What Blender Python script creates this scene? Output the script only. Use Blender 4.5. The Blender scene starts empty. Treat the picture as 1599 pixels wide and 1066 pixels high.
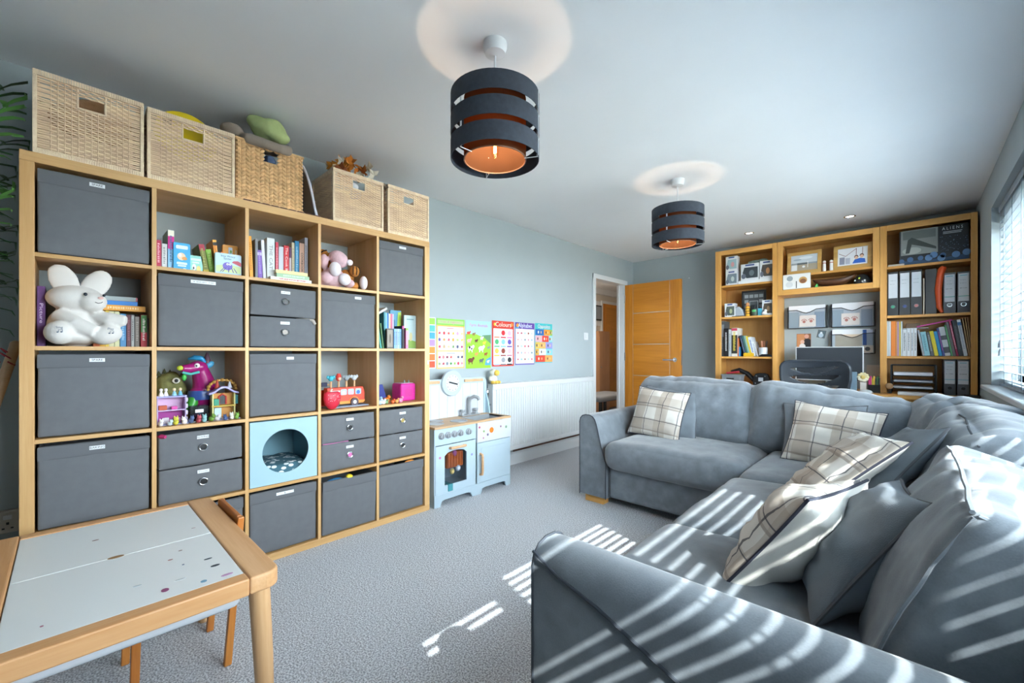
import bpy, bmesh, math, random
from math import sin, cos, pi, radians
from mathutils import Vector, Matrix, noise, Euler

# ---------------------------------------------------------------- camera, light, exposure
sc = bpy.context.scene
C = sc.collection
cam_d = bpy.data.cameras.new('camera'); cam = bpy.data.objects.new('camera', cam_d); C.objects.link(cam)
cam_d.sensor_width = 36.0; cam_d.lens = 660.25/1599*36; cam_d.shift_y = 16.84/1599
cam_d.clip_start = 0.02
cam.location = (2.770, 0.0, 1.0675); cam.rotation_euler = (radians(90), 0, radians(43.428))
sc.camera = cam

world = bpy.data.worlds.new('sky'); sc.world = world; world.use_nodes = True
_bg = world.node_tree.nodes['Background']
_bg.inputs[0].default_value = (0.93, 0.965, 1.0, 1); _bg.inputs[1].default_value = 26.0

SUN = Vector((-1.0, 0.30, -0.95))
sun_d = bpy.data.lights.new('sun', 'SUN'); sun = bpy.data.objects.new('sun', sun_d); C.objects.link(sun)
sun_d.energy = 13.0; sun_d.angle = radians(0.5); sun_d.color = (1.0, 0.95, 0.88)
sun.rotation_euler = SUN.to_track_quat('-Z', 'Y').to_euler(); sun.location = (6, -1, 5)

vs = sc.view_settings
vs.view_transform = 'Standard'; vs.look = 'None'; vs.exposure = 0.70; vs.gamma = 1.0; vs.use_curve_mapping = False

RX, YB, YF, ZC = 3.164, 5.334, -1.5, 2.2926      # right wall, back wall, rear wall, ceiling
WY0, WY1, WZ0, WZ1 = 0.26, 4.366, 0.842, 2.055   # window opening
portal_d = bpy.data.lights.new('window_portal', 'AREA'); portal = bpy.data.objects.new('window_portal', portal_d); C.objects.link(portal)
portal_d.shape = 'RECTANGLE'; portal_d.size = WY1-WY0; portal_d.size_y = WZ1-WZ0; portal_d.cycles.is_portal = True
portal.location = (RX+0.30, (WY0+WY1)/2, (WZ0+WZ1)/2); portal.rotation_euler = (radians(90), 0, radians(90))

# ---------------------------------------------------------------- materials
def lin(h):
    h = h.lstrip('#'); o = []
    for i in (0, 2, 4):
        c = int(h[i:i+2], 16)/255
        o.append(c/12.92 if c <= .04045 else ((c+.055)/1.055)**2.4)
    return (*o, 1)
_M = {}
def mat(name, col='#888888', rough=.6, metal=0., bump=None, var=None, emit=0., spec=.5, sheen=0., alpha=None, trans=0., stretch=(1,1,1), col2=None, thr=None):
    """procedural material: colour + optional noise variation (scale, amount) and noise bump (scale, strength)"""
    if name in _M: return _M[name]
    m = bpy.data.materials.new(name); m.use_nodes = True; _M[name] = m
    nt = m.node_tree; b = nt.nodes['Principled BSDF']; L = nt.links
    c = lin(col); b.inputs['Base Color'].default_value = c
    b.inputs['Roughness'].default_value = rough; b.inputs['Metallic'].default_value = metal
    b.inputs['Specular IOR Level'].default_value = spec
    if sheen: b.inputs['Sheen Weight'].default_value = sheen; b.inputs['Sheen Roughness'].default_value = .4
    if trans: b.inputs['Transmission Weight'].default_value = trans
    if alpha is not None: b.inputs['Alpha'].default_value = alpha
    if emit: b.inputs['Emission Color'].default_value = c; b.inputs['Emission Strength'].default_value = emit
    if bump or var or col2:
        tc = nt.nodes.new('ShaderNodeTexCoord'); mp = nt.nodes.new('ShaderNodeMapping'); mp.inputs['Scale'].default_value = stretch
        L.new(tc.outputs['Object'], mp.inputs['Vector'])
    if var or col2:
        n = nt.nodes.new('ShaderNodeTexNoise'); n.inputs['Scale'].default_value = var[0]; n.inputs['Detail'].default_value = 4
        L.new(mp.outputs[0], n.inputs['Vector'])
        r = nt.nodes.new('ShaderNodeValToRGB'); L.new(n.outputs['Fac'], r.inputs[0])
        a = var[1]; t = thr or (.3, .7)
        r.color_ramp.elements[0].position, r.color_ramp.elements[1].position = t
        d = lin(col2) if col2 else tuple(min(1, x*(1+a)) for x in c[:3])+(1,)
        e = c if col2 else tuple(x*(1-a) for x in c[:3])+(1,)
        r.color_ramp.elements[0].color = e; r.color_ramp.elements[1].color = d
        L.new(r.outputs[0], b.inputs['Base Color'])
    if bump:
        n2 = nt.nodes.new('ShaderNodeTexNoise'); n2.inputs['Scale'].default_value = bump[0]; n2.inputs['Detail'].default_value = 3
        L.new(mp.outputs[0], n2.inputs['Vector'])
        bp = nt.nodes.new('ShaderNodeBump'); bp.inputs['Strength'].default_value = bump[1]; bp.inputs['Distance'].default_value = .01
        L.new(n2.outputs['Fac'], bp.inputs['Height']); L.new(bp.outputs[0], b.inputs['Normal'])
    return m
def wood(name, col, dark, axis='z', scale=9, rough=.45, contrast=1.0):
    """oak / pine: noise stretched along the grain axis plus fine pores"""
    if name in _M: return _M[name]
    m = bpy.data.materials.new(name); m.use_nodes = True; _M[name] = m
    nt = m.node_tree; b = nt.nodes['Principled BSDF']; L = nt.links; b.inputs['Roughness'].default_value = rough
    tc = nt.nodes.new('ShaderNodeTexCoord'); mp = nt.nodes.new('ShaderNodeMapping'); L.new(tc.outputs['Object'], mp.inputs['Vector'])
    s = {'x': (.06, 1, 1), 'y': (1, .06, 1), 'z': (1, 1, .06)}[axis]; mp.inputs['Scale'].default_value = s
    n = nt.nodes.new('ShaderNodeTexNoise'); n.inputs['Scale'].default_value = scale; n.inputs['Detail'].default_value = 6; n.inputs['Distortion'].default_value = .6
    L.new(mp.outputs[0], n.inputs['Vector'])
    n2 = nt.nodes.new('ShaderNodeTexNoise'); n2.inputs['Scale'].default_value = scale*14; n2.inputs['Detail'].default_value = 2; L.new(mp.outputs[0], n2.inputs['Vector'])
    mx = nt.nodes.new('ShaderNodeMath'); mx.operation = 'MULTIPLY_ADD'; L.new(n2.outputs['Fac'], mx.inputs[0]); mx.inputs[1].default_value = .35*contrast; L.new(n.outputs['Fac'], mx.inputs[2])
    r = nt.nodes.new('ShaderNodeValToRGB'); L.new(mx.outputs[0], r.inputs[0])
    r.color_ramp.elements[0].position = .45; r.color_ramp.elements[1].position = .85
    r.color_ramp.elements[0].color = lin(col); r.color_ramp.elements[1].color = lin(dark)
    L.new(r.outputs[0], b.inputs['Base Color'])
    bp = nt.nodes.new('ShaderNodeBump'); bp.inputs['Strength'].default_value = .12; bp.inputs['Distance'].default_value = .004
    L.new(n2.outputs['Fac'], bp.inputs['Height']); L.new(bp.outputs[0], b.inputs['Normal'])
    return m

class NB:
    """tiny node-expression helper for printed patterns in object space"""
    def __init__(s, name, rough=.8, sheen=0.):
        s.m = bpy.data.materials.new(name); s.m.use_nodes = True; s.nt = s.m.node_tree; s.b = s.nt.nodes['Principled BSDF']
        s.b.inputs['Roughness'].default_value = rough
        if sheen: s.b.inputs['Sheen Weight'].default_value = sheen
        tc = s.nt.nodes.new('ShaderNodeTexCoord'); s.co = tc.outputs['Object']
        sp = s.nt.nodes.new('ShaderNodeSeparateXYZ'); s.nt.links.new(s.co, sp.inputs[0]); s.x, s.y, s.z = sp.outputs
    def op(s, o, *a):
        n = s.nt.nodes.new('ShaderNodeMath'); n.operation = o
        for i, v in enumerate(a):
            if isinstance(v, (int, float)): n.inputs[i].default_value = v
            else: s.nt.links.new(v, n.inputs[i])
        return n.outputs[0]
    def band(s, c, period, off, width):
        f = s.op('FRACT', s.op('DIVIDE', s.op('ADD', c, 10*period-off), period))
        return s.op('LESS_THAN', f, width/period)
    def noise(s, scale, detail=3):
        n = s.nt.nodes.new('ShaderNodeTexNoise'); n.inputs['Scale'].default_value = scale; n.inputs['Detail'].default_value = detail
        s.nt.links.new(s.co, n.inputs['Vector']); return n.outputs['Fac']
    def mix(s, fac, a, b):
        n = s.nt.nodes.new('ShaderNodeMix'); n.data_type = 'RGBA'
        for i, v in ((0, fac), (6, a), (7, b)):
            if isinstance(v, (int, float)): n.inputs[i].default_value = v
            elif isinstance(v, str): n.inputs[i].default_value = lin(v)
            else: s.nt.links.new(v, n.inputs[i])
        return n.outputs[2]
    def out(s, col, bump=None, strength=.2):
        s.nt.links.new(col, s.b.inputs['Base Color'])
        if bump is not None:
            bp = s.nt.nodes.new('ShaderNodeBump'); bp.inputs['Strength'].default_value = strength; bp.inputs['Distance'].default_value = .004
            s.nt.links.new(bump, bp.inputs['Height']); s.nt.links.new(bp.outputs[0], s.b.inputs['Normal'])
        return s.m
def col(h, rough=.55):                     # plain coloured card / plastic / paint, keyed by its colour
    return mat('paint_'+h.lstrip('#')+('' if rough == .55 else '_%d' % int(rough*100)), h, rough)

# ---------------------------------------------------------------- mesh builder
class B:
    def __init__(s): s.v, s.f, s.mi, s.mats, s.cur = [], [], [], [], 0
    def use(s, m):
        if m not in s.mats: s.mats.append(m)
        s.cur = s.mats.index(m); return s
    def add(s, vs, fs):
        o = len(s.v); s.v += [tuple(p) for p in vs]
        for f in fs: s.f.append([o+i for i in f]); s.mi.append(s.cur)
        return s
    def box(s, x0, x1, y0, y1, z0, z1):
        return s.add([(x, y, z) for z in (z0, z1) for y in (y0, y1) for x in (x0, x1)],
                     [(0, 2, 3, 1), (4, 5, 7, 6), (0, 1, 5, 4), (2, 6, 7, 3), (0, 4, 6, 2), (1, 3, 7, 5)])
    def prism(s, poly, ax, a, b):
        def P(u, v, w): return {'x': (w, u, v), 'y': (u, w, v), 'z': (u, v, w)}[ax]
        n = len(poly)
        return s.add([P(u, v, a) for u, v in poly]+[P(u, v, b) for u, v in poly],
                     [list(range(n)), list(range(2*n-1, n-1, -1))]+[(i, (i+1) % n, n+(i+1) % n, n+i) for i in range(n)])
    def tube(s, pts, r, n=8, closed=False, flat=1.0):
        pts = [Vector(p) for p in pts]; m = len(pts); rs = r if isinstance(r, (list, tuple)) else [r]*m
        vs = []; up = None
        for i, p in enumerate(pts):
            t = (pts[(i+1) % m]-pts[i-1]) if closed else (pts[min(i+1, m-1)]-pts[max(i-1, 0)])
            t = t.normalized() if t.length > 1e-9 else Vector((0, 0, 1))
            if up is None: up = Vector((0, 0, 1)) if abs(t.z) < .9 else Vector((0, 1, 0))
            a = t.cross(up).normalized(); up = a.cross(t).normalized()
            vs += [p+(a*cos(2*pi*k/n)+up*sin(2*pi*k/n)*flat)*rs[i] for k in range(n)]
        fs = [(i*n+k, i*n+(k+1) % n, ((i+1) % m)*n+(k+1) % n, ((i+1) % m)*n+k) for i in range(m if closed else m-1) for k in range(n)]
        if not closed: fs += [list(range(n))[::-1], list(range((m-1)*n, m*n))]
        return s.add(vs, fs)
    def lathe(s, prof, n=20, c=(0, 0, 0), ax='z', cap=True):
        def P(r, h, a):
            u, w = r*cos(a), r*sin(a)
            q = {'z': (u, w, h), 'y': (u, h, w), 'x': (h, u, w)}[ax]
            return (c[0]+q[0], c[1]+q[1], c[2]+q[2])
        vs = [P(r, h, 2*pi*k/n) for r, h in prof for k in range(n)]
        fs = [(i*n+k, i*n+(k+1) % n, (i+1)*n+(k+1) % n, (i+1)*n+k) for i in range(len(prof)-1) for k in range(n)]
        if cap: fs += [list(range(n))[::-1], list(range((len(prof)-1)*n, len(prof)*n))]
        return s.add(vs, fs)
    def ell(s, c, r, n=12, rot=None):
        if isinstance(r, (int, float)): r = (r, r, r)
        m = max(6, n*2//3); R = Euler(rot).to_matrix() if rot else None; vs = []
        for i in range(m+1):
            th = pi*i/m
            for k in range(n):
                p = Vector((r[0]*sin(th)*cos(2*pi*k/n), r[1]*sin(th)*sin(2*pi*k/n), r[2]*cos(th)))
                vs.append(Vector(c)+(R @ p if R else p))
        return s.add(vs, [(i*n+k, i*n+(k+1) % n, (i+1)*n+(k+1) % n, (i+1)*n+k) for i in range(m) for k in range(n)])
    def poly(s, pts): return s.add(pts, [list(range(len(pts)))])
    def xf(s, M, start=0):
        for i in range(start, len(s.v)): s.v[i] = tuple(M @ Vector(s.v[i]))
        return s
    def noise(s, amp, freq, seed=0):
        for i, p in enumerate(s.v):
            q = Vector(p)*freq+Vector((seed*7.1, seed*3.3, seed)); s.v[i] = tuple(Vector(p)+noise.noise_vector(q)*amp)
        return s
    def mesh(s, name, smooth=False, merge=False, angle=40):
        me = bpy.data.meshes.new(name); me.from_pydata(s.v, [], s.f)
        for m in s.mats: me.materials.append(m)
        me.polygons.foreach_set('material_index', s.mi)
        bm = bmesh.new(); bm.from_mesh(me)
        if merge: bmesh.ops.remove_doubles(bm, verts=bm.verts, dist=1e-5)
        bmesh.ops.recalc_face_normals(bm, faces=bm.faces); bm.to_mesh(me); bm.free()
        if smooth:
            me.polygons.foreach_set('use_smooth', [True]*len(me.polygons))
            if smooth != 'all': me.set_sharp_from_angle(angle=radians(angle))
        return me
    def ob(s, name, parent=None, m=None, smooth=False, bevel=0, loc=(0, 0, 0), rot=(0, 0, 0), label=None, seg=2, merge=False):
        if m is not None and not s.mats: s.mats = [m]
        o = bpy.data.objects.new(name, s.mesh(name, smooth, merge)); C.objects.link(o)
        o.location = loc; o.rotation_euler = rot
        if parent: o.parent = parent
        if label: o['label'] = label
        if bevel:
            md = o.modifiers.new('bevel', 'BEVEL'); md.width = bevel; md.segments = seg; md.limit_method = 'ANGLE'; md.angle_limit = radians(50)
        return o

def link(name, me, parent=None, loc=(0, 0, 0), rot=(0, 0, 0)):
    o = bpy.data.objects.new(name, me); C.objects.link(o); o.location = loc; o.rotation_euler = rot
    if parent: o.parent = parent
    return o
def tag(o, label, cat, group=None):
    o['label'] = label; o['category'] = cat
    if group: o['group'] = group
    return o
def thing(name, label, cat, loc=(0, 0, 0), rz=0., group=None, rot=None):
    o = bpy.data.objects.new(name, None); C.objects.link(o); o.empty_display_size = .05
    o.location = loc; o.rotation_euler = rot if rot else (0, 0, radians(rz)); return tag(o, label, cat, group)
def struct(o): o['kind'] = 'structure'; return o
def copy_tree(o, parent=None):
    c = o.copy(); C.objects.link(c); c.parent = parent
    for ch in [x for x in o.children]: copy_tree(ch, c)
    return c
def rrect(w, h, r, n=4, cx=0, cy=0):
    p = []
    for sx, sy, a0 in ((1, 1, 0), (-1, 1, pi/2), (-1, -1, pi), (1, -1, 3*pi/2)):
        for k in range(n+1):
            a = a0+k*pi/2/n; p.append((cx+sx*(w/2-r)+r*cos(a), cy+sy*(h/2-r)+r*sin(a)))
    return p
def disc2(cx, cy, rx, ry=None, n=14): ry = ry or rx; return [(cx+rx*cos(2*pi*k/n), cy+ry*sin(2*pi*k/n)) for k in range(n)]
_T = {}
def text(s, size, parent, loc, m, name='lettering', rot=(radians(90), 0, 0), align='CENTER', width=None):
    """flat lettering, front facing local -y"""
    k = (s, size, align, width)
    if k not in _T:
        cu = bpy.data.curves.new('lettering', 'FONT'); cu.body = s; cu.size = size; cu.align_x = align; cu.align_y = 'CENTER'; cu.resolution_u = 2; cu.extrude = .0002
        o = bpy.data.objects.new('lettering', cu); C.objects.link(o)
        me = bpy.data.meshes.new_from_object(o.evaluated_get(bpy.context.evaluated_depsgraph_get())); bpy.data.objects.remove(o)
        if width:
            xs = [v.co.x for v in me.vertices]; f = width/max(1e-6, max(xs)-min(xs))
            for v in me.vertices: v.co.x *= f
        _T[k] = me
    me = _T[k]
    if me.materials and me.materials[0] != m: me = me.copy(); me.materials.clear()
    if not me.materials: me.materials.append(m)
    return link(name, me, parent, loc, rot)
def soft(size, r, bulge=(0, 0, 0), n=16, wr=0., wf=6., an=(1, 1, 1), seed=0, M=None):
    """upholstered block: rounded box with bulging faces and fabric folds; returns a builder"""
    b = B(); h = Vector(size)/2; r = min(r, min(h)*.98); idx = {}; ns = [max(6, min(40, int(n*size[i]/max(size)))) for i in range(3)]; ns = [k+k % 2 for k in ns]
    vs = []; fs = []
    def vid(i, j, k):
        key = (i, j, k)
        if key not in idx:
            t = [2*q/ns[a]-1 for a, q in enumerate(key)]; t = [sin(x*pi/2*.92)/sin(pi/2*.92) for x in t]
            q = Vector([t[a]*h[a] for a in range(3)]); inn = Vector([max(-(h[a]-r), min(h[a]-r, q[a])) for a in range(3)])
            d = q-inn; nn = d.normalized() if d.length > 1e-9 else Vector((0, 0, 1)); p = inn+nn*r
            for a in range(3):
                u, w = t[(a+1) % 3], t[(a+2) % 3]; p[a] += bulge[a]*t[a]*abs(t[a])*(1-u*u)*(1-w*w)
            if wr:
                s_ = Vector([p[a]*wf*an[a] for a in range(3)])+Vector((seed*5.3, seed*2.7, seed*1.1))
                p += nn*wr*(noise.noise(s_)+.5*noise.noise(s_*2.3))
            idx[key] = len(vs); vs.append(p)
        return idx[key]
    for a in range(3):
        u, w = (a+1) % 3, (a+2) % 3
        for side in (0, ns[a]):
            for i in range(ns[u]):
                for j in range(ns[w]):
                    q = []
                    for di, dj in ((0, 0), (1, 0), (1, 1), (0, 1)):
                        k = [0, 0, 0]; k[a] = side; k[u] = i+di; k[w] = j+dj; q.append(vid(*k))
                    fs.append(q)
    b.add(vs, fs)
    if M is not None: b.xf(M)
    return b
def TR(loc, rot=(0, 0, 0)): return Matrix.Translation(loc) @ Euler([radians(a) for a in rot]).to_matrix().to_4x4()
# ---------------------------------------------------------------- shared materials
WALL = mat('wall_paint', '#a6b0b4', .85, bump=(300, .03), var=(3, .02))
CEIL = mat('ceiling_paint', '#e9eaec', .9, var=(2, .015))
WHITE = mat('white_gloss', '#d4d7da', .35)
UPVC = mat('white_upvc', '#e8ecef', .3)
SLAT = mat('white_slat', '#8c99a4', .45)
OAKZ = wood('oak_foil_vertical', '#dcb47e', '#c79a61', 'z', 9)
OAKY = wood('oak_foil_along', '#dcb47e', '#c79a61', 'y', 9)
OAKX = wood('oak_foil_cross', '#d8b07a', '#c2955c', 'x', 9)
HOAKZ = wood('honey_oak_vertical', '#e5ae62', '#cb8f42', 'z', 8)
HOAKX = wood('honey_oak_cross', '#e5ae62', '#cb8f42', 'x', 8)
DOOROAKZ = wood('door_oak_vertical', '#d48d32', '#b46d1a', 'z', 7, .3)
DOOROAKX = wood('door_oak_cross', '#d68c2e', '#bb741d', 'x', 5, .3)
BEECH = wood('pale_beech', '#d8b088', '#c79a70', 'y', 8)
CHROME = mat('chrome', '#c9ccd0', .18, 1.0)
BLACK = mat('black_plastic', '#1c1d20', .4)
def carpet_mat():
    n = NB('carpet_pile', .95); f = n.noise(60, 3); g = n.noise(170, 1); big = n.noise(2.5, 2)
    c = n.mix(n.op('MULTIPLY_ADD', g, 4.2, -1.6), '#777c86', '#eef2f8'); c = n.mix(n.op('MULTIPLY', f, .5), c, '#c8ccd4'); c = n.mix(n.op('MULTIPLY', big, .22), c, '#bcc0c8')
    return n.out(c, n.op('ADD', f, g), .35)
CARPET = carpet_mat()
def glass_mat(name, tint='#f4fafc', refl=.08, rough=.02):
    m = bpy.data.materials.new(name); m.use_nodes = True; nt = m.node_tree; nt.nodes.remove(nt.nodes['Principled BSDF'])
    t = nt.nodes.new('ShaderNodeBsdfTransparent'); t.inputs[0].default_value = lin(tint); g = nt.nodes.new('ShaderNodeBsdfGlossy'); g.inputs['Roughness'].default_value = rough
    mx = nt.nodes.new('ShaderNodeMixShader'); mx.inputs[0].default_value = refl
    nt.links.new(t.outputs[0], mx.inputs[1]); nt.links.new(g.outputs[0], mx.inputs[2]); nt.links.new(mx.outputs[0], nt.nodes['Material Output'].inputs[0]); return m
GLASS = glass_mat('window_glass')

# ---------------------------------------------------------------- room shell
def sbox(name, m, boxes, bevel=0, parent=None):
    b = B()
    for q in boxes: b.box(*q)
    o = b.ob(name, parent, m, bevel=bevel)
    return o if parent else struct(o)
DY0, DY1, DZ = 4.376, 5.065, 1.955
sbox('floor', CARPET, [(0, RX, YF, YB, -.05, 0)])
sbox('ceiling', CEIL, [(-.1, RX+.28, YF-.1, YB+.1, ZC, ZC+.1)])
sbox('wall_left', WALL, [(-.1, 0, YF-.1, DY0-.02, 0, ZC), (-.1, 0, DY1+.02, YB+.1, 0, ZC), (-.1, 0, DY0-.02, DY1+.02, DZ+.02, ZC)])
sbox('wall_back', WALL, [(0, RX, YB, YB+.1, 0, ZC)])
sbox('wall_rear', WALL, [(0, RX+.28, YF-.1, YF, 0, ZC)])
sbox('wall_right', WALL, [(RX, RX+.28, YF, WY0, 0, ZC), (RX, RX+.28, WY1, YB+.1, 0, ZC), (RX, RX+.28, WY0, WY1, 0, WZ0-.03), (RX, RX+.28, WY0, WY1, WZ1, ZC)])
def skirt(name, pts):       # white skirting with a chamfered top, as (axis, fixed, a, b, direction)
    b = B()
    for ax, c, a0, a1, d in pts:
        pr = [(c, 0), (c+.016*d, 0), (c+.016*d, .1), (c+.006*d, .12), (c, .12)]
        if ax == 'y': b.prism(pr, 'y', a0, a1)
        else: b.prism([(p, q) for p, q in pr], 'x', a0, a1)
    struct(b.ob(name, None, WHITE))
skirt('baseboard_left', [('y', 0, 1.70, 4.318, 1), ('y', 0, 5.13, YB, 1), ('y', 0, YF, -.117, 1)])
skirt('baseboard_right', [('y', RX, YF, YB-.6, -1)])
b = B()
for x0, x1 in ((.016, 1.17),): b.box(x0, x1, YB-.016, YB, 0, .12)
struct(b.ob('baseboard_back', None, WHITE, bevel=.004))
# door frame
sbox('trim_1', WHITE, [(0, .018, DY0-.058, DY0-.002, 0, DZ+.055), (0, .018, DY1+.002, DY1+.06, 0, DZ+.055), (0, .02, DY0-.058, DY1+.075, DZ, DZ+.055),
     (-.1, .001, DY0-.0199, DY0, 0, DZ), (-.1, .001, DY1, DY1+.0199, 0, DZ), (-.1, .001, DY0-.0199, DY1+.0199, DZ, DZ+.0199), (-.075, -.055, DY0, DY0+.012, 0, DZ), (-.075, -.055, DY1-.012, DY1, 0, DZ)], bevel=.003)
# oak door leaf, open into the room
dr = struct(B().box(0, .74, -.02, .02, 0, 1.935).ob('door_1', None, DOOROAKZ)); dr.location = (.024, 5.088, .012); dr.rotation_euler = (0, 0, radians(-1.2))
for x0, x1 in ((0, .113), (.606, .74)): B().box(x0+.001, x1-.001, -.024, -.018, 0, 1.935).ob('stile', dr, DOOROAKZ, bevel=.001)
zs = [0, .358, .758, 1.158, 1.558, 1.935]
for i in range(5): B().box(.117, .602, -.0235, -.018, zs[i]+.004, zs[i+1]-.004).ob('panel', dr, DOOROAKX, bevel=.001)
INL = mat('silver_inlay', '#d9cdbf', .25, .6)
for z in zs[1:-1]: B().box(.117, .602, -.0226, -.018, z-.004, z+.004).ob('inlay_strip', dr, INL)
for x in (.115, .604): B().box(x-.002, x+.002, -.0226, -.018, 0, 1.935).ob('inlay_strip', dr, INL)
hd = B().lathe([(.026, 0), (.026, .01), (.012, .012), (.011, .045)], 18, (0, 0, 0), 'y').xf(Matrix.Scale(-1, 4, (0, 1, 0)))
hd.tube([(0, -.045, 0), (-.02, -.05, 0), (-.13, -.05, 0)], .009, 10)
hd.ob('door_handle', dr, CHROME, True, loc=(.672, -.024, .965), label='chrome lever handle')
for z in (.2, 1.0, 1.75): B().tube([(0, -.02, z-.05), (0, -.02, z+.05)], .008, 8).ob('hinge', dr, CHROME, True)
B().box(.738, .7415, -.01, .01, .9, 1.08).ob('lock_plate', dr, CHROME)
# hallway beyond the door
HALLW = mat('hall_paint', '#c7bfb4', .85)
sbox('floor_hall', mat('hall_carpet', '#77777b', .95, bump=(400, .4)), [(-1.5, 0-.1, 3.2, 8.2, -.05, -.001), (-.1, 0, DY0, DY1, -.05, -.0005)])
sbox('ceiling_hall', CEIL, [(-1.5, -.1, 3.2, 8.2, 2.25, 2.3)])
sbox('wall_hall', HALLW, [(-1.6, -1.5, 3.2, 8.2, 0, 2.25), (-1.5, -.1, 8.2, 8.3, 0, 2.25), (-1.5, -.1, 3.1, 3.2, 0, 2.25), (-.1, -.08, YB+.1, 8.2, 0, 2.25)])
sbox('trim_2', WHITE, [(-1.5, -1.44, 3.2, 8.2, 2.15, 2.25), (-1.5, -1.47, 6.93, 6.98, 0, 1.99), (-1.5, -1.47, 7.72, 7.77, 0, 1.99), (-1.5, -1.47, 6.93, 7.77, 1.99, 2.04)])
d2 = struct(B().box(-1.5, -1.475, 6.98, 7.72, 0, 1.99).ob('door_2', None, DOOROAKZ))
for i in range(5): B().box(-1.478, -1.471, 7.10, 7.60, zs[i]+.006, zs[i+1]-.006).ob('panel', d2, wood('door_oak_along', '#cc8a32', '#b0701f', 'y', 5, .3), bevel=.001)
for y0, y1 in ((6.981, 7.096), (7.604, 7.719)): B().box(-1.478, -1.470, y0, y1, 0, 1.98).ob('stile', d2, DOOROAKZ)
pf = thing('framed_picture', 'small black framed picture on the white board in the hallway', 'picture frame', (-1.484, 6.82, 1.80), 90)
B().box(-.1, .1, -.02, .0, -.14, .14).box(-.085, .085, -.021, -.01, -.12, .12).ob('frame', pf, BLACK); B().box(-.08, .08, -.0225, -.02, -.115, .115).ob('print', pf, col('#8d949b'))
tag(B().box(-1.498, -1.486, 6.60, 6.92, 1.56, 2.02).ob('notice_board', None, WHITE, bevel=.004), 'white board on the hallway wall beside the hallway oak door', 'board')
hl = thing('hall_fill_lamp', 'added round flush ceiling lamp, out of view, brightening the hallway', 'lamp', (-.85, 5.4, 2.25))  # added lamp, unseen from the camera; its glow fills the otherwise black hall
B().lathe([(.14, 0), (.15, -.03), (.11, -.07), (.001, -.08)], 28, cap=False).ob('diffuser', hl, mat('fill_opal', '#fff1df', .5, emit=80), True)
B().lathe([(.155, 0), (.155, -.02), (.145, -.02)], 28, cap=False).ob('base_ring', hl, WHITE, True)
hc = thing('hall_cupboard', 'tan wooden cupboard under the white board in the hallway', 'cupboard', (-1.3, 6.55, 0)); HT = wood('tan_wood', '#b58a66', '#9a7050', 'z', 6)
B().box(-.19, .0, 0, .37, 0, 1.45).ob('carcass', hc, HT, bevel=.003); B().box(.0005, .016, .01, .36, .06, 1.42).ob('door', hc, HT, bevel=.002); B().ell((.025, .05, .8), .012, 10).ob('knob', hc, CHROME, True)
hb = thing('hall_bench', 'low grey upholstered bench in the hallway past the doorway', 'bench', (-1.0, 6.2, 0))
soft((.5, .9, .1), .04, (0, 0, .01), 12, M=TR((0, 0, .33))).ob('seat', hb, mat('bench_fabric', '#85888d', .9), True)
for sx in (-1, 1):
    for sy in (-1, 1): B().box(sx*.2-.02, sx*.2+.02, sy*.4-.02, sy*.4+.02, 0, .29).ob('leg', hb, BLACK)

# ---------------------------------------------------------------- window, blinds, outside
wf = B(); X0, X1 = RX+.135, RX+.195
MUL = [(.715, .828), (1.70, 1.81), (2.70, 2.80), (3.60, 3.70)]
for y0, y1 in [(WY0, .335), (WY1-.08, WY1)]+MUL: wf.box(X0, X1, y0, y1, WZ0, WZ1)
wf.box(X0, X1, WY0, WY1, WZ0, WZ0+.08); wf.box(X0, X1, WY0, WY1, 1.90, WZ1)
wf.box(X0, X1, .335, .715, 1.80, 1.90); wf.box(X0, X1, .335, .715, 1.49, 1.665); wf.box(X0, X1, 1.81, 2.70, 1.80, 1.90)
win = struct(wf.ob('window_1', None, UPVC, bevel=.004))
edges = [.335]+[e for m_ in MUL for e in m_]+[WY1-.08]
for i in range(0, len(edges), 2): B().box(X0+.025, X0+.031, edges[i]-.005, edges[i+1]+.005, WZ0+.075, 1.905).ob('pane', win, GLASS)
B().prism([(RX-.045, WZ0-.028), (RX-.045, WZ0-.004), (RX-.041, WZ0), (X0, WZ0), (X0, WZ0-.028)], 'y', WY0-.07, WY1+.075).ob('window_sill', win, WHITE, bevel=.004)
struct(B().box(RX+.28, 40, -30, 40, -.25, -.2).ob('ground', None, mat('pale_paving', '#a9a49a', .95, var=(6, .1)))) 
PITCH = .05
def slat_mesh(L):
    b = B(); n = 6
    pr = [(-.025+.05*i/n, .0025*(1-(2*i/n-1)**2)) for i in range(n+1)]; poly = [(x, z+.0013) for x, z in pr]+[(x, z-.0013) for x, z in reversed(pr)]
    return b.prism(poly, 'y', 0, L).use(SLAT).mesh('slat', True)
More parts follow.
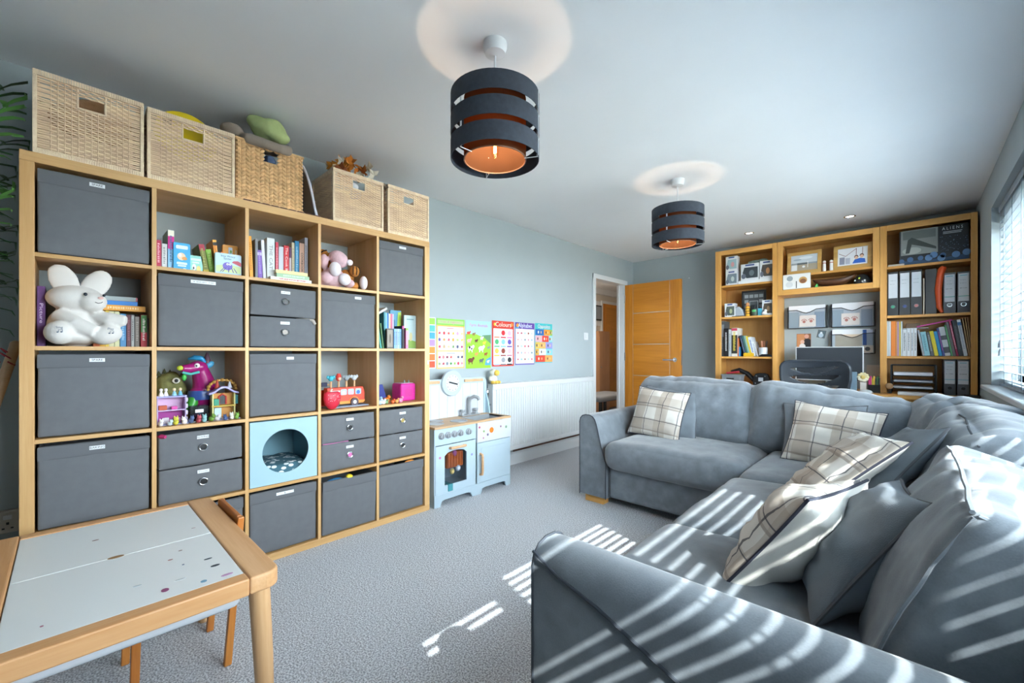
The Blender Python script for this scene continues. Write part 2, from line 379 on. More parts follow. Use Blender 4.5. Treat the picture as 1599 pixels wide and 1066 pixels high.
def blind(y0, y1, tilt, ladders, label, pull=True):
    t = thing('venetian_blind', label, 'blind', (RX+.062, y0, WZ0), group='white venetian blinds in the window')
    L = y1-y0; me = slat_mesh(L); me.materials.clear(); me.materials.append(SLAT)
    z = .045
    while z < WZ1-WZ0-.06: link('slat', me, t, (0, 0, z), (0, radians(tilt), 0)); z += PITCH
    top = WZ1-WZ0
    B().box(-.03, .03, 0, L, top-.05, top-.001).ob('headrail', t, SLAT, bevel=.003); B().box(-.026, .026, 0, L, .004, .022).ob('bottom_rail', t, SLAT, bevel=.004)
    c = B()
    for y in ladders:
        for x in (-.027, .027): B().tube([(x, y-y0, .02), (x, y-y0, top-.05)], .0022, 5).ob('ladder_cord', t, SLAT)
    if pull:
        p = B()
        for dy in (0, .014): p.tube([(-.032, L-.1+dy, .25+dy*4), (-.032, L-.1+dy, top-.05)], .0014, 5)
        p.ob('pull_cord', t, SLAT)
        for dy in (0, .014): B().lathe([(.004, .05), (.009, .03), (.011, 0)], 10, (-.032, L-.1+dy, .2+dy*4)).ob('cord_tassel', t, SLAT, True)
blind(WY0+.02, 1.77, -16, (.577, 1.05, 1.40), 'white venetian blind tilted open over the sofa arm', False)
blind(1.785, 3.08, 7, (2.0, 2.45, 2.9), 'white venetian blind between the sofa blind and the desk blind', False)
blind(3.095, WY1-.012, 7, (3.25, 3.55, 3.85, 4.15), 'white venetian blind with cord tassels beside the desk bookcase')

# ---------------------------------------------------------------- radiator, switch, sockets, downlights
rad = thing('radiator', 'white ribbed panel radiator on the wall under the posters', 'radiator', (.03, 2.584, .165), 90)
L, Hh = 1.614, .62; rb = B(); pr = []; n = 48
for i in range(n):
    u0 = .03+(L-.06)*i/n; du = (L-.06)/n
    pr += [(u0, -.062), (u0+du*.28, -.062), (u0+du*.42, -.07), (u0+du*.82, -.07), (u0+du*.96, -.062)]
poly = [(0.0, -.055), (.02, -.062)]+pr+[(L-.02, -.062), (L, -.055), (L, -.045), (0, -.045)]
rb.prism(poly, 'z', .045, Hh-.05).ob('front_panel', rad, WHITE, True)
B().box(0, L, -.068, -.045, 0, .046).ob('lower_rail', rad, WHITE, bevel=.008); B().box(0, L, -.068, -.045, Hh-.05, Hh-.005).ob('upper_rail', rad, WHITE, bevel=.008)
B().box(0, L, -.02, .0, 0.02, Hh-.01).ob('rear_panel', rad, WHITE, bevel=.005)
g = B()
for i in range(50): x = .01+i*(L-.03)/50; g.box(x, x+.018, -.062, -.004, Hh-.006, Hh)
g.box(0, L, -.066, -.058, Hh-.012, Hh+.001); g.box(0, L, -.008, 0, Hh-.012, Hh+.001); g.ob('top_grille', rad, WHITE)
for x in (-.002, L-.004): B().box(x, x+.006, -.064, 0, .01, Hh).ob('side_panel', rad, WHITE, bevel=.002)
v = B().lathe([(.012, 0), (.014, .02), (.017, .03), (.017, .075), (.01, .085)], 12, (-.045, -.035, .50)); v.tube([(-.045, -.035, .5), (-.045, -.035, .44), (0, -.035, .44)], .009, 8); v.ob('valve', rad, CHROME, True)
B().tube([(-.045, -.035, .44), (-.045, -.035, -.16)], .0075, 8).ob('pipe', rad, BLACK, True)
B().tube([(.3, -.03, -.02), (L, -.03, -.02)], .008, 8).ob('pipe', rad, mat('copper_pipe', '#5a3c32', .4, .4), True)
sw = thing('light_switch', 'white square light switch on the wall beside the door frame', 'switch', (0, 4.177, 1.253), 90)
B().box(-.043, .043, -.009, 0, -.043, .043).ob('plate', sw, WHITE, bevel=.004); B().box(-.012, .012, -.014, -.006, -.02, .02).ob('rocker', sw, WHITE, bevel=.003)
sk = thing('wall_socket', 'white double power socket low on the wall beside the shelf unit', 'socket', (0, -.21, .36), 90)
B().box(-.09, .09, -.035, 0, -.045, .045).ob('plate', sk, mat('aged_white', '#b9b2a8', .4), bevel=.004)
for x in (-.045, .045):
    p = B().box(x-.012, x+.012, -.04, -.03, .012, .03); p.ob('rocker', sk, WHITE, bevel=.002)
    q = B().box(x-.004, x+.004, -.0365, -.03, -.01, .0)
    for dx in (-.012, .012): q.box(x+dx-.004, x+dx+.004, -.0365, -.03, -.028, -.022)
    q.ob('pin_hole', sk, BLACK)
for i, (x, y) in enumerate(((1.554, 4.83), (2.361, 4.86), (.75, 4.83))):
    if i == 2: continue
    t = thing('downlight', ['recessed chrome ceiling downlight above the narrow bookcase column', 'recessed chrome ceiling downlight above the framed photographs'][i], 'downlight', (x, y, ZC), group='recessed ceiling downlights')
    B().lathe([(.044, 0), (.044, -.004), (.034, -.006), (.031, 0)], 24, cap=False).ob('bezel', t, CHROME, True)
    B().lathe([(.031, -.001), (.0005, -.0015)], 24, cap=False).ob('lamp_face', t, mat('lit_lamp', '#fff4e6', .5, emit=6))

# ---------------------------------------------------------------- pendants
NAVY = mat('charcoal_linen', '#333a45', .85, bump=(700, .25), var=(60, .12))
def translucent(name, c1, c2, f):
    m = bpy.data.materials.new(name); m.use_nodes = True; nt = m.node_tree; nt.nodes.remove(nt.nodes['Principled BSDF'])
    d = nt.nodes.new('ShaderNodeBsdfDiffuse'); d.inputs[0].default_value = lin(c1); t = nt.nodes.new('ShaderNodeBsdfTranslucent'); t.inputs[0].default_value = lin(c2)
    mx = nt.nodes.new('ShaderNodeMixShader'); mx.inputs[0].default_value = f
    nt.links.new(d.outputs[0], mx.inputs[1]); nt.links.new(t.outputs[0], mx.inputs[2]); nt.links.new(mx.outputs[0], nt.nodes['Material Output'].inputs[0]); return m
COPPER = mat('rose_copper_lining', '#7a5642', .55, .1)
BRONZE = translucent('bronze_mesh', '#4f3728', '#7d5232', .35)
BULBG = glass_mat('bulb_glass', '#fff2df', .1); FIL = mat('lamp_filament', '#ffb869', .5, emit=40)
def ring_shell(b, r, z0, z1, th=.0025, n=48): return b.lathe([(r, z0), (r, z1), (r-th, z1), (r-th, z0), (r, z0)], n, cap=False)
def pendant(x, y, label, ztop=2.08):
    t = thing('pendant_lamp', label, 'lamp', (x, y, ZC), group='banded drum pendants')
    B().lathe([(.047, 0), (.047, -.018), (.04, -.042), (.012, -.047), (.004, -.05)], 24).ob('ceiling_rose', t, WHITE, True)
    zt = ztop-ZC
    B().tube([(0, 0, -.045), (0, 0, zt-.10)], .0042, 8).ob('cord', t, WHITE, True)
    for k in range(3): ring_shell(B(), .175, zt-.07-.091*k, zt-.091*k).ob('shade_band', t, NAVY, True)
    h0, h1 = zt-.252, zt-.012
    ring_shell(B(), .123, h0, h1).ob('inner_shade', t, BRONZE, True); ring_shell(B(), .1238, h0-.001, h0+.003, .004).ob('rim_ring', t, COPPER, True)
    w = B()
    for k in range(3):
        a = 2*pi*k/3+.5
        for z in (zt-.001, zt-.091, zt-.182, zt-.25): w.tube([(.120*cos(a), .120*sin(a), z-.006), (.174*cos(a), .174*sin(a), z-.006)], .0016, 5)
        w.tube([(.016*cos(a), .016*sin(a), zt-.10), (.119*cos(a), .119*sin(a), h1-.002)], .0016, 5)
        w.box(.172*cos(a)-.004, .172*cos(a)+.004, .172*sin(a)-.001, .172*sin(a)+.001, zt-.252, zt)
    w.ob('wire_frame', t, WHITE)
    B().lathe([(.018, zt-.085), (.02, zt-.10), (.017, zt-.135)], 16).ob('lamp_holder', t, WHITE, True)
    B().lathe([(.012, zt-.135), (.015, zt-.15), (.015, zt-.225), (.008, zt-.24), (.0005, zt-.243)], 16, cap=False).ob('bulb', t, BULBG, True)
    B().tube([(.004, 0, zt-.145), (.005, 0, zt-.222), (-.005, 0, zt-.222), (-.004, 0, zt-.145)], .0018, 6).ob('filament', t, FIL)
    ld = bpy.data.lights.new('pendant_light', 'POINT'); lo = bpy.data.objects.new('pendant_light', ld); C.objects.link(lo); lo.parent = t; lo.location = (0, 0, zt-.15)
    ld.energy = 6.5; ld.color = (1.0, .76, .56); ld.shadow_soft_size = .012
pendant(1.567, 1.173, 'charcoal banded drum pendant lamp above the open carpet near the cube shelves')
pendant(1.557, 2.995, 'charcoal banded drum pendant lamp above the sofa by the open oak door', 2.085)
# ---------------------------------------------------------------- cube shelf unit
KX, KY = .393, -.117
def zfl(r): return 1.815-.038-r*.351-.335
def at(c, r, u, d, dz=0.): return (KX-d, KY+.038+c*.351+u, zfl(r)+dz)
unit = thing('cube_shelf_unit', 'large oak-effect shelf unit of twenty-five open cubes holding bins, books and toys', 'shelf unit', (KX-.39, KY, 0), 90)
W = 1.815
B().box(0, W, -.39, 0, W-.038, W).ob('top_panel', unit, OAKX, bevel=.0015); B().box(0, W, -.39, 0, 0, .038).ob('bottom_panel', unit, OAKX, bevel=.0015)
for x in (0, W-.038): B().box(x, x+.038, -.39, 0, .038, W-.038).ob('side_panel', unit, OAKZ, bevel=.0015)
for k in range(4):
    x = .038+(k+1)*.335+k*.016
    B().box(x, x+.016, -.389, 0, .038, W-.038).ob('divider', unit, OAKZ, bevel=.001)
_sh = {}
for r in range(4):
    for c in range(5):
        x = .038+c*.351; z = W-.038-(r+1)*.335-r*.016-.016
        B().box(x, x+.335, -.389, 0, z, z+.016).ob('shelf', unit, OAKX, bevel=.001)

FAB = mat('grey_bin_fabric', '#696b6f', .9, bump=(900, .2), var=(25, .05), stretch=(1, 1, 1)); FABIN = mat('bin_lining', '#3a3c41', .95); HEM = mat('grey_bin_hem', '#65676b', .9, bump=(900, .2))
CARD = mat('white_card', '#e6e9ec', .6); INK = mat('dark_ink', '#33383f', .7); PENCIL = mat('faint_ink', '#8b949d', .7)
def scribble(parent, x0, x1, z, y, h=.004, seed=0, m=None):
    """illegible handwriting: short dark strokes"""
    rnd = random.Random(seed); b = B(); x = x0
    while x < x1:
        w = rnd.uniform(.002, .006); hh = h*rnd.uniform(.35, 1)
        b.box(x, min(x1, x+w*.55), y-.0003, y, z-hh/2, z+hh/2); x += w+(.004 if rnd.random() < .15 else 0)
    return b.ob('handwriting', parent, m or PENCIL)
def labelstrip(t, w, x, z, y, txt, seed, h=.0145):
    ls = B().box(x-w/2, x+w/2, y-.0008, y, z-h/2, z+h/2).ob('label_strip', t, CARD, rot=(0, 0, 0))
    if txt: text(txt, .012, ls, (x, y-.001, z), INK)
    else: scribble(ls, x-w*.4, x+w*.4, z, y-.0008, .006, seed)
def fabric_bin(c, r, label, txt='', d=.012, w=.322, h=.315, lw=.045, lx=0, lean=0., rz=0., seed=0, strip=True, u=.1675):
    t = thing('storage_bin', label, 'storage bin', at(c, r, u, d, .005), 90+rz, 'grey fabric bins in the cube shelves')
    if lean: t.rotation_euler = Euler((radians(lean), 0, radians(90+rz)))
    soft((w, .014, h), .006, (0, .006, 0), 14, .002, 9, seed=seed, M=TR((0, .007, h/2))).ob('front_panel', t, FAB, True)
    for sx in (-1, 1): B().box(sx*(w/2-.004)-.003, sx*(w/2-.004)+.003, .008, .355, .002, h-.006).ob('side_wall', t, FAB, bevel=.002)
    B().box(-w/2+.006, w/2-.006, .348, .354, .002, h-.006).ob('rear_wall', t, FAB); B().box(-w/2+.006, w/2-.006, .01, .35, .002, .008).ob('base', t, FABIN)
    b = soft((w+.001, .005, .052), .002, (0, .001, 0), 16, .0015, 9, seed=seed+3, M=TR((0, -.002, h-.027))); b.ob('hem', t, HEM, True)
    if strip: labelstrip(t, lw, lx, h-.0235, -.0072, txt, seed)
    return t
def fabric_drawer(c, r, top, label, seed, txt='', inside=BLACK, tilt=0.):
    t = thing('fabric_drawer', label, 'drawer', at(c, r, .1675, .014, .163 if top else .004), 90, 'grey fabric drawers with ring pulls')
    if tilt: t.rotation_euler = Euler((0, radians(tilt), radians(90)))
    w, h = .318, .153
    soft((w, .012, h), .005, (0, .005, 0), 14, .003, 8, seed=seed, M=TR((0, .006, h/2))).ob('front_panel', t, FAB, True)
    for sx in (-1, 1): B().box(sx*(w/2-.003)-.003, sx*(w/2-.003)+.003, .008, .35, .002, h-.008).ob('side_wall', t, FAB, bevel=.002)
    B().box(-w/2+.006, w/2-.006, .344, .35, .002, h-.008).ob('rear_wall', t, FAB); B().box(-w/2+.006, w/2-.006, .01, .35, .001, .006).ob('base', t, FABIN)
    pts = [(.0155*cos(2*pi*k/20), -.0105, .0155*sin(2*pi*k/20)+.078) for k in range(20)]
    rg = B().tube(pts, .0036, 8, True).ob('ring_pull', t, CHROME, True, label='chrome ring pull')
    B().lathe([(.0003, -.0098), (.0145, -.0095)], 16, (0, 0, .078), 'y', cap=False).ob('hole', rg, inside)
    labelstrip(t, .045, 0.0, h-.028, -.0085, txt, seed)
    return t
fabric_bin(0, 0, 'grey fabric storage bin marked SPARE under the basket of stuffed toys', 'SPARE', seed=1)
fabric_bin(4, 0, 'grey fabric storage bin under the smallest closed wicker basket', seed=2, lw=.05)
fabric_bin(1, 1, 'grey fabric storage bin with a long label under the picture books', seed=3, lw=.095, h=.318)
fabric_bin(3, 1, 'grey fabric storage bin under the pink soft toy with bits poking out', seed=4, lw=.04, lx=.05)
fabric_bin(0, 2, 'grey fabric storage bin marked SPARE under the white rabbit', 'SPARE', seed=5, rz=-1.2)
fabric_bin(2, 2, 'grey fabric storage bin between the two stacked drawers and the pale blue cat cube', seed=6, lw=.036, lx=.025)
fabric_bin(0, 3, 'grey fabric storage bin marked BAKING behind the play table', 'BAKING', seed=7)
fabric_bin(0, 4, 'grey fabric storage bin in the bottom cube hidden behind the play table', seed=8, strip=False)
fabric_bin(1, 4, 'grey fabric storage bin behind the wooden chair back', seed=9, strip=False)
fabric_bin(2, 4, 'grey fabric storage bin with an ampersand label under the pale blue cat cube', '···· & ·····', seed=10, lw=.085)
t = fabric_bin(3, 4, 'grey fabric storage bin tipped forward with a yellow toy inside', seed=11, strip=False, d=.004, lean=2, h=.30)
fabric_bin(4, 4, 'grey fabric storage bin in the bottom cube beside the toy kitchen', seed=12, strip=False, h=.31)
for args in ((2, 1, 1, 'grey fabric drawer with ring pull under the cookbooks', 20, '', BLACK, 1.2), (2, 1, 0, 'grey fabric drawer with a beige ribbon spilling from its corner', 21, '', mat('beige_cloth', '#b9b0a8', .9), 0),
             (1, 3, 1, 'grey fabric drawer marked SEWING under the toy figures', 22, 'SEWING', BLACK, -.8), (1, 3, 0, 'grey fabric drawer below the one marked SEWING', 23, '', BLACK, 0),
             (3, 3, 1, 'grey fabric drawer with ring pull under the red toy bus', 24, '', BLACK, 0), (3, 3, 0, 'grey fabric drawer with pink things showing through its ring', 25, '', col('#c46aa0'), 0),
             (4, 3, 1, 'grey fabric drawer with a golden toy showing through its ring', 26, '', col('#a8924f'), 0), (4, 3, 0, 'grey fabric drawer between the golden-ring drawer and the bottom bin', 27, '', BLACK, 0)):
    fabric_drawer(*args)
# odds and ends poking out of bins and drawers
def bits(name, label, cat, c, r, u, d, dz, m, pts, rad):
    o = B().tube(pts, rad, 8).ob(name, None, m, True); o.location = at(c, r, u, d, dz); o.rotation_euler = (0, 0, radians(90)); return tag(o, label, cat)
bits('ribbon', 'beige ribbon hanging out of the lower drawer under the cookbooks', 'ribbon', 2, 1, .30, .016, .142, mat('beige_cloth', '#b9b0a8', .9), [(-.06, .04, .014), (-.02, .02, .012), (.012, .0, .008), (.020, -.01, -.012)], [.004, .009, .010, .008])
bits('pink_scarf', 'bright pink fabric edge sticking out of the drawer below the bus', 'fabric', 3, 3, .1, .02, .156, col('#d67ab0', .8), [(-.08, .01, .002), (-.02, .004, .003), (.07, .01, .002)], [.004, .006, .003])
bits('magenta_doll', 'magenta soft toy poking over the corner of the SEWING drawer', 'soft toy', 1, 3, .018, .006, .305, col('#b8326f', .9), [(-.005, .03, .0), (.0, .008, .004), (.012, -.006, .002)], [.008, .01, .007])
o = B().ell((0, 0, 0), (.03, .02, .016), 14).ell((.014, -.012, .006), .014, 12).ob('toy_duck', None, col('#e7cf32', .5), True); o.location = at(3, 4, .17, .02, .30); tag(o, 'small yellow toy lying on top of the tipped grey bin', 'toy')
o = B().ell((0, 0, 0), (.02, .05, .018), 14).ob('toy_ball', None, col('#2f77a8', .6), True); o.location = at(3, 4, .09, .03, .29); tag(o, 'blue soft toy edge showing at the top of the tipped grey bin', 'toy')
for k, (h, u, s) in enumerate((('#e08a34', .235, .012), ('#5b4a8c', .10, .009), ('#c9b04e', .062, .006))):
    c_, r_, z_ = ((4, 4, .312), (4, 4, .306), (3, 1, .318))[k]
    o = B().ell((0, 0, 0), (s, s*3, s*.8), 12).ob('toy_block', None, col(h), True); o.location = at(c_, r_, u, .03, z_)
    tag(o, ['orange toy peeping over the rim of the bottom bin beside the kitchen', 'purple toy peeping over the rim of the bottom bin beside the kitchen', 'yellow toy peeping over the bin under the pink soft toy'][k], 'toy')

# pale blue cat cube
cc = thing('cat_cube', 'pale blue felt cat cube with a round entrance and leaf-print cushion', 'pet bed', at(2, 3, .1675, .004, .002), 90); cc.scale = (.98, 1, .98)
PB = mat('pale_blue_felt', '#a3c2cd', .9, bump=(500, .15))
b = B(); n = 40; hw, hh, rr = .166, .166, .115; cx, cz = .005, .165
def sq(a):
    k = max(abs(cos(a)), abs(sin(a))); return (hw*cos(a)/k, hh*sin(a)/k+.166)
vs = []; fs = []
for y in (.0, .008):
    for k in range(n): a = 2*pi*k/n+pi/n*0; vs.append((sq(a)[0], y, sq(a)[1]))
    for k in range(n): a = 2*pi*k/n; vs.append((cx+rr*cos(a), y, cz+rr*sin(a)))
for k in range(n):
    j = (k+1) % n
    fs += [(k, j, n+j, n+k), (2*n+k, 2*n+j, 3*n+j, 3*n+k), (n+k, n+j, 3*n+j, 3*n+k), (k, j, 2*n+j, 2*n+k)]
b.add(vs, fs).ob('front_panel', cc, PB)
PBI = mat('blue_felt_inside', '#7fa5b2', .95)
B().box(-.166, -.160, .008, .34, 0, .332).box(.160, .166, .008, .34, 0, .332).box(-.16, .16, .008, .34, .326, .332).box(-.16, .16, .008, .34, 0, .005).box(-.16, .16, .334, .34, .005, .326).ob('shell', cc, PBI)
def leafprint():
    n = NB('leaf_print', .9); v = n.nt.nodes.new('ShaderNodeTexVoronoi'); v.inputs['Scale'].default_value = 42; v.inputs['Randomness'].default_value = .75
    mp = n.nt.nodes.new('ShaderNodeMapping'); mp.inputs['Scale'].default_value = (.65, 1, 1); mp.inputs['Rotation'].default_value = (0, 0, .6); n.nt.links.new(n.co, mp.inputs[0]); n.nt.links.new(mp.outputs[0], v.inputs['Vector'])
    return n.out(n.mix(n.op('LESS_THAN', v.outputs['Distance'], .36), '#3f6675', '#d9e4e6'))
soft((.30, .30, .07), .03, (0, 0, .012), 16, .008, 12, seed=4, M=TR((0, .165, .053))).ob('cushion', cc, leafprint(), True)

# ---------------------------------------------------------------- wicker baskets on top
WICK = mat('wicker', '#f8d2ae', .6, bump=(350, .3), var=(30, .2), stretch=(.25, .25, 1.6)); WICKP = mat('wicker_pale', '#fbdcbc', .6, bump=(350, .3), var=(40, .15))
HYA = mat('water_hyacinth', '#eebd88', .7, bump=(300, .5), var=(35, .25)); STRAP = mat('brown_leather', '#5b3629', .6)
def ribbon(b, pts, hh, th):
    """a flat strand with thickness, following pts (x,y,z)"""
    vs = []; m = len(pts)
    for p in pts: vs += [(p[0], p[1]-th, p[2]-hh), (p[0], p[1]-th, p[2]+hh), (p[0], p[1]+th, p[2]+hh), (p[0], p[1]+th, p[2]-hh)]
    fs = [(i*4+k, i*4+(k+1) % 4, i*4+4+(k+1) % 4, i*4+4+k) for i in range(m-1) for k in range(4)]
    b.add(vs, fs)
def weave(L, H, slot=None, rows=30, cols=12, amp=.003, loose=True):
    """one woven panel in the xz plane (front -y): strands going over and under upright canes"""
    b = B(); e = .045 if loose else .012
    stakes = [e+(L-2*e)*i/cols for i in range(cols+1)]
    for i, x in enumerate(stakes): b.tube([(x, 0, .012), (x, 0, H-.012)] if not (slot and abs(x-L/2) < slot[0]/2) else [(x, 0, .012), (x, 0, slot[1])], .0022, 5)
    rnd = random.Random(int(L*1000)+rows)
    for r in range(rows):
        z = .016+(H-.032)*(r+.5)/rows; hh = (H-.032)/rows*.44; sg = 1 if r % 2 else -1
        pts = [(.004, 0, z)]
        for i, x in enumerate(stakes): pts.append((x, sg*amp*(1 if i % 2 else -1)+rnd.uniform(-.0005, .0005), z+rnd.uniform(-.0006, .0006)))
        pts.append((L-.004, 0, z))
        if loose:
            pts[0] = (.004, 0, z); hh2 = hh
        if slot and slot[1] < z < slot[2]:
            a = [p for p in pts if p[0] < L/2-slot[0]/2]+[(L/2-slot[0]/2, 0, z)]; c_ = [(L/2+slot[0]/2, 0, z)]+[p for p in pts if p[0] > L/2+slot[0]/2]
            ribbon(b, a, hh, .0014); ribbon(b, c_, hh, .0014)
        else: ribbon(b, pts, hh if not loose else hh*.80, .0014)
    return b
def basket(y0, y1, label, depth=.30, h=.305, rows=32, seed=0, x=.385, slot=(.08, .215, .262), rz=0):
    L = y1-y0; t = thing('wicker_basket', label, 'basket', (x, y0, 1.815), 90+rz, 'wicker baskets along the top of the cube shelves')
    def pan(name, me_b, M): me_b.xf(M); o = me_b.ob(name, t, WICK); o['kind'] = 'stuff'
    pan('woven_front', weave(L, h, slot, rows), Matrix.Translation((0, .006, 0)))
    pan('woven_side', weave(depth, h, None, rows, 10), TR((.006, depth, 0), (0, 0, -90))); pan('woven_side', weave(depth, h, None, rows, 10), TR((L-.006, 0, 0), (0, 0, 90)))
    B().box(.008, L-.008, depth-.012, depth-.006, .01, h-.01).ob('woven_back', t, WICK); B().box(.01, L-.01, .01, depth-.01, .004, .012).ob('base', t, WICK)
    for cx in (.006, L-.006):
        for cy in (.006, depth-.006): B().box(cx-.008 if cx < L/2 else cx-.004, cx+.004 if cx < L/2 else cx+.008, cy-.008, cy+.008, 0, h).ob('corner_post', t, WICKP, bevel=.002)
    for nm, zz in (('rim', h-.008), ('foot_band', .009)):
        q = B(); n = int(L/.007)
        for i in range(n): q.box(L*i/n+.0004, L*(i+1)/n-.0004, -.004, .014, zz-.01, zz+.01)
        n2 = int(depth/.007)
        for X in (-.002, L-.014):
            for i in range(n2): q.box(X, X+.016, depth*i/n2+.0004, depth*(i+1)/n2-.0004, zz-.01, zz+.01)
        q.box(0, L, depth-.014, depth, zz-.01, zz+.01); o = q.ob(nm, t, WICKP); o['kind'] = 'stuff'
    if slot:
        q = B(); u0, u1 = L/2-slot[0]/2, L/2+slot[0]/2; q.tube([(u0, .006, slot[1]), (u1, .006, slot[1])], .005, 6).tube([(u0, .006, slot[1]), (u0, .006, h-.01)], .004, 6).tube([(u1, .006, slot[1]), (u1, .006, h-.01)], .004, 6); q.ob('handle_edge', t, WICKP, True)
    return t
basket(-.083, .229, 'tall wicker basket of tan stuffed toys beside the palm', seed=1, h=.312)
basket(.243, .563, 'wicker basket holding a bright yellow plate', seed=2)
basket(1.045, 1.356, 'wicker basket heaped with autumn leaves', seed=4, rows=40, h=.30)
basket(1.39, 1.696, 'wicker basket with an empty handle hole above the toy kitchen end of the shelves', seed=5, rows=40)
# water-hyacinth basket: chunky herringbone weave
t = thing('hyacinth_basket', 'chunky plaited water-hyacinth basket under the green fleece', 'basket', (.385, .571, 1.815), 90)
def hyac(L, H, slot=None):
    b = B(); rows, cols = 15, 15
    for r in range(rows):
        for c in range(cols):
            x = L*(c+.5)/cols; z = .006+(H-.012)*(r+.5)/rows; 
            if slot and abs(x-L/2) < slot[0]/2 and slot[1] < z < slot[2]: continue
            b.ell((x, 0, z), (L/cols*.72, .0055, (H/rows)*.42), 6, (0, (-.62 if c % 2 else .62), 0))
    return b
for nm, M, LL, sl in (('plaited_front', Matrix.Translation((0, .007, 0)), .31, (.075, .225, .27)), ('plaited_side', TR((.007, .3, 0), (0, 0, -90)), .3, None), ('plaited_side', TR((.303, 0, 0), (0, 0, 90)), .3, None)):
    o = hyac(LL, .305, sl).xf(M).ob(nm, t, HYA, True); o['kind'] = 'stuff'
B().box(.008, .302, .29, .296, .004, .3).box(.008, .302, .012, .29, .004, .01).ob('back_panel', t, HYA)
B().box(.008, .11, .011, .014, .004, .3).box(.2, .302, .011, .014, .004, .3).box(.11, .2, .011, .014, .004, .225).ob('inner_frame', t, HYA)
for z, nm in ((.298, 'rim'), (.006, 'foot_band')): B().tube([(0, .004, z), (.31, .004, z), (.31, .298, z), (0, .298, z)], .008, 6, True).ob(nm, t, HYA, True)
o = B(); 
for k in range(9): o.box(.02+k*.042, .052+k*.042, -.004, .03, 0, .006)
o = o.box(.02, .392, .0, .028, .001, .005).ob('xylophone_base', None, STRAP, bevel=.001); o.location = (.3885, .58, 1.8151); o.rotation_euler = (0, 0, radians(90)); tag(o, 'flat brown notched strip lying under the plaited basket', 'strip')
# leaning white-rimmed board between baskets
tb = thing('lap_tray', 'thin round-topped white-rimmed board leaning between two baskets', 'board', (.385, .91, 1.817), 0)
pl = [(0, 0), (-.30, 0), (-.30, .20)]+[(-.30+.17*(1-cos(a)), .20+.10*sin(a)) for a in [k*pi/2/6 for k in range(1, 7)]]+[(-.10+.09*sin(a), .30-.25*(1-cos(a))) for a in [k*pi/2/8 for k in range(1, 9)]]
M_ = Matrix.Translation((0, .045, 0)) @ Euler((radians(10), 0, 0)).to_matrix().to_4x4()
B().prism(pl, 'y', -.005, .005).xf(M_).ob('panel', tb, mat('grey_board', '#8f8c8d', .6)); B().tube([(p[0], 0, p[1]) for p in pl], .007, 8, True).xf(M_).ob('rim', tb, mat('lilac_white', '#d5d3de', .5), True)

# things in and on the baskets
def remesh(o, vox): md = o.modifiers.new('remesh', 'REMESH'); md.mode = 'VOXEL'; md.voxel_size = vox; md.use_smooth_shade = True; return o
TAN = mat('tan_plush', '#c0895c', .95, bump=(400, .4)); 
for k, (y, x, z, s) in enumerate(((.02, .31, 2.0, (.07, .06, .06)), (.115, .32, 2.0, (.075, .06, .065)), (.10, .22, 2.085, (.10, .07, .055)))):
    o = remesh(B().ell((0, 0, 0), s, 16).ell((s[0]*.6, 0, s[2]*.5), [q*.55 for q in s], 14).ell((-s[0]*.5, .02, s[2]*.6), [q*.4 for q in s], 12).ob('stuffed_toy', None, TAN if k < 2 else mat('apricot_plush', '#dca87a', .95, bump=(400, .4))), .008)
    o.location = (x, y, z); o.rotation_euler = (0, 0, radians(90)); tag(o, ['tan stuffed toy seen through the handle hole of the tall basket', 'brown stuffed toy beside the hole edge inside the tall basket', 'apricot stuffed toy rising above the rim of the tall basket'][k], 'soft toy')
pl_ = B().lathe([(.001, .0), (.075, .002), (.118, .022), (.121, .022), (.08, -.003), (.001, -.004)], 32, cap=False).ob('plate', None, col('#e3c60f', .35), True); pl_.location = (.31, .385, 2.06); pl_.rotation_euler = (0, radians(78), 0); tag(pl_, 'bright yellow plastic plate standing in a wicker basket', 'plate')
for k, (y, z) in enumerate(((.25, 2.12), (.305, 2.13))):
    o = B().prism([(0, -.05), (.02, -.05), (.032, .02), (.012, .008), (.008, .03), (-.006, .006)], 'x', -.004, .004).ob('toy_feather', None, BLACK); o.location = (.33, y, z-.01); tag(o, ['black spiky toy tip above the basket corner', 'black feathered toy tip beside the yellow plate'][k], 'toy')
# folded fleece and a beige blanket heaped on the plaited basket
GRN = mat('pale_green_fleece', '#b9c98a', .9, var=(30, .06), bump=(300, .3)); BEI = mat('beige_blanket', '#9d9084', .95, bump=(500, .5))
o = remesh(B().ell((0, 0, .03), (.085, .08, .055), 20).ell((.03, -.03, .0), (.06, .05, .035), 18).ell((-.05, .01, .06), (.05, .05, .03), 16).noise(.012, 16, 7).ob('green_fleece', None, GRN), .006)
o.location = (.33, .735, 2.195); o.rotation_euler = (0, 0, radians(90)); tag(o, 'bundled pale green fleece on top of the plaited basket', 'blanket')
o = remesh(B().tube([(-.11, .0, .0), (-.09, -.055, -.015), (-.03, -.085, -.03), (.04, -.085, -.03), (.09, -.05, -.012), (.10, .02, .0), (.05, .08, .01), (-.05, .08, .01)], [.026, .026, .024, .024, .024, .026, .026, .026], 10, True).ell((-.15, .0, .02), (.05, .05, .035), 14).noise(.008, 24, 2).ob('beige_blanket', None, BEI), .006)
o.location = (.33, .715, 2.14); o.rotation_euler = (0, 0, radians(90)); tag(o, 'crumpled beige blanket around the pale green fleece', 'blanket')
o = B().ell((0, 0, 0), (.05, .03, .03), 14).noise(.012, 30, 1).ob('blue_cloth', None, col('#4d5f80', .9), True); o.location = (.335, .726, 2.055); tag(o, 'blue cloth seen through the handle hole of the plaited basket', 'cloth')
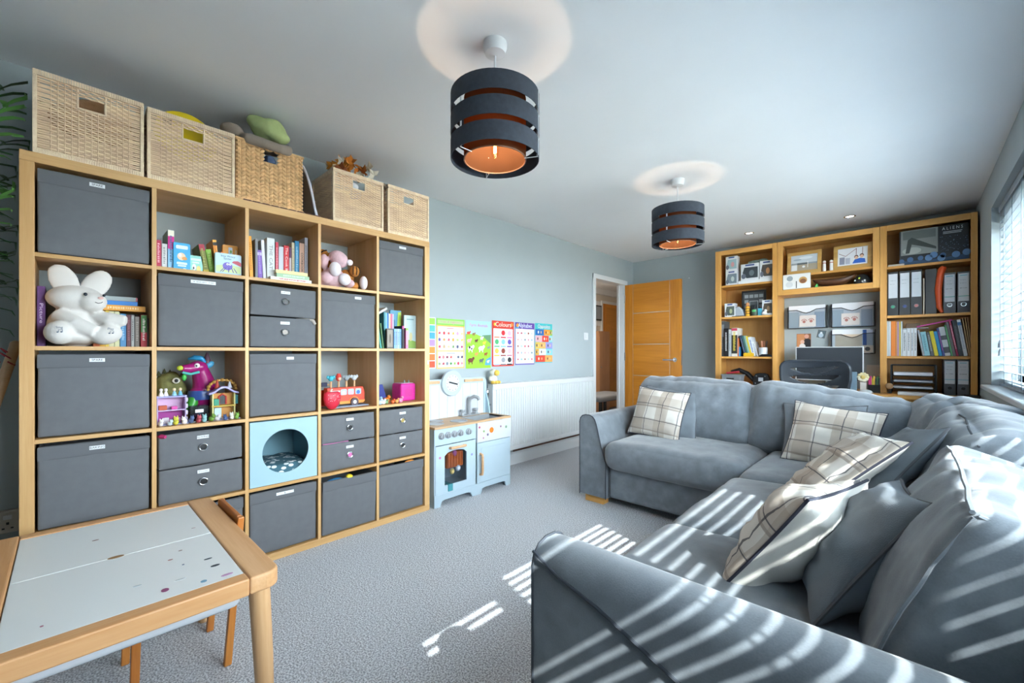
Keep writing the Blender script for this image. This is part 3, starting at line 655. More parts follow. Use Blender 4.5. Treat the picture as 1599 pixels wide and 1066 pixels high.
# dry autumn leaves
rnd = random.Random(5)
def leafmesh(s, seed):
    b = B(); r2 = random.Random(seed); n = 15; pts = []
    for k in range(n):
        a = 2*pi*k/n; rr_ = s*(1.0 if k % 3 == 0 else (.55 if k % 3 == 1 else .62))*(1-.25*(sin(a) < -.7)); pts.append((rr_*cos(a), rr_*sin(a), .25*s*sin(2*a+seed)+.3*s*(cos(a)**2)))
    b.add([(0, 0, 0)]+pts+[(0, 0, -.0012)]+[(p[0], p[1], p[2]-.0012) for p in pts], [(0, 1+k, 1+(k+1) % n) for k in range(n)]+[(n+1, n+2+(k+1) % n, n+2+k) for k in range(n)])
    return b
LC = ['#c97724', '#b65d1e', '#d08a35', '#8f4a22', '#cdb999', '#d9c9ad', '#a8611f', '#e0d6c4']
for k in range(30):
    y = 1.07+.27*rnd.random(); x = .20+.18*rnd.random(); z = 2.112+.075*rnd.random()*(1-abs((y-1.2)/.2)**2)+.012
    ci = rnd.randrange(8); ci = 0 if 1.14 < y < 1.2 else ci
    o = leafmesh(rnd.uniform(.032, .05), k).ob('dry_leaf', None, col(LC[ci], .8)); o.location = (x, y, z); o.rotation_euler = (rnd.uniform(-1, 1), rnd.uniform(.3, 1.4), rnd.uniform(0, 6)); tag(o, ['amber', 'rust red', 'golden orange', 'dark brown', 'pale beige', 'cream', 'copper brown', 'ivory'][ci]+' curled autumn leaf heaped in the wicker basket', 'leaf', 'autumn leaves in the basket')
o = leafmesh(.035, 33).ob('dry_leaf', None, col('#a08c72', .8)); o.location = (.37, 1.385, 2.10); o.rotation_euler = (1.2, .5, .4); tag(o, 'grey-brown leaf hanging out over the gap between two baskets', 'leaf')
o = B().ell((0, 0, 0), (.04, .035, .03), 14).ob('blue_bundle', None, col('#3a56b0', .7), True); o.location = (.325, 1.205, 2.02); tag(o, 'blue bundle seen through the handle hole of the leaf basket', 'cloth')
o = B().ell((0, 0, 0), (.03, .03, .022), 14).ob('white_bundle', None, col('#e4e4e8', .8), True); o.location = (.33, 1.19, 2.062); tag(o, 'white bundle above the blue one inside the leaf basket', 'cloth')
# ---------------------------------------------------------------- books
PAGES = mat('page_block', '#e8e0cf', .9, bump=(900, .3), stretch=(8, 1, 1))
def book(loc, th, h, d, c, label, rz=90, tilt=0., flat=False, title=None, tcol='#f2f2f2', band=None, group=None, name='book', roll=0., scr=None, pages=True):
    """upright book, spine to local -y; flat: lying down, spine to -y"""
    t = thing(name, label, 'book', loc, rz, group)
    E_ = Euler((0, radians(90) if flat else radians(tilt), 0)).to_matrix().to_4x4()
    if flat: E_ = Matrix.Translation((0, 0, th/2)) @ Matrix.Translation((-h/2, 0, 0)) @ E_
    t.rotation_euler = (Euler((0, 0, radians(rz))).to_matrix() @ E_.to_3x3()).to_euler(); t.location = Vector(loc)+Euler((0, 0, radians(rz))).to_matrix() @ E_.translation
    if tilt: t.location.z += abs(sin(radians(tilt)))*th/2
    m = col(c, .5); k = min(.0022, th*.16)
    B().box(-th/2, th/2, 0, k*1.2, 0, h).box(-th/2, -th/2+k, k*1.2, d, 0, h).box(th/2-k, th/2, k*1.2, d, 0, h).ob('cover', t, m, bevel=.0008)
    if pages: B().box(-th/2+k, th/2-k, k*1.3, d-.004, .003, h-.003).ob('pages', t, PAGES)
    if band:
        for bc, z0, z1 in band: B().box(-th/2*.98, th/2*.98, -.0005, .0004, z0*h, z1*h).ob('spine_band', t, col(bc))
    if title: text(title, th*.62, t, (0, -.0009, h*.55), col(tcol), rot=(radians(90), radians(90), 0), width=min(h*.8, len(title)*th*.5))
    elif scr:
        b = B(); rr = random.Random(int(h*1e5)+int(th*1e5)); z = h*.2
        while z < h*.85: dz = rr.uniform(.004, .011); b.box(-th*.22, th*.22*rr.uniform(.3, 1), -.0007, .0003, z, z+dz*.6); z += dz
        b.ob('spine_print', t, col(scr))
    return t
def facing(loc, w, h, th, c, label, rz=90, lean=8, cat='book', name='picture_book', art=None):
    """board book with its front cover facing out; art(parent, w, h) adds the print"""
    t = thing(name, label, cat, loc, rz); t.rotation_euler = Euler((radians(-lean), 0, radians(rz)))
    B().prism(rrect(w, h, .006, 3, 0, h/2), 'y', 0, th).ob('cover', t, col(c, .4), bevel=.0006)
    B().box(-w/2+.003, w/2-.001, th*.25, th*.75, h-.002, h+.0003).ob('pages', t, PAGES)
    if art: art(t, w, h)
    return t
def flatart(parent, items, y=-.0006, name='print'):
    """flat printed shapes on a front face: (colour, [polygon points (x,z)])"""
    b = B()
    for i, (c, p) in enumerate(items): b.use(col(c)).prism(p, 'y', y-.0002-.00003*i, y+.0004)
    return b.ob(name, parent)
G0 = 'books in the picture book cube'
def c1(u, d): return at(1, 0, u, d, .0006)
book(c1(.014, .06), .018, .125, .10, '#b3284d', 'narrow crimson children\'s book against the cube side', scr='#e7a9bb')
book(c1(.034, .06), .019, .112, .10, '#cfd2d3', 'pale grey children\'s book beside the crimson one', scr='#8e9296')
book(c1(.057, .06), .022, .178, .15, '#8cc3e8', 'tall book with magenta and light blue spine', band=(('#d0188a', .52, .84), ('#f2ecd9', .84, .995), ('#e0468c', 0, .05)), scr='#3f6f9e')
def art_blue(t, w, h):
    flatart(t, [('#e8f3f8', rrect(w*.7, h*.13, .004, 3, 0, h*.84)), ('#f0d7b8', disc2(-.002, h*.5, w*.25, h*.14)), ('#e9a35c', disc2(w*.15, h*.44, w*.16, h*.06)), ('#f4efe6', disc2(-w*.12, h*.55, w*.1, h*.07)), ('#d9edf6', rrect(w*.62, h*.09, .003, 3, 0, h*.25)), ('#d9edf6', rrect(w*.5, h*.05, .002, 3, 0, h*.16)), ('#eaf6fb', disc2(.01, h*.04, .007, .005))])
facing(at(1, 0, .095, .05, .0006), .062, .125, .03, '#28a3d8', 'bright blue board book facing out with white lettering', art=art_blue, lean=0)
def art_mint(t, w, h): flatart(t, [('#e2f2ea', rrect(w*.7, h*.14, .003, 3, 0, h*.76)), ('#e2f2ea', rrect(w*.5, h*.08, .002, 3, 0, h*.58)), ('#f3f3ee', disc2(-w*.12, h*.3, w*.15, h*.2)), ('#3a3f45', disc2(-w*.15, h*.24, w*.05, h*.08)), ('#f1d98a', disc2(w*.2, h*.2, w*.15, h*.2))])
facing(at(1, 0, .148, .06, .0006), .054, .077, .02, '#8fcfc0', 'small mint board book beside the bright blue one', art=art_mint, lean=0)
book(c1(.190, .06), .022, .135, .15, '#77792c', 'olive green book leaning in the picture book cube', tilt=-9, band=(('#b23a4b', .78, .995), ('#b6a12e', 0, .12)), scr='#a7a857')
book(c1(.216, .07), .022, .118, .12, '#7fae2e', 'lime green book leaning against the orange one', tilt=-9, scr='#b9d36e')
book(c1(.240, .07), .016, .168, .14, '#e7912a', 'black-sided orange-spined book leaning upright', tilt=-6, band=(('#20262e', .84, .93), ('#f2b04e', .93, .995)), scr='#a35d14')
book(c1(.262, .07), .012, .115, .12, '#e58a2c', 'short orange paperback behind the spider book', tilt=-3, scr='#f5d7a5')
def art_ob(t, w, h): flatart(t, [('#4a9bd0', [(-w/2+.002, .002), (w/2-.002, .002), (w/2-.002, h*.45), (-w/2+.002, h*.42)]), ('#c9d6df', rrect(w*.26, h*.42, .003, 3, .0, h*.72)), ('#7a6ab0', disc2(0, h*.62, w*.07, h*.06)), ('#7fae4e', disc2(0.002, h*.8, w*.07, h*.05)), ('#f0d9b0', rrect(w*.12, h*.3, .002, 3, w*.36, h*.72))])
facing(at(1, 0, .298, .11, .0006), .066, .162, .02, '#eaa23a', 'orange and blue board book behind the spider book', art=art_ob, lean=0)
def art_spider(t, w, h):
    it = [('#c8d9a0', [(-w/2+.003, .003), (w/2-.003, .003), (w/2-.003, h*.42), (0, h*.5), (-w/2+.003, h*.4)]), ('#a9c8de', [(-w/2+.003, .003), (w/2-.003, .003), (w/2-.003, h*.09), (-w/2+.003, h*.11)]), ('#c9606e', [(w*.12, h*.60), (w*.2, h*.68), (w*.36, h*.70), (w*.49, h*.62), (w*.49, h*.44)]), ('#7a6ac0', disc2(-.004, h*.40, w*.19, h*.19)), ('#f2f2fa', disc2(-w*.04, h*.5, w*.045, h*.05)), ('#f2f2fa', disc2(w*.06, h*.5, w*.045, h*.05)), ('#2a2f3a', disc2(-w*.035, h*.5, w*.015, h*.02)), ('#2a2f3a', disc2(w*.06, h*.5, w*.015, h*.02))]
    for k, (a, c_) in enumerate(((-.17, -.33), (-.1, -.25), (0, -.02), (.1, .17), (.18, .3))): it.append(('#5a4a9c', [(a*w, h*.34), (a*w+.003, h*.34), (c_*w+.004, h*.12), (c_*w, h*.12)]))
    flatart(t, it); text('Incy Wincy', .013, t, (-.002, -.0012, h*.87), col('#4f6d8a')); text('Spider', .013, t, (-.004, -.0012, h*.75), col('#4f6d8a'))
facing(at(1, 0, .272, .03, .0006), .108, .102, .022, '#b9d5e2', 'pale blue board book with a purple spider on its cover', art=art_spider, lean=0)
# cookbook cube
def c2_(u, d): return at(2, 0, u, d, .0006)
for args, kw in (((.009, .012, .165, .14, '#cbbfc6', 'thin mauve paperback against the cookbook cube side'), dict(scr='#2c2a33')),
    ((.028, .016, .214, .17, '#e8a02c', 'thin orange-spined cookbook leaning in the cookbook row'), dict(tilt=-2.5, scr='#b06e12')),
    ((.050, .012, .205, .17, '#7c7f84', 'dark grey cookbook behind the purple one'), dict()),
    ((.068, .020, .150, .14, '#7a57b5', 'short purple book among the cookbooks'), dict(tilt=-2, band=(('#c9bfe2', .82, .92),), scr='#a78fd2')),
    ((.088, .014, .205, .17, '#d6d8de', 'slim white cookbook beside the purple one'), dict(tilt=-3)),
    ((.116, .036, .222, .18, '#d4d7d6', 'thick white cookbook lettered down its spine'), dict(title='THE CAT', tcol='#8a8f92')),
    ((.147, .018, .218, .18, '#2d8f80', 'teal green cookbook beside the thick white one'), dict(scr='#8ccabf')),
    ((.166, .014, .222, .18, '#c2314a', 'crimson cookbook between teal and grey ones'), dict(scr='#eaa3ae')),
    ((.187, .024, .202, .18, '#c5c6d0', 'light grey cookbook beside the red one'), dict()),
    ((.214, .026, .212, .18, '#d32330', 'bright red cookbook with white title'), dict(title='The Cook Book', tcol='#f4e9e4')),
    ((.234, .011, .205, .17, '#b9a9b4', 'mauve cookbook with a plum top'), dict(band=(('#5a2c52', .72, .995),))),
    ((.249, .014, .236, .18, '#cfc3a2', 'cream cookbook between red and blue ones'), dict(scr='#9a8f70')),
    ((.269, .022, .248, .18, '#1f86b8', 'bright blue glossy cookbook next to the peach one'), dict(scr='#9fd0e6')),
    ((.295, .027, .240, .18, '#e2b7a0', 'peach spined cookbook with large dark lettering'), dict(title='COOKBOOK', tcol='#4a3a3a')),
    ((.319, .017, .276, .20, '#c4c4d2', 'tallest lavender-grey cookbook at the end of the row'), dict(scr='#a7a7b8'))):
    u, th, h, d, c_, lab = args; book(c2_(u, .125 if u > .13 else .06), th, h, d*.95, c_, lab, **kw)
book(at(2, 0, .205, .02, .0006), .018, .205, .10, '#e3e6df', 'white paperback at the bottom of the small cookbook stack', flat=True, scr='#c45a5a')
book(at(2, 0, .215, .025, .0192), .02, .165, .09, '#9fbf9b', 'green paperback in the middle of the small cookbook stack', flat=True, scr='#d3e4d0')
book(at(2, 0, .21, .026, .0398), .018, .16, .09, '#e6d39a', 'yellow paperback topping the small cookbook stack', flat=True)
# rabbit cube
def c0_(u, d): return at(0, 1, u, d, .0006)
book(c0_(.014, .10), .022, .235, .2, '#5f2f77', 'tall purple book behind the white rabbit', title='Picture', tcol='#d9c4e6')
rows = [(.168, .02, .150, '#c9683a', 'rust orange paperback behind the rabbit\'s arm', '#e6b08f'), (.186, .015, .150, '#d9a632', 'mustard paperback behind the rabbit\'s arm', '#7a5a14'), (.200, .011, .152, '#d9bb4a', 'pale mustard paperback in the rabbit cube', '#7a5a14'),
        (.214, .016, .150, '#cfcaa0', 'cream paperback beside the mustard one', '#8b8660'), (.231, .015, .150, '#c9c79b', 'cream paperback beside the blue one', '#8b8660'), (.250, .019, .142, '#3f80b0', 'blue paperback in the rabbit cube', '#9cc4de'),
        (.268, .014, .138, '#5c2530', 'maroon paperback in the rabbit cube', '#93525c'), (.281, .010, .138, '#a9a9a6', 'light grey paperback in the rabbit cube', '#6a6a68'), (.296, .016, .132, '#857c74', 'taupe paperback in the rabbit cube', '#b8aca0')]
for u, th, h, c_, lab, s_ in rows: book(c0_(u, .088), th, h, .12, c_, lab, scr=s_)
book(c0_(.316, .07), .020, .140, .13, '#c93240', 'red and green picture book at the end of the rabbit cube', band=(('#3f7f3c', .45, .99),), scr='#efe2dc')
book(c0_(.330, .07), .007, .126, .13, '#4a3a33', 'thin dark paperback against the rabbit cube side')
book(at(0, 1, .235, .082, .1535), .024, .175, .15, '#e0992c', 'thick orange book lying across the upright paperbacks', flat=True, scr='#f0cf9a')
book(at(0, 1, .222, .085, .178), .018, .150, .15, '#1f77c4', 'blue book lying on the orange one', flat=True)
book(at(0, 1, .224, .085, .1965), .018, .145, .15, '#b04a58', 'red-edged grey book on top of the lying pile', flat=True, band=(('#9aa3a3', .04, .96),))
# white plush rabbit
rb = thing('plush_rabbit', 'large white plush rabbit sitting in the cube with tall ears', 'soft toy', at(0, 1, .109, .072, .007), 90)
RAB = mat('cream_plush', '#dcd7d2', .95, bump=(600, .25), sheen=.3)
bd = B().ell((0, .03, .075), (.083, .075, .085), 24).ell((0.0, .01, .186), (.086, .068, .054), 24).ell((.045, -.03, .175), (.045, .045, .04), 18)
bd.tube([(-.045, .0, .115), (.0, -.055, .075), (.055, -.075, .05)], [.034, .033, .026], 12).tube([(.055, -.01, .115), (.10, -.045, .105), (.145, -.06, .10)], [.026, .028, .022], 12)
bd.ell((-.045, -.055, .046), (.044, .05, .046), 18).ell((.085, -.05, .042), (.052, .05, .04), 18, (0, -.4, 0)).ell((-.0, -.0, .03), (.085, .08, .03), 18)
remesh(bd.ob('body', rb, RAB), .006)
for sx, rt, px, pz in ((-1, -.36, -.034, .256), (1, .52, .058, .250)): remesh(B().ell((0, 0, .0), (.042, .014, .066), 20).ell((0, 0, -.05), (.022, .014, .03), 14).ell((0, 0, .03), (.036, .013, .034), 16).xf(TR((px, .01, pz), (0, math.degrees(rt), 0))).ob('ear', rb, RAB), .005)
for x, z, s in ((.025, .20, .006), (.078, .20, .005)): B().ell((x, -.066 if x < .05 else -.063, z), (s, .004, s*1.1), 12).ob('eye', rb, mat('gloss_black', '#1b2530', .15), True)
B().ell((.068, -.0735, .188), (.009, .003, .005), 10).ob('nose', rb, col('#e0b3ad', .9), True)
B().tube([(.052, -.0745, .170), (.06, -.076, .166), (.069, -.075, .168), (.074, -.073, .173)], .0012, 5).ob('mouth', rb, INK, True)
for x, y, s, lab in ((-.046, -.1055, 'Sing', .0), (.096, -.100, 'Play', 0)):
    text(s, .012, rb, (x, y, .064), col('#56657a')); B().ell((x-.004, y-.0005, .046), (.003, .0015, .0025), 8).ell((x+.006, y-.0005, .047), (.003, .0015, .0025), 8).tube([(x-.0015, y, .046), (x-.0015, y, .055), (x+.0085, y, .056), (x+.0085, y, .047)], .0008, 5).ob('embroidered_note', rb, col('#56657a'))
# picture books, last column
def c4_(u, d): return at(4, 1, u, d, .0006)
book(c4_(.047, .06), .012, .165, .18, '#2f8f86', 'teal book leaning in the cube above the pink speaker', tilt=-9)
book(c4_(.036, .07), .008, .168, .18, '#e4a1b4', 'thin pink and white book leaning against the teal one', tilt=-9)
book(c4_(.060, .055), .010, .16, .2, '#3b6b35', 'dark green book leaning in the cube above the pink speaker', tilt=-7)
o = book(at(4, 1, .085, .12, .2), .014, .11, .15, '#c9ccd0', 'pale grey book propped on a slant over the green books', flat=True); o.rotation_euler = Euler((0, radians(58), radians(90)))
for k, (c_, h, lab) in enumerate((('#2c7f8c', .236, 'blue-green'), ('#7fb9d8', .232, 'sky blue'), ('#2a6fb0', .232, 'royal blue'), ('#e2c9a8', .228, 'sand'), ('#d0607c', .228, 'rose'), ('#b9a6d0', .228, 'lilac'))):
    book(c4_(.094+.0122*k, .10), .011, h, .16, c_, '%s spined slim book from the set standing behind the small books' % lab)
facing(at(4, 1, .205, .15, .0006), .085, .258, .014, '#1f7f9e', 'tall blue and lime picture book standing behind the small books', lean=0, art=lambda t, w, h: flatart(t, [('#a8c94e', [(w*.1, h*.5), (w*.48, h*.55), (w*.48, h*.97), (w*.2, h*.95)]), ('#1b5a80', rrect(w*.4, h*.5, .004, 3, -w*.25, h*.5))]))
facing(at(4, 1, .285, .10, .0006), .092, .226, .014, '#a9c0c4', 'meadow picture book with pale sky cover', lean=0, art=lambda t, w, h: flatart(t, [('#7fa348', [(-w*.48, .003), (w*.48, .003), (w*.48, h*.22), (0, h*.27), (-w*.48, h*.24)]), ('#c2b98a', disc2(.005, h*.36, .012, .03)), ('#5f7f86', rrect(w*.6, .006, .002, 2, 0, h*.88))]))
facing(at(4, 1, .098, .04, .0006), .045, .128, .018, '#4a453f', 'small dark framed book in front of the slim set', lean=0, art=lambda t, w, h: flatart(t, [('#8d8478', rrect(w*.8, h*.85, .003, 3, 0, h*.5)), ('#5e564c', disc2(0, h*.5, .006, .03))]))
for k, (c_, lab) in enumerate((('#7fb3dc', 'light blue'), ('#93a9d8', 'periwinkle'), ('#a7c7e4', 'ice blue'), ('#6fa0cf', 'mid blue'))): book(c4_(.136+.0135*k, .045), .0125, .128, .12, c_, '%s mini book from the small blue set beside the dark framed book' % lab, scr='#4a5f8a')
book(c4_(.200, .05), .013, .15, .14, '#1c1a20', 'black book with a pink top beside the blue set', band=(('#c9408a', .86, .99),))
book(c4_(.226, .045), .018, .136, .14, '#d879a8', 'pink book with a green top beside the meadow book', band=(('#8ac04e', .88, .99),), scr='#f3d6e4')
# ---------------------------------------------------------------- soft toys in the top row
def plush(name, label, loc, parts_fn, rz=90): t = thing(name, label, 'soft toy', loc, rz); parts_fn(t); return t
PINK = mat('pink_plush', '#e0bcc4', .95, bump=(250, .6), var=(60, .08)); PALEP = mat('pale_pink_plush', '#efe6ea', .95, bump=(250, .6)); ORG = mat('orange_plush', '#c9833c', .95, bump=(300, .4)); STR = mat('black_plush', '#2b211c', .95)
def pinkbear(t):
    remesh(B().ell((0, 0, .055), (.07, .06, .06), 18).ell((.025, -.02, .165), (.058, .05, .045), 18, (0, .5, 0)).ell((-.055, -.01, .14), (.024, .022, .045), 14).ell((-.055, -.03, .045), (.035, .04, .035), 14).ell((.085, -.02, .03), (.036, .035, .026), 14).ell((-.06, -.0, .024), (.03, .04, .022), 12).ob('body', t, PINK), .006)
    remesh(B().ell((-.015, -.065, .095), (.034, .03, .042), 16).ob('tummy_patch', t, PALEP), .006); remesh(B().ell((.04, -.065, .043), (.036, .03, .036), 16).ob('foot', t, PALEP), .006)
    B().ell((.075, -.055, .148), (.02, .014, .018), 12).ob('muzzle', t, PALEP, True)
plush('plush_bear', 'pink and white shaggy soft toy bear slumped in the cube', at(3, 0, .102, .085, .006), pinkbear)
def tiger(t):
    remesh(B().ell((-.09, .06, .205), (.032, .03, .026), 14).ell((-.02, .06, .208), (.03, .03, .024), 14).ell((-.05, .07, .13), (.07, .05, .09), 16).ell((.05, .05, .08), (.045, .04, .05), 14).ob('body', t, ORG), .006)
    remesh(B().ell((.075, -.0, .115), (.032, .03, .034), 16).tube([(.075, 0, .04), (.08, -.01, .02)], .02, 10).ell((.06, -.0, .02), (.04, .04, .02), 12).ob('paw', t, ORG), .006)
    remesh(B().ell((.115, -.04, .045), (.024, .026, .042), 14).ob('foot', t, PALEP), .006)
    s = B()
    for dx, a in ((-.018, -.4), (0., 0), (.02, .4)): s.tube([(.075+dx-.006*a, -.029+abs(a)*.012, .142), (.077+dx+.01*a, -.033+abs(a)*.012, .115), (.076+dx, -.027+abs(a)*.012, .09)], .0026, 6)
    s.tube([(-.118, .036, .2), (-.1, .03, .215), (-.08, .031, .222)], .004, 6).tube([(-.04, .032, .205), (-.02, .03, .215), (0, .034, .205)], .003, 6); s.ob('stripe', t, STR)['kind'] = 'stuff'
plush('plush_tiger', 'orange striped soft toy tiger behind the pink bear', at(3, 0, .165, .10, .004), tiger)
# ---------------------------------------------------------------- toys in the cubes
GL = mat('gloss_magenta', '#9c1f6c', .25, var=(14, .2)); 
dg = thing('dragon_figure', 'shiny magenta long-necked toy creature with blue tuft and green feet', 'toy figure', at(1, 2, .195, .19, .01), 90)
remesh(B().ell((0, 0, .10), (.055, .05, .06), 18).tube([(.01, .01, .11), (.008, .0, .17), (-.005, -.01, .215), (-.012, -.015, .235)], [.052, .046, .038, .034], 14).ell((-.02, -.02, .245), (.042, .034, .03), 16).tube([(-.03, -.025, .243), (-.065, -.04, .238), (-.088, -.05, .242)], [.028, .022, .016], 12).ell((.04, -.0, .09), (.03, .035, .05), 14).ob('body', dg, GL), .005)
for c_, pts, rad, nm in (('#3f9a3a', [(-.035, -.02, .09), (-.05, -.035, .045), (-.04, -.05, .012), (-.055, -.07, .008)], [.026, .02, .017, .016], 'leg'), ('#3b4f96', [(.045, .0, .09), (.05, -.02, .045), (.045, -.035, .012)], [.028, .022, .018], 'leg')): B().tube(pts, rad, 12).ob(nm, dg, col(c_, .3), True)
B().tube([(-.05, .015, .285), (-.03, -.005, .292), (-.002, -.01, .287), (.012, -.01, .265)], [.006, .013, .013, .006], 10).ob('tuft', dg, col('#2a8fc4', .35), True)
B().lathe([(.018, 0), (.014, .025), (.004, .055)], 10, (.022, .0, .262)).ob('ear', dg, col('#5a3f4f', .4), True); B().ell((.03, -.012, .255), (.022, .008, .014), 12, (0, -.7, 0)).ob('ear', dg, col('#4aa0c8', .4), True)
B().ell((-.094, -.054, .243), (.013, .011, .012), 12).ob('nose', dg, col('#b7c83c', .35), True); B().ell((-.028, -.052, .253), (.011, .006, .012), 12).ob('eye', dg, col('#e8e4ea', .2), True); B().ell((-.031, -.0575, .252), (.004, .003, .005), 8).ob('pupil', dg, BLACK, True)
B().tube([(-.085, -.058, .222), (-.055, -.062, .213), (-.02, -.055, .222)], .006, 8).ob('jaw', dg, col('#57b5b0', .3), True); B().ell((-.078, -.05, .198), (.01, .008, .016), 10).ob('beard', dg, col('#3fae4a', .4), True)
B().lathe([(.058, .085), (.060, .11), (.055, .13)], 20, (.0, .0, 0), cap=False).ob('waistband', dg, col('#37569c', .3), True)
# lilac doll house
def house(name, label, loc, w, d, h, wall, roof, floorc, rz=90):
    t = thing(name, label, 'doll house', loc, rz); return t
h1 = thing('doll_house', 'open lilac and pink two-storey doll house with tiny furniture', 'doll house', at(1, 2, .060, .06, .0006), 90)
LIL = col('#b9a5cf'); 
B().box(-.05, .065, -.02, .08, 0, .004).ob('base', h1, col('#a9b4dc'), bevel=.001)
B().box(-.05, .05, .055, .06, .004, .125).ob('back_wall', h1, col('#d3a9cb')); B().box(.048, .052, .0, .06, .004, .13).ob('side_wall', h1, LIL); B().box(-.052, -.048, .0, .06, .004, .13).ob('side_wall', h1, LIL)
B().box(-.05, .05, 0, .06, .062, .066).ob('upper_floor', h1, col('#cdb4dc')); B().box(-.055, .055, -.004, .064, .122, .128).ob('roof', h1, col('#a8a8dc'), bevel=.001)
B().box(-.045, .045, .045, .056, .006, .06).ob('lower_wallpaper', h1, col('#9c2a86'))
b = B(); 
for z in (.02, .05, .08, .108): b.ell((.054, .0, z), (.005, .004, .012), 8)
b.ob('scalloped_edge', h1, col('#d5c6e6'), True)
for q, c_, nm in (((-.045, -.015, .01, .035, .066, .086), '#b5502c', 'bed'), ((.0, .022, .01, .03, .066, .08), '#d0489c', 'armchair'), ((-.03, -.008, .012, .03, .004, .03), '#e9dfe8', 'table'), ((.01, .035, .02, .04, .004, .026), '#c98fc0', 'sofa')): B().box(*q).ob(nm, h1, col(c_), bevel=.002)
MINI = [(-.035, '#e8e6ea'), (-.018, '#eceaf0'), (.012, '#8fc4dc'), (.034, '#6fb3cf')]
for k, (x, c_) in enumerate(MINI):
    t = thing('mini_figure', ['tiny white figure at the end of the lilac doll house roof', 'tiny white figure beside another on the lilac doll house roof', 'tiny figure in a blue dress on the lilac doll house roof', 'tiny figure in a teal gown at the roof edge'][k], 'toy figure', at(1, 2, .060+x, .085, .1288), 90)
    B().lathe([(.010, 0), (.006, .014), (.004, .02)], 12).ob('dress', t, col(c_, .4), True); B().ell((0, 0, .026), .0062, 10).ob('head', t, col('#e6cdb9' if k > 1 else '#eceaee'), True); B().ell((0, .002, .030), (.0066, .0066, .005), 10).ob('hair', t, col('#e2cf9c' if k > 1 else '#dadade'), True)
# moss-green eyed toy hill behind
mh = thing('toy_monster', 'mossy green rounded toy head with one large eye behind the doll house', 'toy', at(1, 2, .078, .25, .034), 90); mh.scale = (.86, .86, .95)
remesh(B().ell((0, .0, .09), (.075, .06, .12), 20).ell((-.03, 0, .15), (.04, .04, .05), 14).noise(.01, 22, 4).ob('body', mh, mat('moss_green', '#6b6a3c', .8, var=(40, .3))), .006)
B().ell((.02, -.058, .165), (.018, .008, .015), 14).ob('eye', mh, col('#e3e0d6', .2), True); B().ell((.02, -.065, .165), (.009, .004, .009), 12).ob('pupil', mh, BLACK, True)
for k in range(5): B().lathe([(.012, 0), (.001, .025)], 8, (-.05+.025*k, -.01, .19+.012*sin(k*1.3))).ob('horn', mh, mat('dark_moss', '#3e4327', .8), True)
# yellow play castle
h2 = thing('play_castle', 'small yellow two-storey play castle with lilac roof and gold arch', 'doll house', at(1, 2, .262, .07, .0006), 90)
B().box(-.062, .062, -.03, .06, 0, .004).ob('base', h2, col('#b3aed6'), bevel=.001)
YEL = col('#c9a93e'); B().box(-.042, .042, .04, .046, .004, .125).ob('back_wall', h2, col('#c98a3a'))
for x in (-.045, .045): B().box(x-.003, x+.003, 0, .046, .004, .125).ob('post', h2, col('#d6cf8a'), bevel=.001)
B().box(-.05, .05, -.002, .048, .062, .068).ob('upper_floor', h2, YEL)
B().prism([(-.062, .122), (-.04, .128), (-.015, .148), (.0, .152), (.015, .148), (.04, .128), (.062, .122), (.062, .130), (.04, .138), (.012, .16), (-.012, .16), (-.04, .138), (-.062, .130)], 'y', -.006, .05).ob('roof', h2, col('#a9a2d4'), bevel=.001)
B().prism([(-.012, .07), (.014, .07), (.014, .11), (.001, .118), (-.012, .11)], 'y', .036, .041).ob('doorway', h2, BLACK); b = B().tube([(-.014, .035, .07), (-.014, .035, .108), (.001, .035, .12), (.016, .035, .108), (.016, .035, .07)], .004, 6).ob('door_frame', h2, col('#c9382e'), True)
B().box(-.04, -.018, .005, .03, .068, .10).ob('booth', h2, col('#2f8f72'), bevel=.002); B().box(-.035, -.006, .02, .04, .004, .055).ob('bookcase', h2, col('#b9cfd6'), bevel=.001); B().box(.05, .062, .01, .04, .07, .115).ob('shutter', h2, col('#1f7f86'), bevel=.001)
B().lathe([(.012, .15), (.002, .182)], 10, (.028, .02, .0)).ob('turret', h2, col('#c4c6cf'), True); B().lathe([(.012, .15), (.002, .19)], 10, (-.022, .03, .0)).ob('turret', h2, col('#a83a2c'), True)
pts = [(.058*cos(pi*k/10), .035, .145+.045*sin(pi*k/10)) for k in range(11)]; b = B()
for k, p in enumerate(pts): b.ell(p, .0095 if k % 2 else .008, 8)
b.tube(pts, .005, 6).ob('gold_arch', h2, mat('gold_beads', '#b58a45', .4, .3), True)
# clear tub and small figures in front
tubm = glass_mat('clear_plastic', '#cfd2da', .12, .1)
tb2 = thing('clear_tub', 'clear plastic tub of small blue toys between the doll houses', 'tub', at(1, 2, .160, .048, .0006), 90)
B().box(-.035, -.0335, 0, .05, 0, .075).box(.0335, .035, 0, .05, 0, .075).box(-.0335, .0335, 0, .0015, 0, .075).box(-.0335, .0335, .0485, .05, 0, .075).box(-.0335, .0335, .0015, .0485, 0, .002).ob('shell', tb2, tubm); B().box(-.016, .016, -.0006, 0, .045, .06).ob('label_strip', tb2, CARD); B().ell((-.012, .024, .02), (.018, .018, .016), 12).ell((.014, .024, .018), (.016, .018, .015), 12).ell((0, .026, .034), (.018, .016, .012), 12).ob('toy_pile', tb2, col('#41506b'), True)
tag(B().box(-.02, .02, 0, .03, 0, .045).box(-.01, .01, -.001, .005, .012, .032).ob('wooden_block', None, wood('light_block', '#cc9a55', '#b98542', 'x', 20), bevel=.003, loc=at(1, 2, .118, .115, .0006), rot=(0, 0, radians(90))), 'square wooden block beside the clear tub of toys', 'toy block')
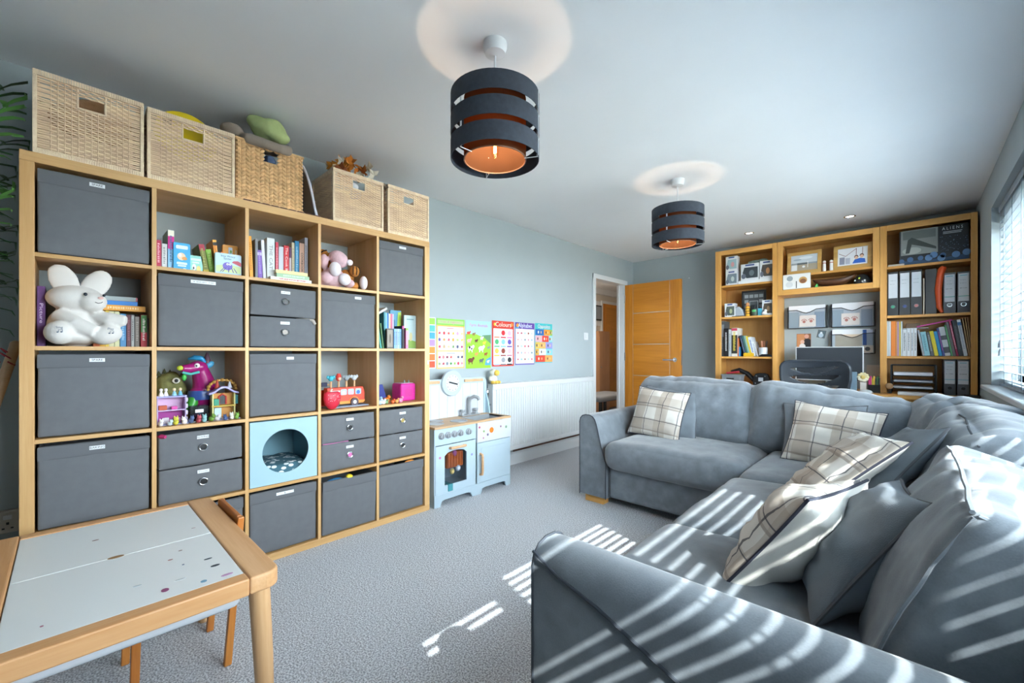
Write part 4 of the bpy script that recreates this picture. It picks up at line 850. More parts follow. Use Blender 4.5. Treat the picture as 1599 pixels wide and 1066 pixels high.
rnd = random.Random(3); FIGC = ['#e9e7ea', '#c9d8e0', '#d7cf4a', '#e8e0e4', '#5a6f96', '#b34a55', '#8fc0c4', '#6a8f3a', '#d8d3da', '#3f5a8c', '#e2ddd0', '#7fae4e']
FIGL = ['white', 'pale blue', 'yellow', 'ivory', 'navy', 'red', 'aqua', 'olive', 'silver', 'dark blue', 'cream', 'green']
for k in range(12):
    u = .02+.285*k/11+rnd.uniform(-.006, .006); d = .022+rnd.uniform(0, .015); s = rnd.uniform(.010, .014)
    t = thing('tiny_animal', 'tiny %s animal figure standing along the front of the doll house shelf' % FIGL[k], 'toy figure', at(1, 2, u, d, .0006), rnd.uniform(40, 140), 'tiny figures before the doll houses')
    m = col(FIGC[k], .4); B().ell((0, 0, s*1.0), (s*.8, s*1.1, s), 10).ob('body', t, m, True); B().ell((0, -s*.8, s*2.0), s*.72, 10).ob('head', t, m, True)
    for sx in (-1, 1): B().ell((sx*s*.4, -s*.7, s*2.7), (s*.2, s*.15, s*.4), 6).ob('ear', t, m, True)
# toy bus
bus = thing('toy_bus', 'wooden red toy bus with animal peg passengers on a blue base', 'toy bus', at(3, 2, .187, .10, .0006), 90)
RED = col('#cf4326', .35)
B().box(-.13, .13, -.035, .045, 0, .008).ob('base_board', bus, col('#8d99ae', .5), bevel=.003)
B().prism([(-.12, .02), (.10, .02), (.112, .03), (.112, .085), (.10, .118), (-.12, .118)], 'y', -.02, .03).ob('body', bus, RED, bevel=.004)
B().prism([(-.12, .02), (.10, .02), (.112, .03), (.112, .036), (-.12, .036)], 'y', -.0215, -.019).ob('stripe', bus, col('#e0913a'))
for x in (-.022, .022, .068): B().prism(rrect(.036, .034, .006, 3, x, .09), 'y', -.0215, -.019).ob('window', bus, col('#a9c2d6', .2)); 
for x, c_ in ((-.022, '#e6c3b0'), (.022, '#d9a0b0'), (.068, '#3a66b4')): B().prism(disc2(x, .086, .011, .012), 'y', -.0225, -.021).ob('passenger', bus, col(c_))
for x in (-.075, .042):
    wv = B().lathe([(.001, -.032), (.024, -.032), (.024, -.022), (.001, -.022)], 22, (x, 0, .028), 'y', cap=False).ob('wheel', bus, col('#4a3a44'), True); B().lathe([(.0005, -.0335), (.011, -.033), (.011, -.031)], 16, (x, 0, .028), 'y', cap=False).ob('hub', wv, col('#d9dde2'), True)
    B().tube([(x+.03*cos(pi*k/8), -.021, .028+.03*sin(pi*k/8)) for k in range(9)], .003, 6).ob('wheel_arch', bus, col('#e0913a'), True)
B().box(-.1, -.045, -.0215, -.019, .092, .1).ob('destination_panel', bus, CARD); 
for x, c_, ear in ((-.088, '#3aa7bd', 1), (-.042, '#cf3f34', 0), (.006, '#8f999d', 1), (.055, '#b9bcc0', 1)):
    pg = B().tube([(x, .005, .118), (x, .005, .155)], .006, 8).ob('peg', bus, BEECH, True); q = B().ell((x, .005, .172), (.016, .013, .017), 14)
    if ear: q.ell((x-.017, .005, .18), (.009, .006, .011), 10).ell((x+.017, .005, .18), (.009, .006, .011), 10)
    else: q.lathe([(.018, .18), (.012, .192), (.01, .2)], 12, (x, .005, 0))
    q.ob('animal_head', pg, col(c_, .5), True); 
    if not ear: B().ell((x+.002, -.006, .17), (.01, .006, .011), 10).ob('face', pg, col('#e4b79c'), True)
st = thing('strawberry_purse', 'red heart-shaped strawberry toy with white dots in front of the bus', 'toy', at(3, 2, .075, .032, .0006), 90)
b = B().lathe([(.004, 0), (.022, .006), (.04, .03), (.05, .06), (.048, .085), (.035, .098), (.012, .10)], 22); 
for i, p in enumerate(b.v): b.v[i] = (p[0], p[1]*.5, p[2]+.006*(abs(p[0])/.05)*(p[2] > .08))
b.ob('body', st, col('#c9263e', .45), True); rnd = random.Random(2); b = B()
for k in range(30):
    z = rnd.uniform(.02, .088); rr_ = .05*min(1, (z/.055)**.55)*.9; a = rnd.uniform(-2.6, -.5); b.ell((rr_*cos(a), rr_*sin(a)*.53-.001, z), .0017, 6)
b.ob('dots', st, CARD)['kind'] = 'stuff'; B().tube([(-.01, 0, .1), (.0, 0, .118)], .005, 8).ob('stalk', st, col('#d5d0c0'), True)
tr = thing('toy_train', 'small wooden blocks and rod behind the strawberry toy', 'toy', at(3, 2, .055, .19, .0006), 90)
B().tube([(-.04, 0, .13), (.07, 0, .13)], .006, 8).ob('rod', tr, BEECH, True); B().box(-.045, -.02, -.012, .012, .118, .142).ob('end_block', tr, col('#2f93b5'), bevel=.004); B().box(.02, .055, -.012, .012, .12, .145).ob('navy_block', tr, col('#2a2c50'), bevel=.002)
B().box(-.045, .07, -.012, .012, 0, .1).ob('stand', tr, RED, bevel=.004); B().ell((-.04, -.014, .092), (.012, .01, .012), 10).ob('knob', tr, col('#d9a02c'), True)
# pink speaker cube and bits
pc = thing('pink_speaker_cube', 'bright pink padded speaker cube with a pale top', 'speaker', at(4, 2, .262, .085, .0006), 90)
soft((.116, .116, .116), .012, (.001, .001, .001), 14, M=TR((0, .058, .059))).ob('body', pc, mat('hot_pink', '#cf2190', .6, var=(80, .08)), True); B().box(-.046, .046, .012, .104, .1165, .12).ob('top_pad', pc, col('#d9bcd0'), bevel=.002)
for x in (.0, .034): B().lathe([(.008, .12), (.004, .135), (.001, .14)], 8, (x, .05, 0)).ob('ear_button', pc, col('#7f8a86'), True)
B().prism(rrect(.05, .05, .006, 3, 0, .055), 'y', -.0012, 0).ob('front_badge', pc, mat('hot_pink_dark', '#bd1c84', .6))
tag(B().box(-.05, .05, 0, .006, 0, .1).ob('game_box', None, col('#3f4a8c', .4), loc=at(4, 2, .1, .15, .02), rot=(radians(-20), radians(0), radians(110)), bevel=.001), 'purple and blue flat game box leaning behind small toys', 'game box')
for k, (u, d, c_, s, lab) in enumerate(((.02, .025, '#b9cfe6', .016, 'pale blue'), (.045, .03, '#e6ecf4', .015, 'white and navy'), (.07, .035, '#7d9a6c', .013, 'sage green'), (.085, .06, '#d97428', .022, 'orange'), (.11, .028, '#d8622e', .013, 'vermilion'), (.14, .03, '#d99a58', .014, 'golden ring'), (.165, .028, '#d988a8', .018, 'pink'), (.03, .06, '#8ab2d8', .02, 'sky blue'), (.06, .075, '#6a3a3a', .016, 'dark brown'))):
    t = thing('toy_trinket', 'small %s toy piece heaped beside the pink speaker cube' % lab, 'toy', at(4, 2, u, d, .0006), 90, 'loose toys beside the pink cube')
    m = col(c_, .4); B().ell((0, 0, s*.9), (s, s*.8, s*.9), 12).ob('body', t, m, True); B().ell((s*.6, -s*.3, s*1.9), s*.55, 10).ob('head', t, m, True)
tag(B().box(-.006, .006, -.003, 0, -.014, .014).ob('cupboard_catch', None, col('#d9d6c4'), bevel=.002, loc=(.3962, KY+W-.016, 1.0), rot=(0, 0, radians(90))), 'small white catch stuck on the shelf unit end near the posters', 'catch')

# ---------------------------------------------------------------- wall posters
def poster(y0, y1, z0, z1, label, base, fn, x=.002, title=None, tc='#ffffff', ts=.05, tz=None, rz=90, curl=.004):
    w, h = y1-y0, z1-z0; t = thing('wall_poster', label, 'poster', (x, (y0+y1)/2, z0), rz, 'learning posters on the wall')
    B().box(-w/2, w/2, -.0012, 0, 0, h).ob('sheet', t, col(base, .35))
    its = fn(w, h); flatart(t, its, -.0014)
    if title: text(title, ts, t, (0, -.0042, tz or h*.93), col(tc), width=w*.72)
    return t
def icons(w, h, rows, x0=-.4, x1=.4, s=.042):
    out = []
    for z, cols_ in rows:
        n = len(cols_)
        for i, c_ in enumerate(cols_):
            x = w*(x0+(x1-x0)*i/max(1, n-1)); k = (i*7+int(z*100)) % 3
            if not c_: continue
            p = disc2(x, h*z, w*s, w*s*(.9 if k else 1.15), 10) if k < 2 else [(x-w*s, h*z-w*s*.6), (x+w*s*.8, h*z-w*s*.9), (x+w*s, h*z+w*s*.7), (x-w*s*.3, h*z+w*s)]
            out.append((c_, p)); 
            if k == 0: out.append(('#5f8a3a', disc2(x, h*z+w*s*1.05, w*s*.3, w*s*.25, 6)))
    return out
def R4(x0, x1, z0, z1, w, h): return [(w*x0, h*z0), (w*x1, h*z0), (w*x1, h*z1), (w*x0, h*z1)]
def fruit(w, h):
    it = [('#7cc24a', R4(-.5, .5, .86, 1, w, h)), ('#a9d884', R4(-.46, .46, .9, .97, w, h)), ('#e9a04e', R4(-.48, .48, .85, .865, w, h)), ('#e2e6ee', R4(-.45, .45, .37, .84, w, h)), ('#e2e6ee', R4(-.45, .45, .03, .34, w, h)), ('#e08a9a', R4(-.15, .1, .80, .82, w, h)), ('#9a9cb0', R4(-.15, .15, .30, .32, w, h))]
    return it+icons(w, h, ((.71, ['#d0405a', '#c92a3a', '#d2503e', '#e6b23a', '#c88fc4', '#ead68a']), (.58, ['#5a4a9c', '#e0863e', '#cf4450', '#e29a2e', '#a9c96a', '#dcc04a']), (.44, ['#c03a56', '#b99a70', '#e0b48a', '#6a8a4a', '#4a4a70', '#a03a6a']), (.23, ['#b0304e', '#d07a80', '#8a3f50', '#d8605a', '#efd9dc', '#5a5f70', '#502a50']), (.10, ['#8a9a70', '#b04a56', '#707a88', '#4a8a3e', '#8ab04e', '#b8304a', '#c9808a'])))
poster(2.043, 2.335, .934, 1.342, 'green-bordered fruit and vegetable chart with rows of small drawings', '#e9b26a', fruit, title='Fruits & Vegetables', tc='#c97a9c', ts=.034, tz=.382)
def farm(w, h):
    it = [('#9fcbe6', R4(-.5, .5, .7, 1, w, h)), ('#5f8a62', [(0, h*.5), (w*.5, h*.5), (w*.5, h*.72), (w*.15, h*.7)]), ('#8fbc2e', [(-w*.5, 0), (w*.5, 0), (w*.5, h*.52), (w*.2, h*.66), (-w*.1, h*.72), (-w*.5, h*.72)]), ('#4a9ad4', [(w*.25, h*.06), (w*.5, h*.06), (w*.5, h*.24), (w*.3, h*.18)])]
    def an(x, z, s, c_): return [(c_, disc2(x*w, z*h, s*w, s*w*.62, 10)), (c_, disc2((x+s*.95)*w, z*h+s*w*.5, s*w*.42, None, 8)), (c_, R4(x-s*.7, x-s*.45, z-s*.75, z, w, h)), (c_, R4(x+s*.4, x+s*.65, z-s*.75, z, w, h))]
    for a in ((-.4, .74, .07, '#c9483a'), (-.2, .72, .06, '#8a6a3a'), (-.38, .58, .08, '#e0a0a0'), (-.1, .58, .06, '#5a2a1e'), (.12, .64, .06, '#eceaea'), (.22, .54, .06, '#e0c03a'), (-.32, .42, .11, '#f0f0f0'), (.1, .42, .11, '#e8e8ee'), (.4, .44, .05, '#7a8088'), (-.1, .3, .06, '#d08a4a'), (.28, .3, .06, '#9a4a20'), (-.32, .17, .11, '#6a3020'), (.1, .16, .08, '#5a5f60'), (.38, .14, .05, '#eef2f6')): it += an(*a)
    it += [('#2a2a2a', disc2(-.36*w, .44*h, .04*w, None, 7)), ('#2a2a2a', disc2(-.28*w, .41*h, .03*w, None, 7))]
    return it
poster(2.35, 2.644, .928, 1.342, 'green meadow farm animals poster with a blue sky', '#a9d1e8', farm, title='Farm Animals', tc='#d58aa6', ts=.045, tz=.375)
def colours(w, h):
    it = [('#eceef3', R4(-.44, .44, .04, .83, w, h))]
    rows_ = (('#e8e4e6', '#c9242e', '#e9a8c0'), ('#4aa86a', '#7fb6dc', '#5a4aa0'), ('#e6b04a', '#8a3a2e', '#d8b0b8'), ('#eceaf0', '#8f9098', '#25252a'))
    lb = (('#d9805a', '#c9242e', '#d878b0'), ('#4aa86a', '#6fb6e0', '#5a3a90'), ('#e6b04a', '#8a3a2e', '#b06a80'), ('#a8b0cc', '#7a7c84', '#25252a'))
    for r in range(4):
        for c_ in range(3):
            x = -.29+.29*c_; z = .74-.2*r
            it += [(lb[r][c_], R4(x-.12, x+.12, z-.115, z-.085, w, h)), (rows_[r][c_], disc2(x*w, z*h, w*.09, w*.085, 12))]
    it += [('#e8c040', disc2(-.38*w, .92*h, .05*w)), ('#e88a3a', disc2(.4*w, .93*h, .06*w))]
    return it
poster(2.66, 2.949, .938, 1.357, 'red-bordered Colours poster of picture squares', '#cf3a2c', colours, title='Colours', tc='#e6dccf', ts=.06, tz=.385)
def alpha(w, h):
    it = [('#5a3a92', R4(-.5, .5, .86, 1, w, h)), ('#e9ebf2', R4(-.47, .47, .03, .85, w, h)), ('#e2923a', disc2(-.38*w, .93*h, .07*w)), ('#3fa0c0', R4(-.48, -.3, .865, .89, w, h))]
    cs = ['#c9304a', '#8fa8c0', '#b05a6a', '#d8a0a0', '#90b8c0', '#c0a8b8', '#8a4a3a', '#7a8a94', '#a8c0d0', '#c07a8a']
    for r in range(5):
        for c_ in range(5): it.append((cs[(r*3+c_*2) % 10], disc2((-.36+.18*c_)*w, (.75-.155*r)*h, w*(.05 if (r+c_) % 2 else .036), w*.038, 8)))
        it.append(('#d9c4d4', R4(-.46, .46, .675-.155*r, .678-.155*r, w, h)))
    return it
poster(2.967, 3.251, .946, 1.357, 'purple-headed Alphabet poster with a letter grid', '#6a5aa0', alpha, title='Alphabet', tc='#d8e0f0', ts=.06, tz=.382)
def opp(w, h):
    it = []
    g = [(-.48, .0, .70, .85, '#1f62a8'), (0, .36, .70, .85, '#e58a26'), (.36, .5, .70, .85, '#8fb050'), (-.48, -.1, .53, .69, '#e2a0a8'), (-.1, .28, .53, .69, '#d43a2c'), (.28, .5, .53, .69, '#8fc0c4'), (-.48, -.25, .36, .52, '#d8b04a'), (-.25, .1, .36, .52, '#e8a860'), (.1, .5, .36, .52, '#8f8cc8'), (-.48, -.28, .2, .35, '#d99a2e'), (-.28, .12, .2, .35, '#d9dce2'), (.12, .5, .2, .35, '#7fc0d8'), (-.48, .06, .02, .19, '#d2402e'), (.06, .5, .02, .19, '#e8a05a')]
    for x0, x1, z0, z1, c_ in g:
        it.append((c_, R4(x0, x1, z0, z1, w, h))); xm = (x0+x1)/2
        it += [('#f0ead8' if c_ in ('#1f62a8', '#d43a2c', '#d2402e') else '#4a4038', disc2((xm-.08*(x1-x0)*2)*w, (z0+z1)/2*h, w*.035, w*.055, 8)), ('#e8b880', disc2((xm+.08*(x1-x0)*2)*w, (z0+z1)/2*h, w*.03, w*.05, 8))]
    return it
poster(3.262, 3.543, .960, 1.364, 'turquoise Opposites poster of coloured picture blocks', '#3fb3b8', opp, title='Opposites', tc='#e8cfd0', ts=.055, tz=.372)
def shapes(w, h):
    it = []
    for k, c_ in enumerate(('#e0502e', '#e0702e', '#e8862e', '#a884c0', '#3f9ad0', '#4fb0a8', '#8fc84a')): it.append((c_, R4(-.48, .48, .02+k*.14, .02+k*.14+.125, w, h)))
    return it
poster(1.76, 2.034, .938, 1.345, 'striped rainbow-coloured chart half hidden by the shelf unit', '#d9dde2', shapes)
# black board edge beside unit
tag(B().box(0, .006, 0, .16, 0, .55).ob('folded_easel', None, mat('dark_blue_grey', '#3f444f', .5), bevel=.002, loc=(.005, 1.703, 1.03)), 'dark thin board wedged behind the shelf unit end', 'board')

# ---------------------------------------------------------------- toy kitchen
KB = mat('pale_blue_paint', '#b2c5d1', .45); KW = mat('kitchen_white', '#cdd1d7', .4); KTOP = wood('kitchen_worktop', '#cdac86', '#b8946c', 'x', 12); KG = mat('toy_silver', '#a9adb2', .35, .4)
kt = thing('toy_kitchen', 'pale blue wooden toy kitchen with oven, hob, sink and clock', 'toy kitchen', (.105, 1.727, 0), 90)
w, d, h = .75, .30, .555       # local x along wall, front at y=-d
B().box(0, .012, -d, 0, .03, h-.016).ob('side_panel', kt, KB, bevel=.002); B().box(w-.012, w, -d, 0, .03, h-.016).ob('side_panel', kt, KB, bevel=.002); B().box(.375, .387, -d+.01, 0, .08, .42).ob('centre_panel', kt, KB)
B().box(.012, w-.012, -d+.01, 0, .08, .09).ob('floor_panel', kt, KB); B().box(.012, w-.012, -.012, 0, .08, h-.016).ob('rear_panel', kt, mat('slate_inside', '#b9cad4', .7))
B().prism([(0, 0), (.05, 0), (.065, .035), (.09, .042), (.30, .042), (.33, .035), (.345, 0), (.43, 0), (.445, .035), (.47, .042), (.67, .042), (.69, .035), (.70, 0), (w, 0), (w, .085), (0, .085)], 'y', -d-.002, -d+.012).ob('plinth', kt, KB, bevel=.001)
B().box(0, .012, -d+.01, 0, 0, .03).box(w-.012, w, -d+.01, 0, 0, .03).ob('foot', kt, KB)
B().box(0, .38, -d, -d+.012, .425, h-.016).ob('control_panel', kt, KB, bevel=.001)
for x in (.06, .117, .174, .23, .305):
    kn = B().lathe([(.024, 0), (.024, -.008), (.019, -.012), (.018, -.022), (.001, -.024)], 20, (x, -d, .488), 'y', cap=False).ob('knob', kt, KG, True); B().box(x-.0035, x+.0035, -d-.03, -d-.02, .474, .502).ob('grip', kn, KG, bevel=.002)
# oven door with arched window
b = B(); x0, x1, z0, z1 = .008, .372, .088, .42; wx0, wx1, wz0, wz1 = .085, .285, .14, .345
def sym(n_):      # matching inner arch / outer rectangle loops
    inn, out_ = [], []
    for k in range(n_+1): f = k/n_; inn.append((wx0+(wx1-wx0)*f, wz0)); out_.append((x0+(x1-x0)*f, z0))
    for k in range(1, n_): f = k/n_; inn.append((wx1, wz0+(wz1-wz0)*f)); out_.append((x1, z0+(z1-z0)*f))
    for k in range(n_+1): f = 1-k/n_; inn.append((wx0+(wx1-wx0)*f, wz1+.03*math.sqrt(max(0, 1-(2*f-1)**2)))); out_.append((x0+(x1-x0)*f, z1))
    for k in range(1, n_): f = 1-k/n_; inn.append((wx0, wz0+(wz1-wz0)*f)); out_.append((x0, z0+(z1-z0)*f))
    return inn, out_
arch, ou = sym(8); n = len(arch)
vs = [(p, -d-.006, q) for p, q in ou]+[(p, -d-.006, q) for p, q in arch]+[(p, -d+.006, q) for p, q in ou]+[(p, -d+.006, q) for p, q in arch]
fs = []
for i in range(n):
    j = (i+1) % n; fs += [(i, j, n+j, n+i), (2*n+i, 2*n+j, 3*n+j, 3*n+i), (i, j, 2*n+j, 2*n+i), (n+i, n+j, 3*n+j, 3*n+i)]
ovd = b.add(vs, fs).ob('oven_door', kt, KB)
B().prism(arch, 'y', -d+.001, -d+.003).ob('oven_glass', ovd, glass_mat('oven_window', '#e3e8ec', .06))
B().tube([(.13, -d-.005, .395), (.13, -d-.03, .398), (.15, -d-.033, .398), (.235, -d-.033, .398), (.255, -d-.03, .398), (.255, -d-.005, .395)], .010, 10).ob('oven_handle', ovd, BEECH, True)
# cupboard door, sink front, worktop
cd_ = B().box(.39, w-.006, -d-.006, -d+.006, .088, .385).ob('cupboard_door', kt, KB, bevel=.0015); B().box(.43, w-.05, -d-.0075, -d-.0055, .13, .345).ob('door_panel', cd_, KB, bevel=.003)
B().tube([(.418, -d-.005, .305), (.418, -d-.03, .30), (.418, -d-.032, .285), (.418, -d-.032, .17), (.418, -d-.03, .155), (.418, -d-.005, .15)], .010, 10).ob('cupboard_handle', cd_, BEECH, True)
B().box(.385, w, -d-.012, -d+.01, .39, h-.016).ob('sink_front', kt, KW, bevel=.002)
B().box(-.008, .40, -d-.016, 0, h-.016, h).box(.40, w+.006, -d-.004, -d+.025, h-.016, h).box(.40, w+.006, -.08, 0, h-.016, h).box(.72, w+.006, -d, -.07, h-.016, h).ob('worktop', kt, KTOP, bevel=.002)
B().box(.41, .72, -d+.03, -.085, h-.07, h-.066).box(.405, .41, -d+.025, -.08, h-.07, h-.001).box(.72, .725, -d+.025, -.08, h-.07, h-.001).box(.405, .725, -.085, -.08, h-.07, h-.001).box(.405, .725, -d+.025, -d+.03, h-.07, h-.001).ob('sink_basin', kt, KG)
for x, y, r_ in ((.09, -.19, .062), (.29, -.21, .066), (.17, -.09, .055)):
    B().lathe([(r_, 0), (r_, .004), (r_*.8, .006), (r_*.78, .003), (.001, .003)], 26, (x, y, h), cap=False).ob('hob_plate', kt, KG, True)
fa = B().tube([(.535, -.045, h), (.535, -.045, h+.10), (.54, -.05, h+.135), (.56, -.075, h+.155), (.58, -.10, h+.145), (.585, -.108, h+.125)], .014, 12).ob('tap', kt, KG, True)
B().box(.44, .63, -.075, -.02, h, h+.012).ob('tap_base', kt, KG, bevel=.004)
for x in (.465, .605): B().lathe([(.012, 0), (.01, .02), (.02, .026), (.02, .04), (.001, .042)], 14, (x, -.045, h+.012), cap=False).ob('tap_handle', kt, KG, True)
# backboard with clock
for k in range(9): B().box(.02+k*.079, .02+(k+1)*.079-.0015, -.014, -.004, h, .83).ob('back_board', kt, KW, bevel=.001)
B().prism([(0, h), (0, .83), (.02, .858), (.70, .858), (w-.02, .85), (w, .83), (w, h), (w-.03, h), (w-.03, .815), (.03, .815), (.03, h)], 'y', -.02, 0).ob('back_frame', kt, KB, bevel=.002)
B().prism([(0, h-.1), (-.09, h-.1), (-.05, h+.1), (0, h+.22)], 'x', w-.012, w-.001).ob('bracket', kt, mat('pale_blue_edge', '#a9c8d8', .5), bevel=.001)
ck = B().lathe([(.001, -.036), (.098, -.036), (.102, -.03), (.102, -.018)], 36, (.37, 0, .825), 'y', cap=False).ob('clock', kt, KB, True)
B().lathe([(.0005, -.0375), (.066, -.037)], 32, (.37, 0, .825), 'y', cap=False).ob('clock_face', ck, KW)
b = B()
for k in range(12): a = 2*pi*k/12; b.box(.37+.056*cos(a)-.002, .37+.056*cos(a)+.002, -.039, -.0375, .825+.056*sin(a)-.003, .825+.056*sin(a)+.003)
b.ob('hour_mark', ck, INK)['kind'] = 'stuff'
b = B().box(-.008, .05, -.0405, -.039, -.006, .006); b.xf(TR((.37, 0, .825), (0, 14, 0))); b.ob('minute_hand', ck, BLACK); b = B().box(-.04, .005, -.0415, -.0405, -.006, .006).xf(TR((.37, 0, .825), (0, 14, 0))); b.ob('hour_hand', ck, BLACK)
for xs in (.05, .50): B().box(xs, xs+.2, -.034, -.018, .826, .848).ob('wood_rail', kt, BEECH, bevel=.003)
# stickers
for x, z, c_, rr_ in ((.53, .47, '#ef7a1e', .022), (.405, .505, '#b0486c', .009), (.45, .47, '#8fae6a', .009), (.49, .44, '#7a6a8c', .010), (.63, .485, '#8a5a7c', .008), (.69, .475, '#7a9a7c', .011), (.445, .42, '#c080a0', .008)):
    B().prism(disc2(x, z, rr_), 'y', -d-.0128, -d-.0118).ob('sticker', kt, col(c_))
for x, z, c_ in ((.045, .34, '#c070a0'), (.335, .315, '#8a8ac0')): B().prism(disc2(x, z, .009), 'y', -d-.0068, -d-.0058).ob('sticker', kt, col(c_))
# basket and felt food in the oven
ob_ = thing('play_basket', 'orange plastic toy basket behind the oven window', 'basket', (.365, 1.92, .245), 90)
b = B(); 
B().box(-.075, .075, -.03, .06, .0, .11).ob('basket_body', ob_, col('#f07a34', .5), bevel=.01)
for k in range(6): B().box(-.07+k*.025, -.062+k*.025, -.034, -.029, .008, .105).ob('slat', ob_, col('#dd6526', .5), bevel=.001)
tag(B().ell((0, 0, .0), (.010, .02, .022), 14).ob('felt_flower', None, col('#d070a8', .8), True, loc=(.392, 1.915, .345)), 'pink felt flower on the orange basket in the toy oven', 'toy')
tag(B().ell((0, 0, 0), (.012, .02, .022), 14).ob('felt_egg', None, col('#dfc27a', .8), True, loc=(.393, 1.892, .222)), 'yellow felt food piece below the orange basket', 'toy food')
tag(B().ell((0, 0, 0), (.012, .022, .022), 14).ob('felt_bread', None, col('#d5d8e2', .8), True, loc=(.393, 1.945, .235)), 'pale grey felt food piece below the orange basket', 'toy food')
tag(B().box(-.06, .06, -.02, .02, 0, .05).ob('toy_packet', None, col('#3f8f9a', .6), bevel=.004, loc=(.36, 1.86, .094)), 'teal toy packet at the bottom of the toy oven', 'toy food')
# duck on radiator
dk = thing('plush_duck', 'cream and yellow plush duck sitting on the radiator end', 'soft toy', (.075, 2.603, .788), 90)
remesh(B().ell((0, 0, .04), (.042, .035, .042), 16).ell((.0, -.005, .10), (.034, .032, .034), 16).tube([(-.035, 0, .06), (-.045, -.01, .03)], .014, 8).ob('body', dk, mat('cream_fleece', '#d9d6cc', .95, bump=(300, .5))), .005)
DUY = col('#e6bd55', .8); B().ell((.012, -.035, .098), (.03, .022, .026), 14).ob('beak', dk, DUY, True)
for x in (-.03, .008, .04): B().ell((x, -.03, .015), (.02, .022, .015), 12).ob('foot', dk, DUY, True)
# ---------------------------------------------------------------- play table, chair, ball
PINE = wood('pale_pine', '#dcb083', '#c9935f', 'x', 7, .45); PINEY = wood('pale_pine_along', '#dcb083', '#c9935f', 'y', 7, .45); PINEZ = wood('pale_pine_vertical', '#dfb88c', '#cfa070', 'z', 10, .45)
OPINE = wood('amber_pine', '#d1893f', '#b5692a', 'z', 12, .4); OPINEX = wood('amber_pine_cross', '#cf883f', '#b5692a', 'x', 12, .4)
tbx0, tbx1, tby0, tby1, tz = .69, 1.52, -.175, .405, .48
ptb = thing('play_table', 'low pine play table with paint-spotted white lids', 'table', (tbx0, tby0, 0))
def pt(o): return o
TL, TW = tbx1-tbx0, tby1-tby0
for y0, y1, s in ((0, .075, -1), (TW-.075, TW, 1)):
    r_ = .035; pr = []
    if s > 0: pr = [(0, y0), (TL, y0), (TL, y1-r_)]+[(TL-r_+r_*cos(a), y1-r_+r_*sin(a)) for a in [pi/2*k/5 for k in range(1, 6)]]+[(r_, y1)]+[(r_-r_*sin(a), y1-r_+r_*cos(a)) for a in [pi/2*k/5 for k in range(1, 6)]]
    else: pr = [(r_, y0), (TL-r_, y0)]+[(TL-r_+r_*sin(a), y0+r_-r_*cos(a)) for a in [pi/2*k/5 for k in range(1, 6)]]+[(TL, y1), (0, y1), (0, y0+r_)]+[(r_-r_*cos(a), y0+r_-r_*sin(a)) for a in [pi/2*k/5 for k in range(1, 5)]]
    B().prism(pr, 'z', tz-.045, tz).ob('end_board', ptb, PINE, bevel=.006, seg=3)
for x0, x1 in ((0, .045), (TL-.045, TL)): B().box(x0, x1, .0755, TW-.0755, tz-.045, tz).ob('rail', ptb, PINEY, bevel=.004)
LIDM = mat('white_lid', '#dfe3e4', .35)
for k, (x0, x1) in enumerate(((.047, TL/2-.0004), (TL/2+.0004, TL-.047))): B().box(x0, x1, .077, TW-.077, tz-.014, tz-.002).ob('lid', ptb, LIDM, bevel=.002)
B().prism(disc2(TL/2, .275, .009, .018), 'z', tz-.0025, tz-.0013).ob('finger_hole', ptb, col('#8a6a44'))
marks = [(.68, .46, '#2c3a44', .006, .011), (.62, .455, '#30424a', .004, .010), (.755, .42, '#6f9ab4', .007, .007), (.76, .47, '#b48fb4', .006, .014), (.735, .345, '#8a4a72', .010, .008), (.55, .38, '#9a6a62', .003, .006), (.61, .40, '#4a5a7a', .003, .003), (.5, .41, '#8a7a76', .003, .005), (.72, .14, '#a86a80', .003, .003), (.22, .24, '#7a5f58', .003, .008), (.70, .38, '#b4b8bc', .003, .012), (.33, .47, '#9a8f94', .003, .006), (.66, .30, '#aab4bc', .003, .009)]
for x, y, c_, rx, ry in marks:
    x = min(x, TL-.06)
    B().prism([(px, py) for px, py in disc2(x, y, rx, ry, 9)], 'z', tz-.0022, tz-.0012).ob('paint_spot', ptb, col(c_))
for x, y, dx, dy in ((.05, .04, -.02, -.015), (TL-.05, .04, .02, -.015), (.05, TW-.04, -.02, .015), (TL-.05, TW-.04, .02, .015)):
    B().tube([(x, y, tz-.044), (x+dx*.5, y+dy*.5, .24), (x+dx, y+dy, 0)], [.026, .024, .019], 18).ob('leg', ptb, PINEZ, True)
TRAY = mat('frosted_plastic', '#c9cdd4', .35, alpha=None)
tray = thing('storage_tray', 'frosted white plastic tray hung under the play table lids', 'tray', (tbx0, tby0, 0))
ox0, ox1, oy0, oy1 = .05, TL-.05, .08, TW-.08
soft((ox1-ox0, oy1-oy0, .046), .022, (0, 0, 0), 20, M=TR(((ox0+ox1)/2, (oy0+oy1)/2, tz-.071))).ob('shell', tray, TRAY, True)
B().box(ox0-.002, ox1+.002, oy0, oy1, tz-.051, tz-.0465).ob('rim', tray, TRAY)
ch = thing('childs_chair', 'amber pine child\'s chair tucked under the play table', 'chair', (.80, .13, 0))
cw, cdp = .28, .27
for x in (.0, cw-.022): B().prism([(cdp-.03, 0), (cdp-.008, 0), (cdp+.03, .495), (cdp+.01, .495)], 'x', x, x+.022).ob('leg', ch, OPINE, bevel=.003); B().prism([(.0, 0), (.022, 0), (.03, .275), (.008, .275)], 'x', x, x+.022).ob('leg', ch, OPINE, bevel=.003)
